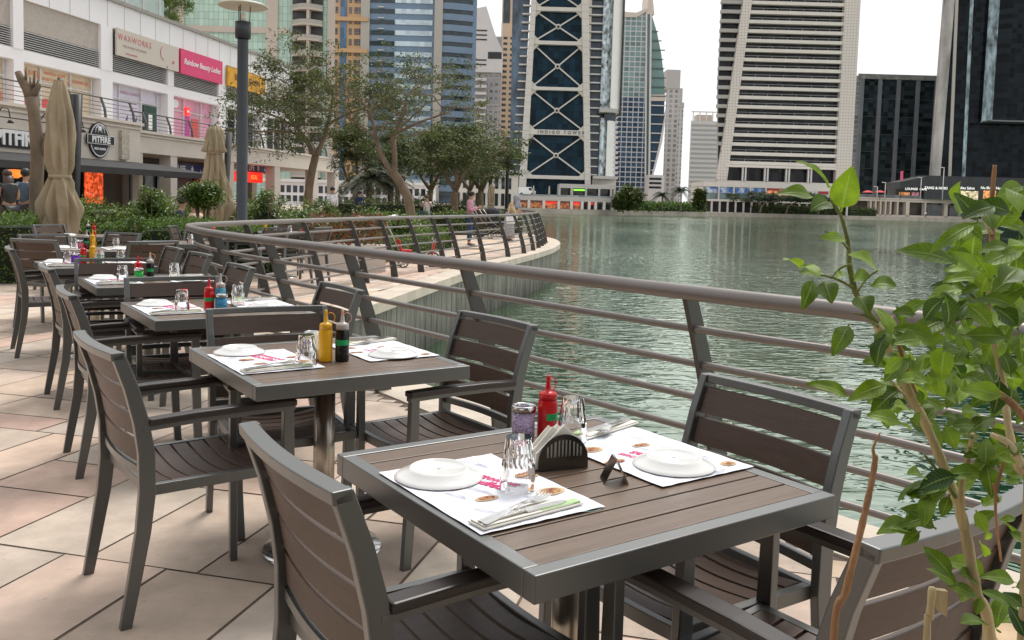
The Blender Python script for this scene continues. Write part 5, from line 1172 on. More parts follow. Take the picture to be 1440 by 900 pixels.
# J podium
Y=238;zk=lambda py:Zp(1080,py,Y);cx=X(1090,Y)
JP=thing('waterfront_podium','low pale podium with blue posters along its windows and a dark colonnade','building',(cx,Y,0))
m=MB();m.box(X(990,Y)-cx,X(1192,Y)-cx,0,18,zk(264.5),zk(257.5));m.box(X(990,Y)-cx,X(1200,Y)-cx,-.4,18,zk(285),zk(282));m.box(X(990,Y)-cx,X(1192,Y)-cx,2.,18,zk(284),zk(264));m.box(X(1130,Y)-cx,X(1192,Y)-cx,-.1,2,zk(282),zk(264.5))
m.box(X(990,Y)-cx,X(1200,Y)-cx,6,18,0,zk(285));m.build('walls',JST,JP)
BP,t,b=nt('blue_sky_poster');tc=N(t,'ShaderNodeTexCoord');n1=N(t,'ShaderNodeTexNoise');n1.inputs['Scale'].default_value=.7;n1.inputs['Detail'].default_value=5;t.links.new(tc.outputs['Object'],n1.inputs[0]);r=N(t,'ShaderNodeValToRGB');e=r.color_ramp.elements;e[0].position=.45;e[0].color=(.05,.16,.48,1);e[1].position=.6;e[1].color=(.6,.68,.75,1);t.links.new(n1.outputs[0],r.inputs[0]);t.links.new(r.outputs[0],b.inputs['Base Color'])
for pa,pb in((992,1009),(1012,1030),(1034,1053),(1056,1075)):
    m=MB();m.box(X(pa,Y)-cx,X(pb,Y)-cx,.3,.5,zk(273),zk(265));m.build('poster',BP,JP);m=MB();m.box(X(pa,Y)-cx,X(pb,Y)-cx,.5,.7,zk(281.5),zk(273.2));m.build('window',tint('podium_window',(.16,.22,.22),1.3,1.8,var=.6) if pa==992 else bpy.data.materials['podium_window'],JP)
    m=MB();xx=X(pb+1.5,Y)-cx;m.box(xx-.2,xx+.2,-.05,.9,zk(282),zk(264.5));m.build('pilaster',OFFW,JP)
m=MB();m.box(X(1078,Y)-cx,X(1122,Y)-cx,.3,.5,zk(281),zk(266));m.build('window',WARMI,JP)
for bb in((X(1078,Y)-cx,X(1095,Y)-cx,.1,.3,zk(267.5),zk(265)),(X(1150,Y)-cx,X(1164,Y)-cx,-.3,-.15,zk(271),zk(267))):m=MB();m.box(*bb);m.build('red_fascia',M('dark_red_board',(.4,.03,.05),rough=.5),JP)
for i in range(19):
    px=990+i*11.2;m=MB();xx=X(px,Y)-cx;m.box(xx-.22,xx+.22,-.2,.4,0,zk(285));m.build('column',OFFW,JP)
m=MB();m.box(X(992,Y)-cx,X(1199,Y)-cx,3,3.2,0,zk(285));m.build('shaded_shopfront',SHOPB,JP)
# promenade deck on the right
Y0,Y1=246,276;P0=Vector((X(1199,250),250,0));P1=Vector((X(1500,272),272,0));pd=(P1-P0).normalized();PA=math.atan2(pd.y,pd.x);LL=(P1-P0).length
RP=thing('raised_promenade','raised stone promenade with square openings along the right shore','building',P0,PA)
zr=4.6;
def sx(px):
    r=ray(px,295);den=r.x*pd.y-r.y*pd.x;t_=(P0.x*pd.y-P0.y*pd.x)/den;return (Vector((r.x*t_,r.y*t_,0))-Vector((P0.x,P0.y,0))).dot(pd)
def rz(px,py):
    s_=sx(px);q=P0+pd*s_;return Zp(px,py,q.y)
zt=rz(1330,281);zb=rz(1330,286)
m=MB();m.box(-2,LL,0,40,zb,zt);m.box(-2,LL,-.25,0,zt-.35,zt);m.build('deck_slab',M('warm_pale_stone',(.56,.49,.42),rough=.75,var=.06,dirt=.12),RP)
WPS=M('warm_pale_stone',(0,0,0))
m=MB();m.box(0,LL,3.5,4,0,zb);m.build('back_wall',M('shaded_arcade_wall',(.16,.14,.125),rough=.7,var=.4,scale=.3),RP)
for px in(1224,1231,1238,1245,1252,1262,1276,1301,1330,1362,1376,1398,1408,1432):
    w_=1.2 if px in(1276,1330,1398) else .5
    m=MB();m.box(sx(px)-w_/2,sx(px)+w_/2,-.1,1.2,0,zb);m.build('pier',WPS,RP)
for pa,pb in((1305,1326),(1337,1360),(1366,1374),(1412,1430)):
    m=MB();m.box(sx(pa),sx(pb),.5,.7,.5,zb-.5);m.build('shop_window',tint('arcade_window',(.07,.075,.08),1.5,3,rough=.1,var=.6) if pa==1305 else bpy.data.materials['arcade_window'],RP)
m=MB();m.box(0,LL,-.1,0,.0,.5);m.build('plinth',WPS,RP)
m=MB();m.box(-2,LL,.1,.16,zt,zt+.9);m.build('balustrade',tint('grey_balustrade_glass',(.12,.125,.13),1.6,5,var=.3),RP)
# lower quay path strip with planting
# K dark block
Y=300;x0=X(1192,Y);x1=X(1311,Y);cx=(x0+x1)/2;zK=lambda py:Zp(1250,py,Y)
KG=tint('black_office_glass',(.035,.050,.058),1.7,1.45,rough=.06,var=.7,fc=(.03,.035,.04),fw=.08,spec=.12)
K=tower('office_block','black glass office block with tall grey fins under the open sky',x0+2.,x1,Y,Y+34,zK(106),KG)
c_=(x0+2+x1)/2
GF=M('grey_fin_stone',(.24,.26,.28),rough=.5,var=.12,scale=.3)
m=MB();m.prism([(x0+1-c_,-.8),(x1-c_+.1,-.8),(x1-c_+.1,34),(x0+16-c_,34)],zK(112),zK(105));m.build('cornice',M('mottled_grey_stone',(.33,.33,.32),rough=.6,var=.35,scale=.5),K)
m=MB();m.box(X(1232,Y)-c_,X(1287,Y)-c_,6,20,zK(105),zK(101));m.build('roof_housing',M('pale_roof_box',(.5,.48,.45),rough=.7),K)
for px in(1203,1228,1254,1281,1307):
    m=MB();xx=X(px,Y)-c_;m.box(xx-.62,xx+.62,-.7,0,0,zK(112));m.build('fin',GF,K)
m=MB();m.add([(x0-c_+.2,0,0),(x0-c_+2.2,-.02,0),(x0-c_+2.2,-.02,zK(106)),(x0-c_+.2,0,zK(108))],[(0,1,2,3)]);
m=MB();m.prism([(x0-c_,1.5),(x0-c_+2.3,-.1),(x0-c_+3.3,3)],0,zK(107));m.build('chamfered_corner',tint('pale_corner_glass',(.20,.22,.24),1.2,1.6,var=.4,fc=(.45,.45,.45),fw=.15),K)
for py in(140,165,190,214,238):
    m=MB();m.box(x0+2.4-c_,x1-c_,-.12,0,zK(py),zK(py)+.2);m.build('floor_line',M('dim_line',(.07,.08,.085),rough=.5),K)
# L dark tower on the right
Y=262;TOPL=100;x0=X(1306,Y);cx=x0;zl=lambda py:Zp(1380,py,Y)
LG=tint('near_black_tower_glass',(.008,.012,.016),1.5,1.4,rough=.06,var=.7,fc=(.018,.02,.024),fw=.07,spec=.1)
Lt=thing('dark_tower','black glass tower with pale vertical strips at the right edge','tower',(x0,Y,0),0,TG)
m=MB();m.prism([(1,0),(40,0),(40,36),(19,36)],0,TOPL);m.build('body',LG,Lt)
STP=M('beige_edge_strip',(.46,.42,.38),rough=.6,var=.08);MST=M('mirror_vertical_strip',(.20,.26,.28),rough=.12,var=.9,scale=.8,stretch=(1,1,.4),metal=.3)
m=MB();m.prism([(0,0),(2.6,0),(4.6,TOPL),(1.7,TOPL)],-.4,1.2,axis='y');m.build('edge_strip',M('mixed_edge_strip',(.40,.37,.35),rough=.4,var=.5,scale=.25,stretch=(1,1,.4)),Lt)
for a_,b_,w_,mt in((1336,1343,.9,STP),(1355,1364,1.0,MST)):
    m=MB();xa=X(a_,Y,250)-x0;xb=X(b_+2,Y,0)-x0;kk=TOPL/Zp(1350,0,Y);m.prism([(xa-w_/2,0),(xa+w_/2,0),(xa+w_/2+(xb-xa)*kk,TOPL),(xa-w_/2+(xb-xa)*kk,TOPL)],-.35,0,axis='y');m.build('vertical_strip',mt,Lt)
m=MB();bx=X(1378,Y,170)-x0;m.prism([(bx,-1),(bx+3.2,-6),(bx+30,-6),(bx+30,0),(bx,0)],zl(171),TOPL);m.build('projecting_box',LG,Lt)
m=MB();m.prism([(bx-.1,-1.05),(bx+1.6,-3.7),(bx+1.5,-3.5),(bx,-.9)],zl(171)-.4,TOPL);m.build('corner_strip',MST,Lt)
m=MB();m.box(bx,bx+30,-6,0,zl(173),zl(171));m.build('box_soffit',M('grey_soffit',(.15,.16,.17),rough=.5),Lt)
# black shop pavilion on the promenade
Y=256;cx=X(1300,Y);zs=lambda px,py:Zp(px,py,Y)
SP=thing('shop_pavilion','black shop pavilion with white shop lettering on the raised promenade','building',(cx,Y,0))
zbase=zt
m=MB();m.box(X(1299,Y)-cx,X(1460,Y)-cx,0,8,zbase,zs(1350,248));m.prism([(X(1262,Y)-cx,zs(1262,266)),(X(1299,Y)-cx,zs(1299,262)),(X(1299,Y)-cx,zs(1299,248)),(X(1262,Y)-cx,zs(1262,256))],-1,8,axis='y');m.box(X(1263,Y)-cx,X(1299,Y)-cx,2,8,zbase,zs(1290,262));m.build('walls',M('charcoal_cladding',(.022,.024,.028),rough=.4,var=.3,scale=.5),SP)
LT=M('bright_letters',(.9,.9,.85),emit=.5)
for px,s_ in((1315,'TANG & HOKI'),(1357,'Ladies Salon'),(1392,'Nu Shape Nu')):
    text(s_,1.05,LT,'lettering',SP,(X(px,Y)-cx,-.05,zs(px,264.5)),(R(90),0,0),bold=.02)
text('LOUNGE  CAFE',.9,LT,'lettering',SP,(X(1285,Y)-cx,-1.05,zs(1285,266)),(R(90),0,0),bold=.02)
for pa,pb,mt in((1268,1283,M('orange_display',(.7,.3,.1),emit=.35,var=.8,scale=1.2)),(1286,1296,M('pink_display',(.5,.2,.25),emit=.3,var=.8,scale=1.2)),(1344,1375,M('cream_display',(.6,.5,.3),emit=.4,var=.9,scale=1.)),(1382,1400,M('orange_display',(0,0,0)))):
    m=MB();m.box(X(pa,Y)-cx,X(pb,Y)-cx,-.06 if pa>1300 else 1.9,0 if pa>1300 else 1.98,zbase+.2,zs(pa,268 if pa>1300 else 270));m.build('display_window',mt,SP)
LAMPW=M('white_lamp_metal',(.62,.6,.56),rough=.5)
for px,pt,Y in((1325,236,247),(1233,263,250),(1244,257,251),(1164+130,250,252)):
    pb_=Zp(px,281,Y);z1=Zp(px,pt,Y);o=thing('street_lamp',{1325:'tallest pale street lamp, in front of the black shop pavilion',1233:'short lamp post left of the red parasols',1244:'lamp post between the two red parasols'}.get(px,'slim post beside the pink banner'),'lamp post',(X(px,Y),Y,pb_));m=MB();m.tube([(0,0,0),(0,0,z1-pb_)],[.16,.12],6);m.build('post',LAMPW,o);m=MB();m.beam((.1,0,z1-pb_),(-1.1,-.2,z1-pb_+.15),.35,.2);m.build('lamp_head',LAMPW,o)
for px in(1220,1237):
    Y=252;zb_=Zp(px,281,Y);o=thing('parasol','open red parasol on the raised promenade across the lake, %s of the lamp'%('left' if px==1220 else 'right'),'parasol',(X(px,Y),Y,zb_),0,'red parasols across the lake');m=MB();m.lathe([(1.7,2.1),(.9,2.5),(1e-6,2.75)],n=8,smooth=False);m.build('canopy',M('red_canvas',(.6,.06,.07),rough=.8),o);m=MB();m.tube([(0,0,0),(0,0,2.6)],.05,5);m.build('pole',DARK,o)
o=thing('banner','pink feather banner on the raised promenade','banner',(X(1266,251),251,Zp(1266,281,251)));m=MB();m.tube([(0,0,0),(0,0,5.2)],.06,5);m.build('pole',DARK,o);z1=Zp(1266,240,251)-o.location.z;m=MB();m.prism([(-.35,z1-2.6),(.5,z1-2.8),(.35,z1),(-.4,z1-.2)],-.03,.03,axis='y');m.build('flag',M('pink_flag',(.75,.10,.2),rough=.6),o)
# low buildings seen behind the trees on the left shore
for pa,pb,pt,Y,lab in((375,600,258,120,'low white building glimpsed between the trees on the left shore'),(640,728,242,150,'low pale terrace building behind the trees near the braced tower')):
    c_=X((pa+pb)/2,Y);o=thing('low_building',lab,'building',(c_,Y,0));zt_=Zp((pa+pb)/2,pt,Y);m=MB();m.box(X(pa,Y)-c_,X(pb,Y)-c_,0,14,0,zt_);m.build('walls',WHITEW if pa==375 else BEIGE,o)
    n=int((pb-pa)/9)
    for k in range(n):
        m=MB();xx=X(pa+4+9*k,Y)-c_;m.box(xx-.28,xx+.28,-.1,0,.5,zt_*.42);m.build('window',GLD,o)
        m=MB();m.box(xx-.28,xx+.28,-.1,0,zt_*.55,zt_*.85);m.build('window',GLD,o)
    m=MB();m.box(X(pa,Y)-c_-.4,X(pb,Y)-c_+.4,-.6,14.2,zt_,zt_+.4);m.build('roof_edge',OFFW,o)
# ------------------------------------------------------------------ vegetation
rg=np.random.default_rng(11)
def unit(n,g):
    v=g.normal(size=(n,3));return v/np.linalg.norm(v,axis=1,keepdims=True)
def foliage(par,C,rad,n,L,mat,seed,flat=.45,vbase=None,name='crown',droop=.3):
    """leaf clumps of n leaves round each centre of C"""
    g=np.random.default_rng(seed);C=np.asarray(C);k=len(C)
    c=np.repeat(C,n,axis=0);r_=np.repeat(np.asarray(rad)*np.ones(k),n)[:,None]
    off=unit(k*n,g)*(g.random((k*n,1))**.45)*r_*np.array([1,1,flat]);P_=c+off
    D=unit(k*n,g)*np.array([1,1,.5]);D[:,2]-=droop;Nn=unit(k*n,g)*.6+np.array([0,0,1])
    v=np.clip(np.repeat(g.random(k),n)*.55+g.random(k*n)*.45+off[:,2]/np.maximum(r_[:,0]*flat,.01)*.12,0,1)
    return leaves(name,P_,D,Nn,L*(.6+.8*g.random(k*n)),L*.42*(.7+.6*g.random(k*n)),mat,par,seed,vv=v)
def tree(name,label,base,limbs,depth,seed,crad,cn,L,mat,sub=3,spread=.75,rr=.16,bare=.0,group=None,seglen=.8,flatdir=.35,cat='tree',leafsub=1,flat=.35,low=None):
    """limbs: list of polylines (world) forming trunk and main forks"""
    g=random.Random(seed);o=thing(name,label,cat,base,0,group);B=Vector(base);m=MB();tips=[]
    def grow(p,d,l,r_,dep):
        pts=[p];q=p.copy();dd=d.copy();ns=3
        for i in range(ns):
            dd=(dd+Vector((g.uniform(-.25,.25),g.uniform(-.25,.25),g.uniform(-.12,.16)))).normalized();q=q+dd*l/ns;pts.append(q.copy())
        r2=r_*.55;m.tube([x-B for x in pts],[r_,r_*.86,r_*.7,r2],6 if r_>.02 else 4,caps=False)
        if dep<=1 and g.random()>bare:
            for i in range(leafsub):tips.append(pts[-1-min(i,2)])
        if dep<=0:return
        for k in range(sub if dep>1 else sub-1 or 1):
            ax=Vector((g.gauss(0,1),g.gauss(0,1),g.gauss(0,flatdir)));ax=(ax-dd*ax.dot(dd)).normalized()
            nd=(dd*(1-spread*.5)+ax*spread*g.uniform(.6,1.1)+Vector((0,0,.02))).normalized();nd.z*=.75;nd.normalize()
            st=pts[-1] if k<2 else pts[-2]
            grow(st,nd,l*g.uniform(.62,.85),r2 if st is pts[-1] else r2*.8,dep-1)
    for poly,r0,r1,end in limbs:
        pts=[Vector(p) for p in poly];n=len(pts)
        # smooth the polyline
        sm=[]
        for i in range(n-1):
            a=pts[max(i-1,0)];b_=pts[i];c_=pts[i+1];d_=pts[min(i+2,n-1)]
            for k in range(4):
                u=k/4;sm.append(.5*((2*b_)+(c_-a)*u+(2*a-5*b_+4*c_-d_)*u*u+(3*b_-a-3*c_+d_)*u**3))
        sm.append(pts[-1]);nn_=len(sm)
        m.tube([x-B for x in sm],[r0+(r1-r0)*(i/(nn_-1))**.8 for i in range(nn_)],9)
        if end:
            d=(sm[-1]-sm[-2]).normalized();
            for k in range(end):
                ax=Vector((g.gauss(0,1),g.gauss(0,1),0)).normalized();grow(sm[-1],(d*.6+ax*spread).normalized(),seglen*g.uniform(.8,1.2),r1*.8,depth)
            for i in range(nn_//2,nn_-1,2):
                ax=Vector((g.gauss(0,1),g.gauss(0,1),.25)).normalized();grow(sm[i],ax,seglen*.8,r1*.6,max(depth-1,1))
    m.build('trunk',BARK,o)
    if tips:
        C=np.array([list(x-B) for x in tips]);foliage(o,C,crad,cn,L,mat,seed,flat=flat)
    return o
def wp(px,py,Y):return at(px,py,Y)
def wl(l,Y,jit=0):return [tuple(at(px,py,Y+(0 if len(q)==0 else q[0]))) for px,py,*q in l]
TRG='trees along the promenade'
Y=36;b0=at(431,300,Y);b0.z=0
tree('acacia_tree','forked acacia tree in front of the arcade corner, feathery sparse crown',b0,[
 ([tuple(b0)]+wl([(433,280),(438,245),(444,219)],Y),.19,.15,0),
 (wl([(444,221),(432,200),(418,180),(398,155)],Y),.13,.06,3),(wl([(444,221),(455,195),(463,165),(468,135)],Y),.12,.05,3),
 (wl([(432,195,0),(405,185,-1),(372,185,-2)],Y),.07,.04,3),(wl([(418,180,0),(390,165,-1),(362,155,-1)],Y),.06,.035,3),(wl([(418,178,0),(416,140,1),(412,108,1)],Y),.07,.04,2),(wl([(460,175,0),(490,160,-1),(520,150,-2)],Y),.06,.04,3)],
 4,3,.34,10,.15,LEAFD,spread=1.0,seglen=.9,bare=.38,group=TRG,leafsub=1)
Y=31;b0=at(580,310,Y);b0.z=0
tree('acacia_tree','leaning acacia tree with mostly bare twigs, centre of the promenade',b0,[
 ([tuple(b0)]+wl([(575,285),(563,258),(553,243)],Y),.19,.15,0),
 (wl([(553,245),(538,222),(530,200),(524,172),(512,145)],Y),.12,.045,3),(wl([(554,245),(555,215),(552,195),(566,165),(572,135)],Y),.12,.045,3),
 (wl([(530,195,0),(505,175,1),(480,160,2)],Y),.05,.03,2),(wl([(552,190,0),(590,172,-1),(625,160,-1)],Y),.06,.03,2),(wl([(556,210,0),(560,185,2),(600,145,2)],Y),.05,.03,2)],
 4,9,.24,9,.13,LEAFD,spread=1.0,seglen=.92,bare=.55,group=TRG)
for px,Y,sd,rad,lab,top,w_ in((640,40,21,.75,'leafy acacia with several pale trunks beside the man in pink',205,46),(605,47,22,.8,'dense acacia behind the woman in white',205,40),(500,50,23,.8,'acacia behind the white shirted man, partly hidden',195,38),(676,44,24,.7,'acacia at the right end of the promenade row, nearest the braced tower',215,34),(660,52,25,.8,'farther dense acacia in the row, between the two right hand ones',200,40),(560,56,26,.9,'far acacia filling the gap left of the bare leaning tree',200,46)):
    b0=at(px,300,Y);b0.z=0;k=lambda x,y,dy=0:tuple(at(x,y,Y+dy))
    tree('acacia_tree',lab,b0,[([tuple(b0),k(px-1,280),k(px+1,268)],.2,.15,0),([k(px+1,268),k(px-12,250,1),k(px-w_*.5,(top+262)/2,1)],.12,.06,3),([k(px+1,268),k(px+10,250,-1),k(px+w_*.55,(top+258)/2,-1)],.12,.06,3),([k(px+1,268),k(px+2,245),k(px,top+12)],.11,.05,3)],
      3,sd,rad*.62,12,.18,LEAFD,spread=1.0,seglen=.95,group=TRG,leafsub=2,flat=.4)
# palms
def palm(label,base,h,r,n,seed,scale=1.,group='palm trees'):
    g=random.Random(seed);o=thing('palm_tree',label,'palm',base,0,group)
    m=MB();m.tube([(0,0,0),(.05,0,h*.5),(0,.05,h)],[.22*scale,.17*scale,.19*scale],8);m.build('trunk',BARK,o)
    P_=[];D=[];NN=[];LL=[]
    m=MB()
    for i in range(n):
        a=g.uniform(0,6.283);el=g.uniform(-.25,1.2);pts=[]
        for k in range(9):
            u=k/8;x=r*u*math.cos(el*.9)*1.0;z=h+r*(math.sin(el)*u-.75*u*u);pts.append(Vector((x*math.cos(a),x*math.sin(a),z)))
        m.tube(pts,[.03*scale*(1-.8*k/8) for k in range(9)],4,caps=False)
        for k in range(1,9):
            for q in range(4):
                p=pts[k-1].lerp(pts[k],q/4);d=(pts[k]-pts[k-1]).normalized();s_=d.cross(Vector((0,0,1))).normalized()
                for sg in(-1,1):
                    P_.append(tuple(p));D.append(tuple(d*.6+s_*sg+Vector((0,0,-.35+g.uniform(-.2,.2)))));NN.append((d.x*.1,d.y*.1,1));LL.append(r*.22*(1-.5*k/8))
    m.build('frond_ribs',BARK,o);leaves('fronds',np.array(P_),np.array(D),np.array(NN),np.array(LL),np.array(LL)*.16,LEAFP,o,seed)
    return o
for px,Y,h,r,lab in((518,46,2.3,2.1,'low wide palm behind the planting, left of the leaning tree'),(548,50,2.2,2.0,'second low palm just left of the leaning trunk'),(957,192,4.6,3.2,'far date palm across the water, standing clear of the bushes'),(931,196,3.6,3.0,'far greyish palm left of the clear standing palm')):
    b0=at(px,290,Y);b0.z=0;palm(lab,b0,h,r,34,px,1.)
# cut tree with stubs
Y=16;b0=at(50,330,Y);b0.z=0;o=thing('pruned_tree','pruned bare tree trunk with cut stubs beside the folded umbrella','tree',b0);m=MB();f=lambda px,py:at(px,py,Y)-b0
m.tube([(0,0,0),f(51,310),f(51,260),f(53,220),f(51,190),f(48,160),f(44,137)],[.13,.12,.115,.115,.11,.10,.115],12)
m.tube([f(44,140),f(38,125),f(30,112),f(25,101)],[.10,.085,.07,.055],10);m.tube([f(45,138),f(50,128),f(56,119)],[.08,.06,.04],8)
for a,b_ in(((36,118),(37,94)),((47,124),(49,99)),((44,128),(42,108)),((50,126),(54,112)),((52,124),(57,118)),((50,130),(58,121))):m.tube([f(*a),f(*b_)],[.03,.012],6)
m.tube([f(55,222),f(61,210),f(66,195),f(69,180)],[.07,.065,.06,.05],8);m.build('trunk',BARK,o)
# roof garden
for s_,off,h,lab,sd in((19.3,6,2.6,'round crowned tree on the arcade roof garden behind the lamp head',41),(16.6,5,2.4,'slender dark tree on the roof garden left of the round one',42)):
    b0=mw(s_,off,10.5);tree('roof_tree',lab,b0,[([tuple(b0),tuple(b0+Vector((.1,0,1.2))),tuple(b0+Vector((0,.1,h*.7)))],.14,.09,4)],3,sd,.45,40,.16,LEAFH,seglen=1.0,spread=.8,leafsub=2,flat=.6,group='roof garden trees')
o=thing('yucca_plant','spiky yucca on the roof garden edge','plant',mw(17.9,4,10.5));n=60;D=unit(n,rg);D[:,2]=np.abs(D[:,2]);leaves('blades',np.zeros((n,3))+np.array([0,0,.5]),D,unit(n,rg),.9*np.ones(n),.06*np.ones(n),LEAFH,o,2)
o=thing('glass_balustrade','glass balustrade on the arcade roof edge','railing',MO,MA);m=MB();m.box(8,16,3.2,3.23,10.6,11.6);m.build('glass',M('roof_glass',(.42,.5,.47),rough=.15,var=.1),o)
for i in range(6):
    m=MB();m.box(8+1.5*i,8.06+1.5*i,3.15,3.28,10.6,11.65);m.build('post',OFFW,o)
# shrubs and hedges
CORE=M('shaded_hedge_core',(.012,.02,.007),rough=.9,var=.4,scale=8)  # dark filler core against see-through; shade inside the foliage put into its colour
def shrub(label,px,top,Y,hw,n,L,mat=LEAFH,z0=0,stem=0,seed=None,name='shrub',cat='shrub',grp='planting beds behind the tables'):
    c=at(px,top,Y);zt_=c.z;r=abs(at(px+hw,top,Y).x-c.x);seed=seed or int(px*7+top);g=np.random.default_rng(seed)
    o=thing(name,label,cat,(c.x,Y,0),0,grp);zb=z0+stem;h=zt_-zb
    m=MB()
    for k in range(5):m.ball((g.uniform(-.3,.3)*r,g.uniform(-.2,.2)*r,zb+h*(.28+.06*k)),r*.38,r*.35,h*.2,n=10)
    m.build('dark_core',CORE,o)
    m=MB();ns=7
    for k in range(ns):
        a=g.uniform(0,6.28);m.tube([(g.uniform(-.1,.1),g.uniform(-.1,.1),0),(math.cos(a)*r*.35,math.sin(a)*r*.35,zb+h*.4),(math.cos(a)*r*.6,math.sin(a)*r*.6,zb+h*.85)],[.02,.014,.005],5,caps=False)
    m.build('stems',BARK,o)
    k=max(14,int(n/45));C=unit(k,g)*(g.random((k,1))**.3)*np.array([r*.8,r*.7,h*.42])+np.array([0,0,zb+h*.5])
    foliage(o,C,np.full(k,r*.33)*(.7+.6*g.random(k)),int(n/k),L,mat,seed,flat=.9,droop=.05,name='leaves');return o
def hedge(label,x0,y0,x1,y1,wd,h,n,L,mat,seed,lump=.05,name='hedge',cat='hedge'):
    a=Vector((x0,y0,0));b_=Vector((x1,y1,0));ln=(b_-a).length;rz=math.atan2(y1-y0,x1-x0);o=thing(name,label,cat,a,rz,None)
    m=MB();m.box(.05,ln-.05,-wd/2+.06,wd/2-.06,0,h-.07);m.build('dark_core',CORE,o)
    g=np.random.default_rng(seed);u=g.random((n,3));P_=np.empty((n,3));side=g.integers(0,4,n)
    P_[:,0]=u[:,0]*ln;P_[:,1]=(u[:,1]-.5)*wd;P_[:,2]=u[:,2]*h;P_[side==0,2]=h;P_[side==1,2]=h;P_[side==2,1]=-wd/2;P_[side==3,1]=wd/2*np.sign(u[side==3,0]-.3)
    P_+=g.normal(size=(n,3))*lump;P_[:,2]+=np.sin(P_[:,0]*2.3+seed)*lump
    D=unit(n,g);D[:,2]+=.4;leaves('leaves',P_,D,unit(n,g)+np.array([0,-.4,.6]),L*(.6+.8*g.random(n)),L*.5*np.ones(n),mat,o,seed);return o
hedge('low clipped hedge at the left edge behind the far chairs',-11.5,11.6,-6.9,12.9,1.2,.86,9000,.05,LEAFB,3)
hedge('box hedge between the folded umbrella and the railing bend',-7.0,13.6,-4.2,15.2,1.0,.80,9000,.045,LEAFB,4)
hedge('dark green hedge strip left of the lamp post',-9.5,15.2,-5.6,16.4,1.,.75,7000,.05,LEAFB,5)
hedge('clipped hedge behind the curved railing beside the red tricycle',-3.3,17.6,-2.2,25.0,1.1,.48,11000,.05,LEAFH,6)
hedge('long loose hedge behind the curved railing, below the leaning tree',-7.2,21.5,-2.9,27.5,1.4,.62,10000,.07,LEAFH,7,lump=.12)
hedge('hedge bed under the arcade beyond the lamp post',-12,24,-7.5,29,1.6,.8,9000,.08,LEAFH,8,lump=.15)
hedge('dark planting strip at the foot of the acacia row',-3.5,33,0,38,1.2,.7,5000,.08,LEAFH,9,lump=.1)
hedge('dark hedge far along the promenade behind the woman in white',-8,38,-2,42,1.2,1.1,6000,.09,LEAFD,10,lump=.1)
for a in [('yellowish shrub at the left edge in front of the dark haired woman',6,284,13.5,24,1600,.07),('shrub left of the umbrella foot',28,318,12.6,26,1400,.05),('leafy shrub right behind the umbrella fabric',128,292,13.9,30,2200,.07),('glossy shrub under the orange screen',160,282,14.2,34,2600,.075),('tall rounded shrub between screen and second umbrella',214,250,15.0,34,3600,.08),('low shrub between two taller ones',188,300,13.6,26,1800,.07),('bushy shrub just right of the lamp post',378,262,19.5,32,2600,.09),('shrub in front of the white shirted man',425,283,19,42,3000,.085),('shrub with reddish stalks left of the white shirted man',405,292,17.5,26,1600,.07),('pale leaved shrub right of the white shirted man',520,284,19.5,36,2800,.09),('broad shrub left of the leaning trunk',560,297,21,34,2400,.08),('shrub filling the bed below the white shirt',478,303,18,34,2600,.08),('shrub at the foot of the arcade column',455,275,27,26,1600,.1),('deep green shrub behind the lamp post',350,280,21,26,1800,.09),('small bright shrub by the woman in white',622,288,33,13,900,.09),('small bushy plant at the rail end of the row',590,298,30,18,1000,.09)]:shrub(*a)
shrub('small multi stemmed topiary tree in front of the second umbrella',285,254,16.2,33,3600,.07,LEAFH,stem=1.05)
shrub('narrow dark conifer behind the woman in white',604,262,36,8,900,.1,LEAFD)
for px,top,Y,hw,lab in((887,260,186,20,'big dark bush across the water left of the palms'),(984,262,205,9,'dark round tree beside the pale podium across the water'),(872,272,184,8,'small bush beside the far podium corner')):
    shrub(lab,px,top,Y,hw,2400,.9,LEAFD,grp='bushes across the lake')
hedge('low clipped hedge on the far bank',25,195.5,47,219.5,2.,1.6,3000,.6,LEAFB,12,lump=.2)
hedge('brown green hedge strip below the flat crowned trees on the far bank',62,228,100,245,2.,1.7,3500,.6,LEAFD,13,lump=.2)
for px,Y,lab in((1068,225,'flat crowned pale tree in front of the blue posters'),(1105,228,'wide flat crowned tree in the middle of the far bank'),(1150,230,'flat crowned tree near the arched window')):
    b0=at(px,300,Y);b0.z=0;k=lambda dx,z:(b0.x+dx,b0.y,z)
    tree('flat_crowned_tree',lab,b0,[([k(0,0),k(.4,1.6),k(1.2,2.6)],.25,.18,0),([k(1.2,2.6),k(3.2,3.2),k(5,3.5)],.15,.08,3),([k(.8,2.0),k(-1.8,3.0),k(-4.,3.5)],.15,.08,3)],2,px,1.2,50,.5,LEAFP,spread=.9,seglen=2.2,flatdir=.05,leafsub=2,flat=.3,group='flat crowned trees across the lake')
# planter with flowers
o=thing('planter','beige stone planter box with reddish flowering plants beside the curved railing','planter',(-2.95,16.3,0),R(8));m=MB();m.box(-.85,.6,-.35,.35,0,.42);m.box(-.9,.65,-.4,.4,.42,.47);m.build('box',BEIGE,o)
n=900;P_=rg.random((n,3))*np.array([1.4,.7,.55])+np.array([-.8,-.35,.45]);leaves('leaves',P_,unit(n,rg)+np.array([0,0,.7]),unit(n,rg),.12*np.ones(n),.04*np.ones(n),leafmat('reddish_leaf',(.03,.05,.015),(.30,.10,.06)),o,5)
o=thing('planter','low beige planter box at the left picture edge','planter',(-5.45,8.5,0),R(10));m=MB();m.box(-.6,.2,-.3,.3,0,.5);m.build('box',BEIGE,o)
n=260;P_=rg.random((n,3))*np.array([.75,.55,.3])+np.array([-.6,-.28,.5]);leaves('leaves',P_,unit(n,rg)+np.array([0,0,.7]),unit(n,rg),.08*np.ones(n),.03*np.ones(n),LEAFH,o,6)
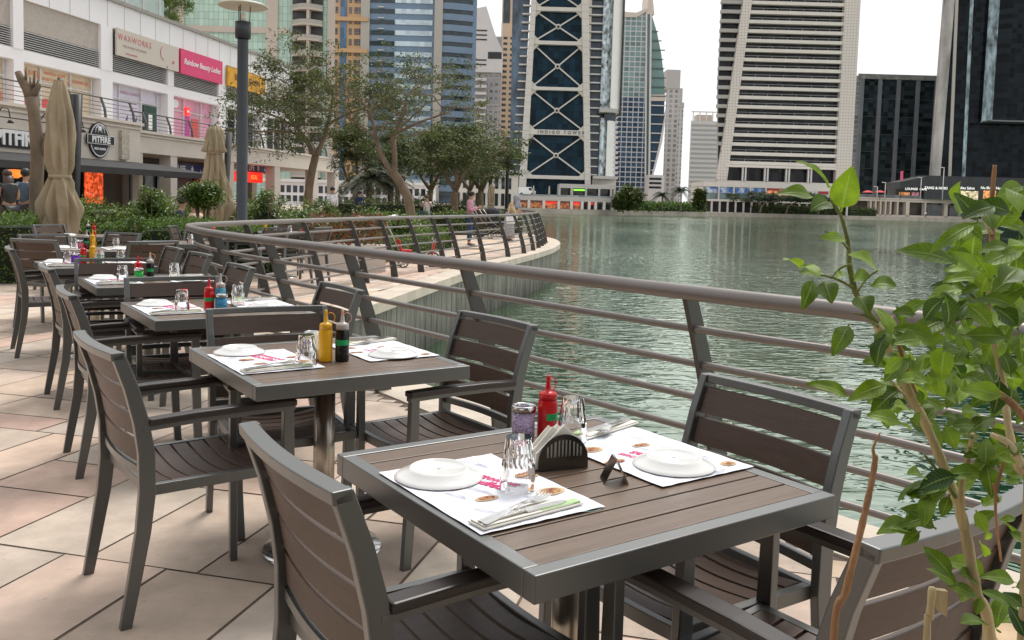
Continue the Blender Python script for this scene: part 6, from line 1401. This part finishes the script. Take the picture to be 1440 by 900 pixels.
# ------------------------------------------------------------------ umbrellas
def folded(label,px,Y,prof,mast,hem,folds,seed,name='folded_umbrella'):
    g=random.Random(seed);c=at(px,300,Y);o=thing(name,label,'umbrella',(c.x,Y,0));n=96
    m=MB();vs=[];fs=[];ph=[g.uniform(0,6.28) for _ in range(8)]
    sub=[]
    for (z0,r0,f0),(z1,r1,f1) in zip(prof,prof[1:]):
        for k in range(5):u=k/5;sub.append((z0+(z1-z0)*u,r0+(r1-r0)*u,f0+(f1-f0)*u))
    sub.append(prof[-1])
    for i,(z,r,f_) in enumerate(sub):
        for k in range(n):
            a=2*math.pi*k/n
            tw=.35*math.sin(z*1.7+ph[0])
            w_=(1-2.6*abs(math.sin(folds/2*(a+tw)+ph[1]))**1.6)*.6+.55*(1-2*abs(math.sin((folds-1)*a+ph[2]+z*2.1)))+.45*math.sin(3*a+ph[3]+z*2.6)+.25*math.sin(11*a-z*7)
            rr=r*(1+f_*w_)
            dz=hem*math.sin(4*a+ph[4])*(i/(len(sub)-1))**4 if i>len(sub)*.55 else 0
            vs.append((math.cos(a)*rr,math.sin(a)*rr*.9,z+dz))
    for i in range(len(sub)-1):
        for k in range(n):j=(k+1)%n;fs.append((i*n+k,i*n+j,(i+1)*n+j,(i+1)*n+k))
    fs.append(tuple(range(n)));m.add(vs,fs,0,True);m.build('canopy',FABRIC,o)
    zw=min(prof[2:-1],key=lambda p:p[1]);m=MB();m.lathe([(zw[1]*1.06,zw[0]-.03),(zw[1]*1.1,zw[0]),(zw[1]*1.06,zw[0]+.03)],n=24);m.build('tie_strap',FABRIC,o)
    m=MB();m.tube([(0,0,.0),(0,0,prof[0][0]+.04)],.03,10);m.build('pole',POSTM,o)
    a,b_=mast;A=at(*a,Y+.25)-o.location;Bv=at(*b_,Y+.25)-o.location;Bv.z=0;m=MB();m.tube([Bv,A],[.055,.085],8);m.build('mast',BLACK if px<200 else POSTM,o)
    m=MB();m.box(-.4,.6,-.4,.5,0,.06);m.build('base_plate',POSTM,o)
    return o
folded('large folded taupe canvas umbrella tied at the waist, tallest on the terrace',85,13,[(2.93,.07,.05),(2.85,.10,.1),(2.6,.15,.15),(2.4,.19,.18),(2.0,.20,.2),(1.7,.185,.2),(1.53,.145,.1),(1.42,.19,.2),(1.1,.27,.24),(.8,.25,.28),(.6,.235,.34)],((108,133),(103,330)),.16,7,4)
folded('second folded umbrella with double tier canopy, in front of the navy sign',302,21,[(2.93,.10,.05),(2.85,.17,.2),(2.6,.21,.22),(2.33,.26,.25),(2.30,.16,.15),(2.0,.21,.25),(1.5,.30,.25),(1.0,.38,.25),(.6,.34,.3)],((322,186),(314,320)),.06,9,8)
folded('distant folded tan umbrella beside the lamp post near the water',690,38,[(2.05,.05,.05),(1.95,.10,.1),(1.6,.16,.2),(1.2,.13,.2),(.7,.17,.3),(.5,.16,.3)],((693,262),(692,300)),.05,7,9)
# ------------------------------------------------------------------ lamp posts
Y=15.5;c=at(340,300,Y);o=thing('lamp_post','grey lamp post with a flat disc reflector on top','lamp post',(c.x,Y,0))
LPM=M('slate_lamp_paint',(.035,.04,.047),rough=.45,metal=.1,var=.08);zd=at(343,8,Y).z
m=MB();m.lathe([(.14,0),(.14,.25),(.096,.27),(.092,zd-.62),(.092,zd-.55)],n=24);m.build('pole',LPM,o)
m=MB();m.lathe([(.13,zd-.56),(.135,zd-.28),(.11,zd-.275),(1e-6,zd-.275)],n=24);m.build('collar',LPM,o)
m=MB();m.lathe([(.055,zd-.28),(.05,zd-.14),(.02,zd-.12)],n=12);m.build('bulb_glass',M('frosted_bulb',(.75,.7,.62),rough=.3),o)
for k in range(3):
    a=k*2.1+.4;m=MB();m.tube([(.11*math.cos(a),.11*math.sin(a),zd-.29),(.12*math.cos(a),.12*math.sin(a),zd)],.008,5);m.build('bracket_rod',BLACK,o)
m=MB();m.lathe([(1e-6,zd),(.36,zd-.015),(.415,zd-.02),(.42,zd),(.36,zd+.03),(.1,zd+.06),(1e-6,zd+.07)],n=40);m.build('reflector_disc',M('cream_reflector',(.62,.58,.5),rough=.45,var=.05),o)
Y=45;c=at(712,300,Y);o=thing('lamp_post','dark slim lamp post by the water in front of the braced tower','lamp post',(c.x,Y,0));zt_=at(712,203,Y).z;m=MB();m.tube([(0,0,0),(0,0,zt_)],[.10,.08],8);m.build('pole',BLACK,o);m=MB();m.lathe([(.1,zt_-.1),(.16,zt_),(.16,zt_+.35),(.05,zt_+.4)],n=10);m.build('lantern',BLACK,o)
# ------------------------------------------------------------------ people
def skinmesh(name,V,E,rad,mat,par,sub=1,root=0):
    me=bpy.data.meshes.new(name);me.from_pydata([tuple(v) for v in V],E,[]);me.materials.append(mat)
    o=bpy.data.objects.new(name,me);col.objects.link(o);o.parent=par
    md_=o.modifiers.new('s','SKIN');md_.use_smooth_shade=True
    for i,r_ in enumerate(rad):
        d=me.skin_vertices[0].data[i];d.radius=r_ if isinstance(r_,tuple) else (r_,r_);d.use_root=(i==root)
    s_=o.modifiers.new('d','SUBSURF');s_.levels=sub;s_.render_levels=sub
    return o
def cloth(nm,c,**k):return M('cloth_'+nm,c,rough=.85,var=.14,scale=9,bump=.3,bscale=60,**k)
def person(label,loc,face,pose,top,bottom,hair,scale=1.,sleeves='long',skirt=None,scarf=None,bare_leg=False,longhair=False,hold=None):
    o=thing('person',label,'person',loc,R(face)-math.pi/2);o.scale=(scale,)*3
    J=dict(pel=(0,0,.98),sp=(0,-.01,1.15),ch=(0,0,1.33),nk=(0,.0,1.47),hb=(0,.02,1.55),hc=(0,.035,1.63),ht=(0,.02,1.72),
      sl=(-.17,0,1.41),sr=(.17,0,1.41),el=(-.24,-.03,1.13),er=(.24,-.03,1.13),wl=(-.25,.06,.89),wr=(.25,.06,.89),
      hl=(-.09,0,.93),hr=(.09,0,.93),kl=(-.10,.02,.50),kr=(.10,.02,.50),al=(-.10,-.02,.09),ar=(.10,-.02,.09),tl=(-.12,.15,.035),tr=(.12,.15,.035))
    if pose=='phone':J.update(el=(-.22,.02,1.13),er=(.22,.02,1.13),wl=(-.06,.27,1.22),wr=(.07,.27,1.22),hc=(0,.06,1.62),ht=(0,.07,1.71),hb=(0,.035,1.55))
    if pose=='camera':J.update(el=(-.25,.12,1.22),er=(.25,.12,1.22),wl=(-.07,.24,1.45),wr=(.08,.24,1.45))
    if pose=='walk':J.update(kl=(-.1,.18,.52),al=(-.1,.16,.09),tl=(-.11,.33,.06),kr=(.1,-.02,.5),ar=(.1,-.28,.13),tr=(.1,-.12,.04),wl=(-.27,-.12,.9),wr=(.26,.2,.93),er=(.24,.03,1.13))
    if pose=='lean':J.update(ch=(0,.12,1.29),sp=(0,.05,1.14),nk=(0,.2,1.41),hb=(0,.25,1.48),hc=(0,.30,1.55),ht=(0,.33,1.63),sl=(-.17,.14,1.36),sr=(.17,.14,1.36),el=(-.2,.25,1.1),er=(.22,.25,1.1),wl=(-.12,.42,1.08),wr=(.12,.42,1.08))
    if pose=='sit':
        J=dict(pel=(0,0,.50),sp=(0,.0,.68),ch=(0,.04,.87),nk=(0,.07,1.01),hb=(0,.09,1.08),hc=(0,.11,1.16),ht=(0,.1,1.25),sl=(-.17,.04,.95),sr=(.17,.04,.95),el=(-.22,.1,.70),er=(.22,.1,.70),wl=(-.12,.36,.76),wr=(.12,.36,.76),hl=(-.1,.03,.48),hr=(.1,.03,.48),kl=(-.12,.46,.50),kr=(.12,.46,.50),al=(-.12,.42,.09),ar=(.12,.42,.09),tl=(-.12,.58,.035),tr=(.12,.58,.035))
    Rr=dict(pel=(.14,.10),sp=(.12,.085),ch=(.145,.10),nk=.05,hb=.06,hc=(.078,.095),ht=.055,sl=.058,sr=.058,el=.042,er=.042,wl=.027,wr=.027,hl=.085,hr=.085,kl=.056,kr=.056,al=.038,ar=.038,tl=.03,tr=.03)
    Eg=[('pel','sp'),('sp','ch'),('ch','nk'),('nk','hb'),('hb','hc'),('hc','ht'),('ch','sl'),('sl','el'),('el','wl'),('ch','sr'),('sr','er'),('er','wr'),('pel','hl'),('hl','kl'),('kl','al'),('al','tl'),('pel','hr'),('hr','kr'),('kr','ar'),('ar','tr')]
    # hands: palm plus five fingers
    for s_,w_,e_ in((-1,'wl','el'),(1,'wr','er')):
        W_=Vector(J[w_]);d=(W_-Vector(J[e_])).normalized();sd=d.cross(Vector((0,1,.2))).normalized();pn='p'+w_;J[pn]=tuple(W_+d*.07);Rr[pn]=(.034,.022);Eg.append((w_,pn))
        for k in range(4):
            fn='f%d'%k+w_;b_=Vector(J[pn])+sd*(.021*(k-1.5));a1=b_+d*.04;a2=b_+d*(.085-.008*abs(k-1.4));J[fn]=tuple(a1);J[fn+'t']=tuple(a2+Vector((0,0,-.01)));Rr[fn]=.009;Rr[fn+'t']=.007;Eg+=[(pn,fn),(fn,fn+'t')]
        tn='t0'+w_;J[tn]=tuple(W_+d*.045+sd*(-.045*s_));J[tn+'t']=tuple(W_+d*.085+sd*(-.055*s_));Rr[tn]=.011;Rr[tn+'t']=.008;Eg+=[(w_,tn),(tn,tn+'t')]
    ks=list(J);ix={k:i for i,k in enumerate(ks)}
    skinmesh('body',[J[k] for k in ks],[(ix[a],ix[b_]) for a,b_ in Eg],[Rr[k] for k in ks],SKIN,o)
    def part(nm,keys,edges,grow,mat,over={}):
        kk=list(keys);ii={k:i for i,k in enumerate(kk)};rr=[]
        for k in kk:
            r_=over.get(k,Rr.get(k));r_=r_ if isinstance(r_,tuple) else (r_,r_);rr.append((r_[0]+grow,r_[1]+grow))
        return skinmesh(nm,[JJ.get(k,J.get(k)) for k in kk],[(ii[a],ii[b_]) for a,b_ in edges],rr,mat,o)
    JJ={}
    el_='wl' if sleeves=='long' else 'el'
    def mid(a,b_,u):return tuple(Vector(J[a]).lerp(Vector(J[b_]),u))
    JJ['cl']=mid('el','wl',.9) if sleeves=='long' else mid('sl','el',.7 if sleeves=='short' else .12);JJ['cr']=mid('er','wr',.9) if sleeves=='long' else mid('sr','er',.7 if sleeves=='short' else .12)
    JJ['nb']=mid('ch','nk',.72);J.update(JJ)
    ed=[('pel','sp'),('sp','ch'),('ch','nb'),('ch','sl'),('ch','sr')];keys=['pel','sp','ch','nb','sl','sr']
    if sleeves=='long':keys+=['el','er','cl','cr'];ed+=[('sl','el'),('el','cl'),('sr','er'),('er','cr')]
    else:keys+=['cl','cr'];ed+=[('sl','cl'),('sr','cr')]
    part('shirt',keys,ed,.026,top,{'cl':.035 if sleeves=='long' else .05,'cr':.035 if sleeves=='long' else .05,'nb':.062})
    if skirt:
        m=MB();z0=skirt;pz=J['pel'][2]+.08;m.lathe([(.30,z0),(.27,z0+.25),(.22,pz-.35),(.185,pz-.1),(.155,pz)],n=24,sy=.75);m.build('skirt',bottom,o)
    else:
        J['bl']=mid('kl','al',.88);J['br']=mid('kr','ar',.88);part('trousers',['pel','hl','kl','bl','hr','kr','br'],[('pel','hl'),('hl','kl'),('kl','bl'),('pel','hr'),('hr','kr'),('kr','br')],.02,bottom,{'bl':.05,'br':.05})
    for s_ in'lr':
        m=MB();a=Vector(J['a'+s_]);t_=Vector(J['t'+s_]);m.beam((a+t_)/2-(t_-a).normalized()*.12+Vector((0,0,-.035)),(a+t_)/2+(t_-a).normalized()*.12+Vector((0,0,-.02)),.09,.06);m.build('shoe',BLACK,o,bevel=.015)
    hc=Vector(J['hc'])
    if scarf:
        m=MB();m.ball(hc+Vector((0,-.02,.01)),.125,.14,.155,n=16);m.lathe([(.19,-.33),(.15,-.22),(.10,-.12),(.11,-.02)],c=tuple(hc),n=18);m.build('headscarf',scarf,o)
    else:
        m=MB();m.ball(hc+Vector((0,-.028,.038)),.092,.105,.098,n=16)
        if longhair:
            m.lathe([(.03,-.52),(.10,-.42),(.125,-.2),(.10,.0)],c=tuple(hc+Vector((0,-.07,0))),n=14,sy=.6)
        m.build('hair',hair,o)
    m=MB();m.ball(hc+Vector((0,.098,-.01)),.014,.02,.022,n=8);m.build('nose',SKIN,o)
    if not scarf:
        m=MB();m.ball(hc+Vector((-.03,.088,.015)),.009);m.build('eye',HAIR,o);m=MB();m.ball(hc+Vector((.03,.088,.015)),.009);m.build('eye',HAIR,o)
    return o
def gp(px,Y):return (at(px,300,Y).x,Y,0)
person('man in a pink shirt and jeans looking at his phone by the curved railing',gp(661,26.2),-5,'phone',cloth('pink',(.52,.27,.34)),cloth('jeans',(.03,.05,.11)),HAIR,.93)
pw_=person('woman in a grey headscarf and grey robe leaning by the railing',gp(716,29.6),-20,'lean',cloth('mustard',(.50,.36,.20)),cloth('grey',(.34,.32,.33)),HAIR,.93,skirt=.12,scarf=cloth('scarf_grey',(.30,.30,.34)))
person('bearded man in a white shirt walking behind the planting',gp(467,33),-40,'walk',cloth('white',(.72,.70,.76)),cloth('dark',(.03,.03,.04)),HAIR,.97)
person('person in a navy top among the shrubs, right of the white shirted man',gp(505,37),60,'phone',cloth('navy',(.02,.03,.09)),cloth('dark',(0,0,0)),HAIR,.93)
person('woman in a white sleeveless top raising her phone, under the acacias',gp(600,33.5),-85,'camera',cloth('whitetop',(.72,.70,.68)),cloth('lightgrey',(.5,.5,.52)),HAIRB,.85,sleeves='none')
person('woman in black with long brown hair at the left picture edge',gp(12,18),150,'phone',BLACK,BLACK,HAIRB,.98,sleeves='none',longhair=True)
person('man in a denim blue shirt seen from behind beside the pruned trunk',gp(36,18.6),75,'stand',cloth('denim',(.07,.11,.16)),cloth('dark',(0,0,0)),HAIR,1.0)
person('dark haired person seated at a table behind the hedge',gp(250,17.6),20,'sit',BLACK,BLACK,HAIR,1.0)
person('person in a cream top seated opposite, behind the box hedge',gp(278,18.2),170,'sit',cloth('cream',(.6,.45,.33)),cloth('dark',(0,0,0)),HAIRB,.92,sleeves='short')
person('tiny pedestrian in white on the far right promenade path',(at(1302,300,243).x,243,0),90,'walk',cloth('white',(0,0,0)),cloth('dark',(0,0,0)),HAIR,1.0)
for i,px in enumerate((722,)):
    c=gp(px,29.2);o=thing('shoulder_bag','white shoulder bag hanging by the woman in the headscarf','bag',(c[0]-.05,c[1]-.25,.62));m=MB();m.prism([(-.17,0),(.17,0),(.2,.3),(-.2,.3)],-.06,.06,axis='y');m.build('body',WHITE,o,bevel=.02);m=MB();m.tube([(-.12,0,.3),(-.08,0,.55),(.08,0,.55),(.12,0,.3)],.01,6);m.build('strap',WHITE,o)
c=gp(595,33.2);o=thing('handbag','dark blue handbag carried by the woman in white','bag',(c[0],c[1],.62));m=MB();m.prism([(-.2,0),(.15,0),(.18,.26),(-.18,.28)],-.07,.07,axis='y');m.build('body',M('navy_leather',(.02,.06,.12),rough=.4),o,bevel=.02);m=MB();m.tube([(-.12,0,.27),(-.05,0,.5),(.06,0,.5),(.1,0,.27)],.01,6);m.build('strap',BLACK,o)
# dining set for the seated people
t_=dup(tables[0],loc=(gp(264,18)[0],18.0,0),rz=.2,label='table with seated people behind the box hedge')
# bench, stroller, tricycle
def wheel(par,c,r,ax=(0,1,0),mat=BLACK,name='wheel'):
    m=MB();C=Vector(c);A=Vector(ax).normalized();u=A.cross(Vector((0,0,1))).normalized();pts=[C+u*math.cos(q)*r+Vector((0,0,1))*math.sin(q)*r for q in [i*math.pi/10 for i in range(21)]];m.tube(pts,r*.13,6)
    for k in range(5):
        q=k*1.2566;m.tube([C,C+u*math.cos(q)*r+Vector((0,0,1))*math.sin(q)*r],.006,4)
    return m.build(name,mat,par)
for px,Y,lab,rz in((642,24.6,'low dark bench on the promenade behind the curved railing',.15),(706,33,'second dark bench further along, beside the strollers',.1)):
    c=gp(px,Y);o=thing('bench',lab,'bench',c,rz,'dark promenade benches');m=MB();m.box(-.85,.85,-.25,.25,.38,.44);m.build('seat',BLACK,o,bevel=.01)
    for x in(-.7,.7):
        m=MB();m.rect_path([(x,-.22,0),(x,-.1,.2),(x,0,.38),(x,.1,.2),(x,.22,0)],.05,.05,side=(1,0,0));m.build('leg',BLACK,o)
for px,Y,lab,cc in((700,31.5,'dark baby stroller with hood beside the man in pink',(.02,.02,.025)),(686,32.5,'second dark stroller behind the man in pink',(.05,.04,.035))):
    c=gp(px,Y);o=thing('stroller',lab,'stroller',c,.4,'strollers on the promenade');cm=M('stroller_%d'%px,cc,rough=.8)
    m=MB();m.prism([(-.3,.4),(.25,.45),(.3,.6),(-.1,.65),(-.32,1.0),(-.4,.95)],-.22,.22,axis='y');m.build('seat',cm,o,bevel=.02)
    m=MB();m.ball((-.2,0,.9),.3,.24,.22,n=14);m.build('hood',cm,o);m=MB()
    for s_ in(-1,1):m.tube([(-.65,s_*.22,1.05),(-.3,s_*.22,.6),(.35,s_*.22,.15)],.014,6);m.tube([(.1,s_*.22,.45),(-.35,s_*.22,.15)],.014,6)
    m.tube([(-.65,-.22,1.05),(-.65,.22,1.05)],.014,6);m.build('frame',STEEL,o)
    for x in(-.35,.35):
        for s_ in(-1,1):wheel(o,(x,s_*.24,.12),.11)
c=gp(585,17.4);o=thing('tricycle','red child tricycle with a silver push handle by the hedge','tricycle',(c[0],c[1],0),R(20))
RM=M('red_enamel',(.6,.02,.04),rough=.3);m=MB();m.tube([(.38,0,.5),(.34,0,.22),(.1,0,.17),(-.2,0,.24),(-.3,0,.3)],.028,8);m.tube([(-.28,-.18,.13),(-.28,.18,.13)],.016,6);m.build('frame',RM,o)
m=MB();m.box(-.3,-.08,-.11,.11,.3,.35);m.rect_path([(-.3,0,.33),(-.34,0,.55)],.2,.03,side=(0,1,0));m.build('seat',RM,o,bevel=.02);m=MB();m.tube([(.38,-.18,.58),(.38,0,.5),(.38,.18,.58)],.012,6);m.build('handlebar',CHROME,o)
m=MB();m.tube([(-.3,0,.3),(-.5,0,.7),(-.62,0,.93),(-.55,0,1.0),(-.35,.0,1.02)],.013,6);m.build('push_handle',CHROME,o)
wheel(o,(.36,0,.15),.14,mat=BLACK)
for s_ in(-1,1):wheel(o,(-.28,s_*.19,.11),.1,mat=BLACK)
# ------------------------------------------------------------------ foreground shrub
FY=.95;base=Vector((.56,.82,0));o=thing('potted_shrub','leafy green shrub with pale woody stems in the right foreground','shrub',base)
STEMM=M('pale_green_tan_stem',(.47,.38,.20),rough=.65,var=.3,scale=25,stretch=(1,1,.3),bump=.5,bscale=90);TWIGM=M('dry_orange_twig',(.36,.19,.09),rough=.8,var=.35,scale=30,stretch=(1,1,.2),bump=.6,bscale=120);GTW=M('green_twig',(.16,.19,.05),rough=.6,var=.3,scale=30)
def fp(px,py,Y=FY):return at(px,py,Y)-base
def stem(pts,r0,r1,mat=STEMM,to_base=False,name='stem'):
    P_=[fp(*p) for p in pts]
    if to_base:P_=[Vector((P_[0].x*.75,P_[0].y*.6,.44)),Vector((P_[0].x*.92,P_[0].y*.85,.65))]+P_
    out=[];n=len(P_)
    for i in range(n-1):
        a=P_[max(i-1,0)];b_=P_[i];c_=P_[i+1];d_=P_[min(i+2,n-1)]
        for k in range(5):
            u=k/5;out.append(.5*((2*b_)+(c_-a)*u+(2*a-5*b_+4*c_-d_)*u*u+(3*b_-a-3*c_+d_)*u**3))
    out.append(P_[-1]);m=MB();N_=len(out);m.tube(out,[(r0+(r1-r0)*i/(N_-1))*(1+.10*math.sin(i*2.1)) for i in range(N_)],8);return m.build(name,mat,o)
stem([(1392,905,.93),(1372,830,.93),(1358,750,.94),(1340,690,.95),(1303,600,.96),(1265,525,.97),(1232,455,.98)],.0072,.0046,to_base=True)
stem([(1232,455,.98),(1205,415,.98),(1195,375,.98),(1193,345,.98),(1183,305,.98),(1168,280,.98)],.0042,.0016,GTW)
stem([(1355,745,.94),(1352,690,.93),(1362,640,.93),(1368,610,.92)],.004,.0022,STEMM)
stem([(1445,720,.88),(1432,660,.88),(1418,600,.9),(1412,545,.92),(1400,490,.93),(1392,440,.94),(1390,390,.95),(1396,340,.96)],.0048,.0024,to_base=True)
stem([(1396,345,.96),(1394,300,.97),(1396,265,.97),(1399,232,.97)],.0035,.0022,TWIGM)
stem([(1394,330,.96),(1380,300,.97),(1376,290,.97)],.0025,.0012,STEMM)
stem([(1445,590,.86),(1415,560,.88),(1392,548,.9)],.0045,.003,TWIGM);stem([(1442,660,.85),(1420,625,.87),(1396,612,.9)],.004,.003,STEMM)
stem([(1310,600,.96),(1275,560,.98),(1248,530,1.0)],.003,.0015,STEMM);stem([(1300,590,.96),(1262,480,1.0),(1254,445,1.02)],.003,.0015,TWIGM)
stem([(1172,910,.8),(1190,830,.8),(1207,760,.81),(1221,700,.82),(1229,660,.83),(1231,640,.83)],.0042,.0026,TWIGM,to_base=True,name='dry_stalk');stem([(1231,645,.83),(1228,630,.83),(1238,608,.83)],.0022,.0006,TWIGM,name='dry_stalk')
stem([(1303,910,.8),(1307,870,.8),(1311,826,.8)],.0035,.0034,STEMM,to_base=True,name='cut_stalk')
m=MB();q_=[fp(1311,829,.81),fp(1333,832,.81),fp(1332,868,.81),fp(1322,862,.81),fp(1312,850,.81)];m.add([tuple(v_) for v_ in q_]+[tuple(v_+Vector((0,.006,0))) for v_ in q_],[(0,1,2,3,4),(9,8,7,6,5)]+[(i,(i+1)%5,5+(i+1)%5,5+i) for i in range(5)]);m.build('torn_bark',STEMM,o)
stem([(1345,700,.94),(1320,665,.95),(1300,640,.96)],.0025,.0012,GTW);stem([(1420,620,.9),(1400,700,.88),(1408,790,.86)],.002,.0012,TWIGM);stem([(1403,705,.88),(1396,680,.88)],.002,.001,TWIGM)
for a,b_ in(((1205,410),(1235,380)),((1196,372),(1168,392)),((1193,350),(1160,325)),((1200,405),(1140,385)),((1235,460),(1200,440)),((1392,440),(1340,400)),((1392,450),(1330,455)),((1400,490),(1350,470)),((1412,545),(1360,530)),((1300,595),(1340,560)),((1265,525),(1215,500))):
    stem([(*a,.97),((a[0]+b_[0])/2,(a[1]+b_[1])/2-5,.98),(*b_,.98)],.0018,.0009,GTW,name='twig')
# leaves: pointed ovals with a folded midrib and drooping tip
LV=[];LF=[];LVAL=[];LU=[];LT=[]
def leaf(bp,tp,w,val,n=10,fold=.3,droop=.12):
    bp=Vector(bp);tp=Vector(tp);d=tp-bp;L=d.length
    if L<1e-4:return
    d.normalize();vdir=(Vector((0,0,CH))-(bp+base)).normalized()
    up=Vector((fg.uniform(-.5,.5),fg.uniform(-.6,.2),1.0)).normalized();up=(up*.75+vdir*fg.uniform(.2,1.0)).normalized();s_=d.cross(up)
    if s_.length<.05:s_=d.cross(vdir)
    s_.normalize();u_=s_.cross(d).normalized();o_=len(LV)
    for i in range(n+1):
        t_=i/n;tq=max(0,(t_-.13)/.87);ww=.0009+w*.5*(math.sin(math.pi*min(1,tq**.78))**.85)*(1-.25*tq)*1.12;c_=bp+d*L*t_-u_*L*droop*(t_*t_)+u_*L*.06*math.sin(math.pi*t_)
        wave=.06*w*math.sin(t_*9+val*20);LU.extend([-1,-.5,0,.5,1]);LT.extend([tq]*5)
        LV.extend([c_+s_*ww+u_*(ww*fold+wave),c_+s_*ww*.5+u_*ww*fold*.42,c_,c_-s_*ww*.5+u_*ww*fold*.42,c_-s_*ww+u_*(ww*fold-wave)])
    for i in range(n):
        for j in range(4):LF.append((o_+i*5+j,o_+i*5+j+1,o_+(i+1)*5+j+1,o_+(i+1)*5+j));LVAL.append(val)
fg=random.Random(12)
K=1/1238.
def pl(b_,t_,w,val,Y=.97,Y2=None):leaf(fp(*b_,Y),fp(*t_,Y2 or Y-.02),w*K*Y*1.15,val)
for q in [((1166,264),(1126,221),26,.55),((1183,298),(1197,236),33,.8),((1146,278),(1097,268),21,.5),((1168,284),(1142,292),24,.25),((1190,338),(1156,332),13,.75),((1126,378),(1103,360),22,.88),((1126,374),(1154,386),24,.8),((1144,392),(1130,433),19,.35),((1158,395),(1170,424),24,.35),((1190,385),(1178,388),12,.85),((1235,382),(1199,354),27,.8),((1200,390),(1222,388),18,.8),((1224,402),(1260,400),26,.5),((1150,390),(1128,380),10,.6),((1206,415),(1222,440),25,.35),((1195,455),(1172,498),22,.45),((1346,372),(1266,347),27,.42),((1376,312),(1309,350),17,.7),((1384,397),(1343,353),28,.86),((1440,352),(1378,372),24,.78),((1400,322),(1440,268),26,.55),((1376,290),(1398,318),30,.5),((1440,262),(1404,276),22,.6),((1360,405),(1300,425),22,.8),((1388,395),(1330,390),18,.88),((1330,450),(1285,470),24,.4),((1392,430),(1432,455),34,.15),((1392,430),(1440,400),30,.45),((1250,470),(1298,470),26,.35),((1247,462),(1232,500),18,.4),((1395,380),(1436,345),24,.75),((1350,470),(1305,440),26,.5),((1290,480),(1330,475),20,.88),((1250,520),(1218,505),22,.6),((1270,545),(1225,580),28,.35),((1255,500),(1235,470),24,.3),((1250,540),(1195,560),22,.8),((1195,560),(1140,535),20,.6),((1310,540),(1265,530),24,.93),((1300,545),(1345,520),26,.6)]:
    pl(*q,Y=.93+.08*fg.random())
for i in range(310):
    r_=fg.random()
    if r_<.62:px=fg.uniform(1240,1450);py=fg.uniform(400,600);
    elif r_<.86:px=fg.uniform(1345,1455);py=fg.uniform(290,420)
    elif r_<.93:px=fg.uniform(1290,1450);py=fg.uniform(600,680)
    else:px=fg.uniform(1370,1450);py=fg.uniform(650,900)
    if px<1300 and py<440:continue
    Y=fg.uniform(.82,1.25);a=fg.uniform(0,6.28);Lp=fg.uniform(20,60)
    b_=fp(px,py,Y);d=Vector((math.cos(a),fg.uniform(-.6,.6),math.sin(a)*.7-.1)).normalized()*Lp*K*Y
    leaf(b_,b_+d,Lp*fg.uniform(.42,.56)*K*Y,min(.98 if fg.random()<.97 else 1,max(0,fg.gauss(.5,.28))))
for (bx,by),k in(((1300,735),9),((1320,690),8),((1390,650),10),((1345,820),5)):
    for i in range(k):
        a=fg.uniform(2.2,4.6) if bx<1330 else fg.uniform(0,6.28);Lp=fg.uniform(28,55);b_=fp(bx+fg.uniform(-18,18),by+fg.uniform(-18,18),.92);leaf(b_,b_+Vector((math.cos(a),fg.uniform(-.4,.4),math.sin(a)*.5-.1)).normalized()*Lp*K*.95,Lp*.42*K,fg.uniform(.3,.9))
me=bpy.data.meshes.new('leaves');me.from_pydata([tuple(v) for v in LV],[],LF);at_=me.attributes.new('v','FLOAT','FACE');at_.data.foreach_set('value',LVAL);a1=me.attributes.new('lu','FLOAT','POINT');a1.data.foreach_set('value',LU);a2=me.attributes.new('lt','FLOAT','POINT');a2.data.foreach_set('value',LT);me.materials.append(LEAFF);me.polygons.foreach_set('use_smooth',[True]*len(LF))
q=bpy.data.objects.new('leaves',me);col.objects.link(q);q.parent=o
m=MB();m.lathe([(.16,0),(.2,.42),(.215,.43),(.215,.47),(.19,.47),(.18,.42),(1e-6,.42)],n=32);m.build('pot',M('dark_glazed_pot',(.05,.045,.04),rough=.4),o)

# ------------------------------------------------------------------ unseen restaurant block and canopy, added to block light from behind the viewer
o=thing('light_blocking_building','dark unseen restaurant block added behind the terrace to block light, outside the frame','building',(0,0,0))
m=MB();m.box(-30,9,-16,-5.5,0,9);m.build('walls',M('light_blocking_wall',(.10,.09,.08),rough=.8),o)
m=MB();m.box(-14,3,-5.5,-1.6,3.0,3.08);m.build('canopy',BLACK,o)  # overhang added out of view for stronger shade
for x in(-13.8,-8,-2.5,2.8):
    m=MB();m.box(x-.05,x+.05,-1.8,-1.7,0,3.0);m.build('post',BLACK,o)
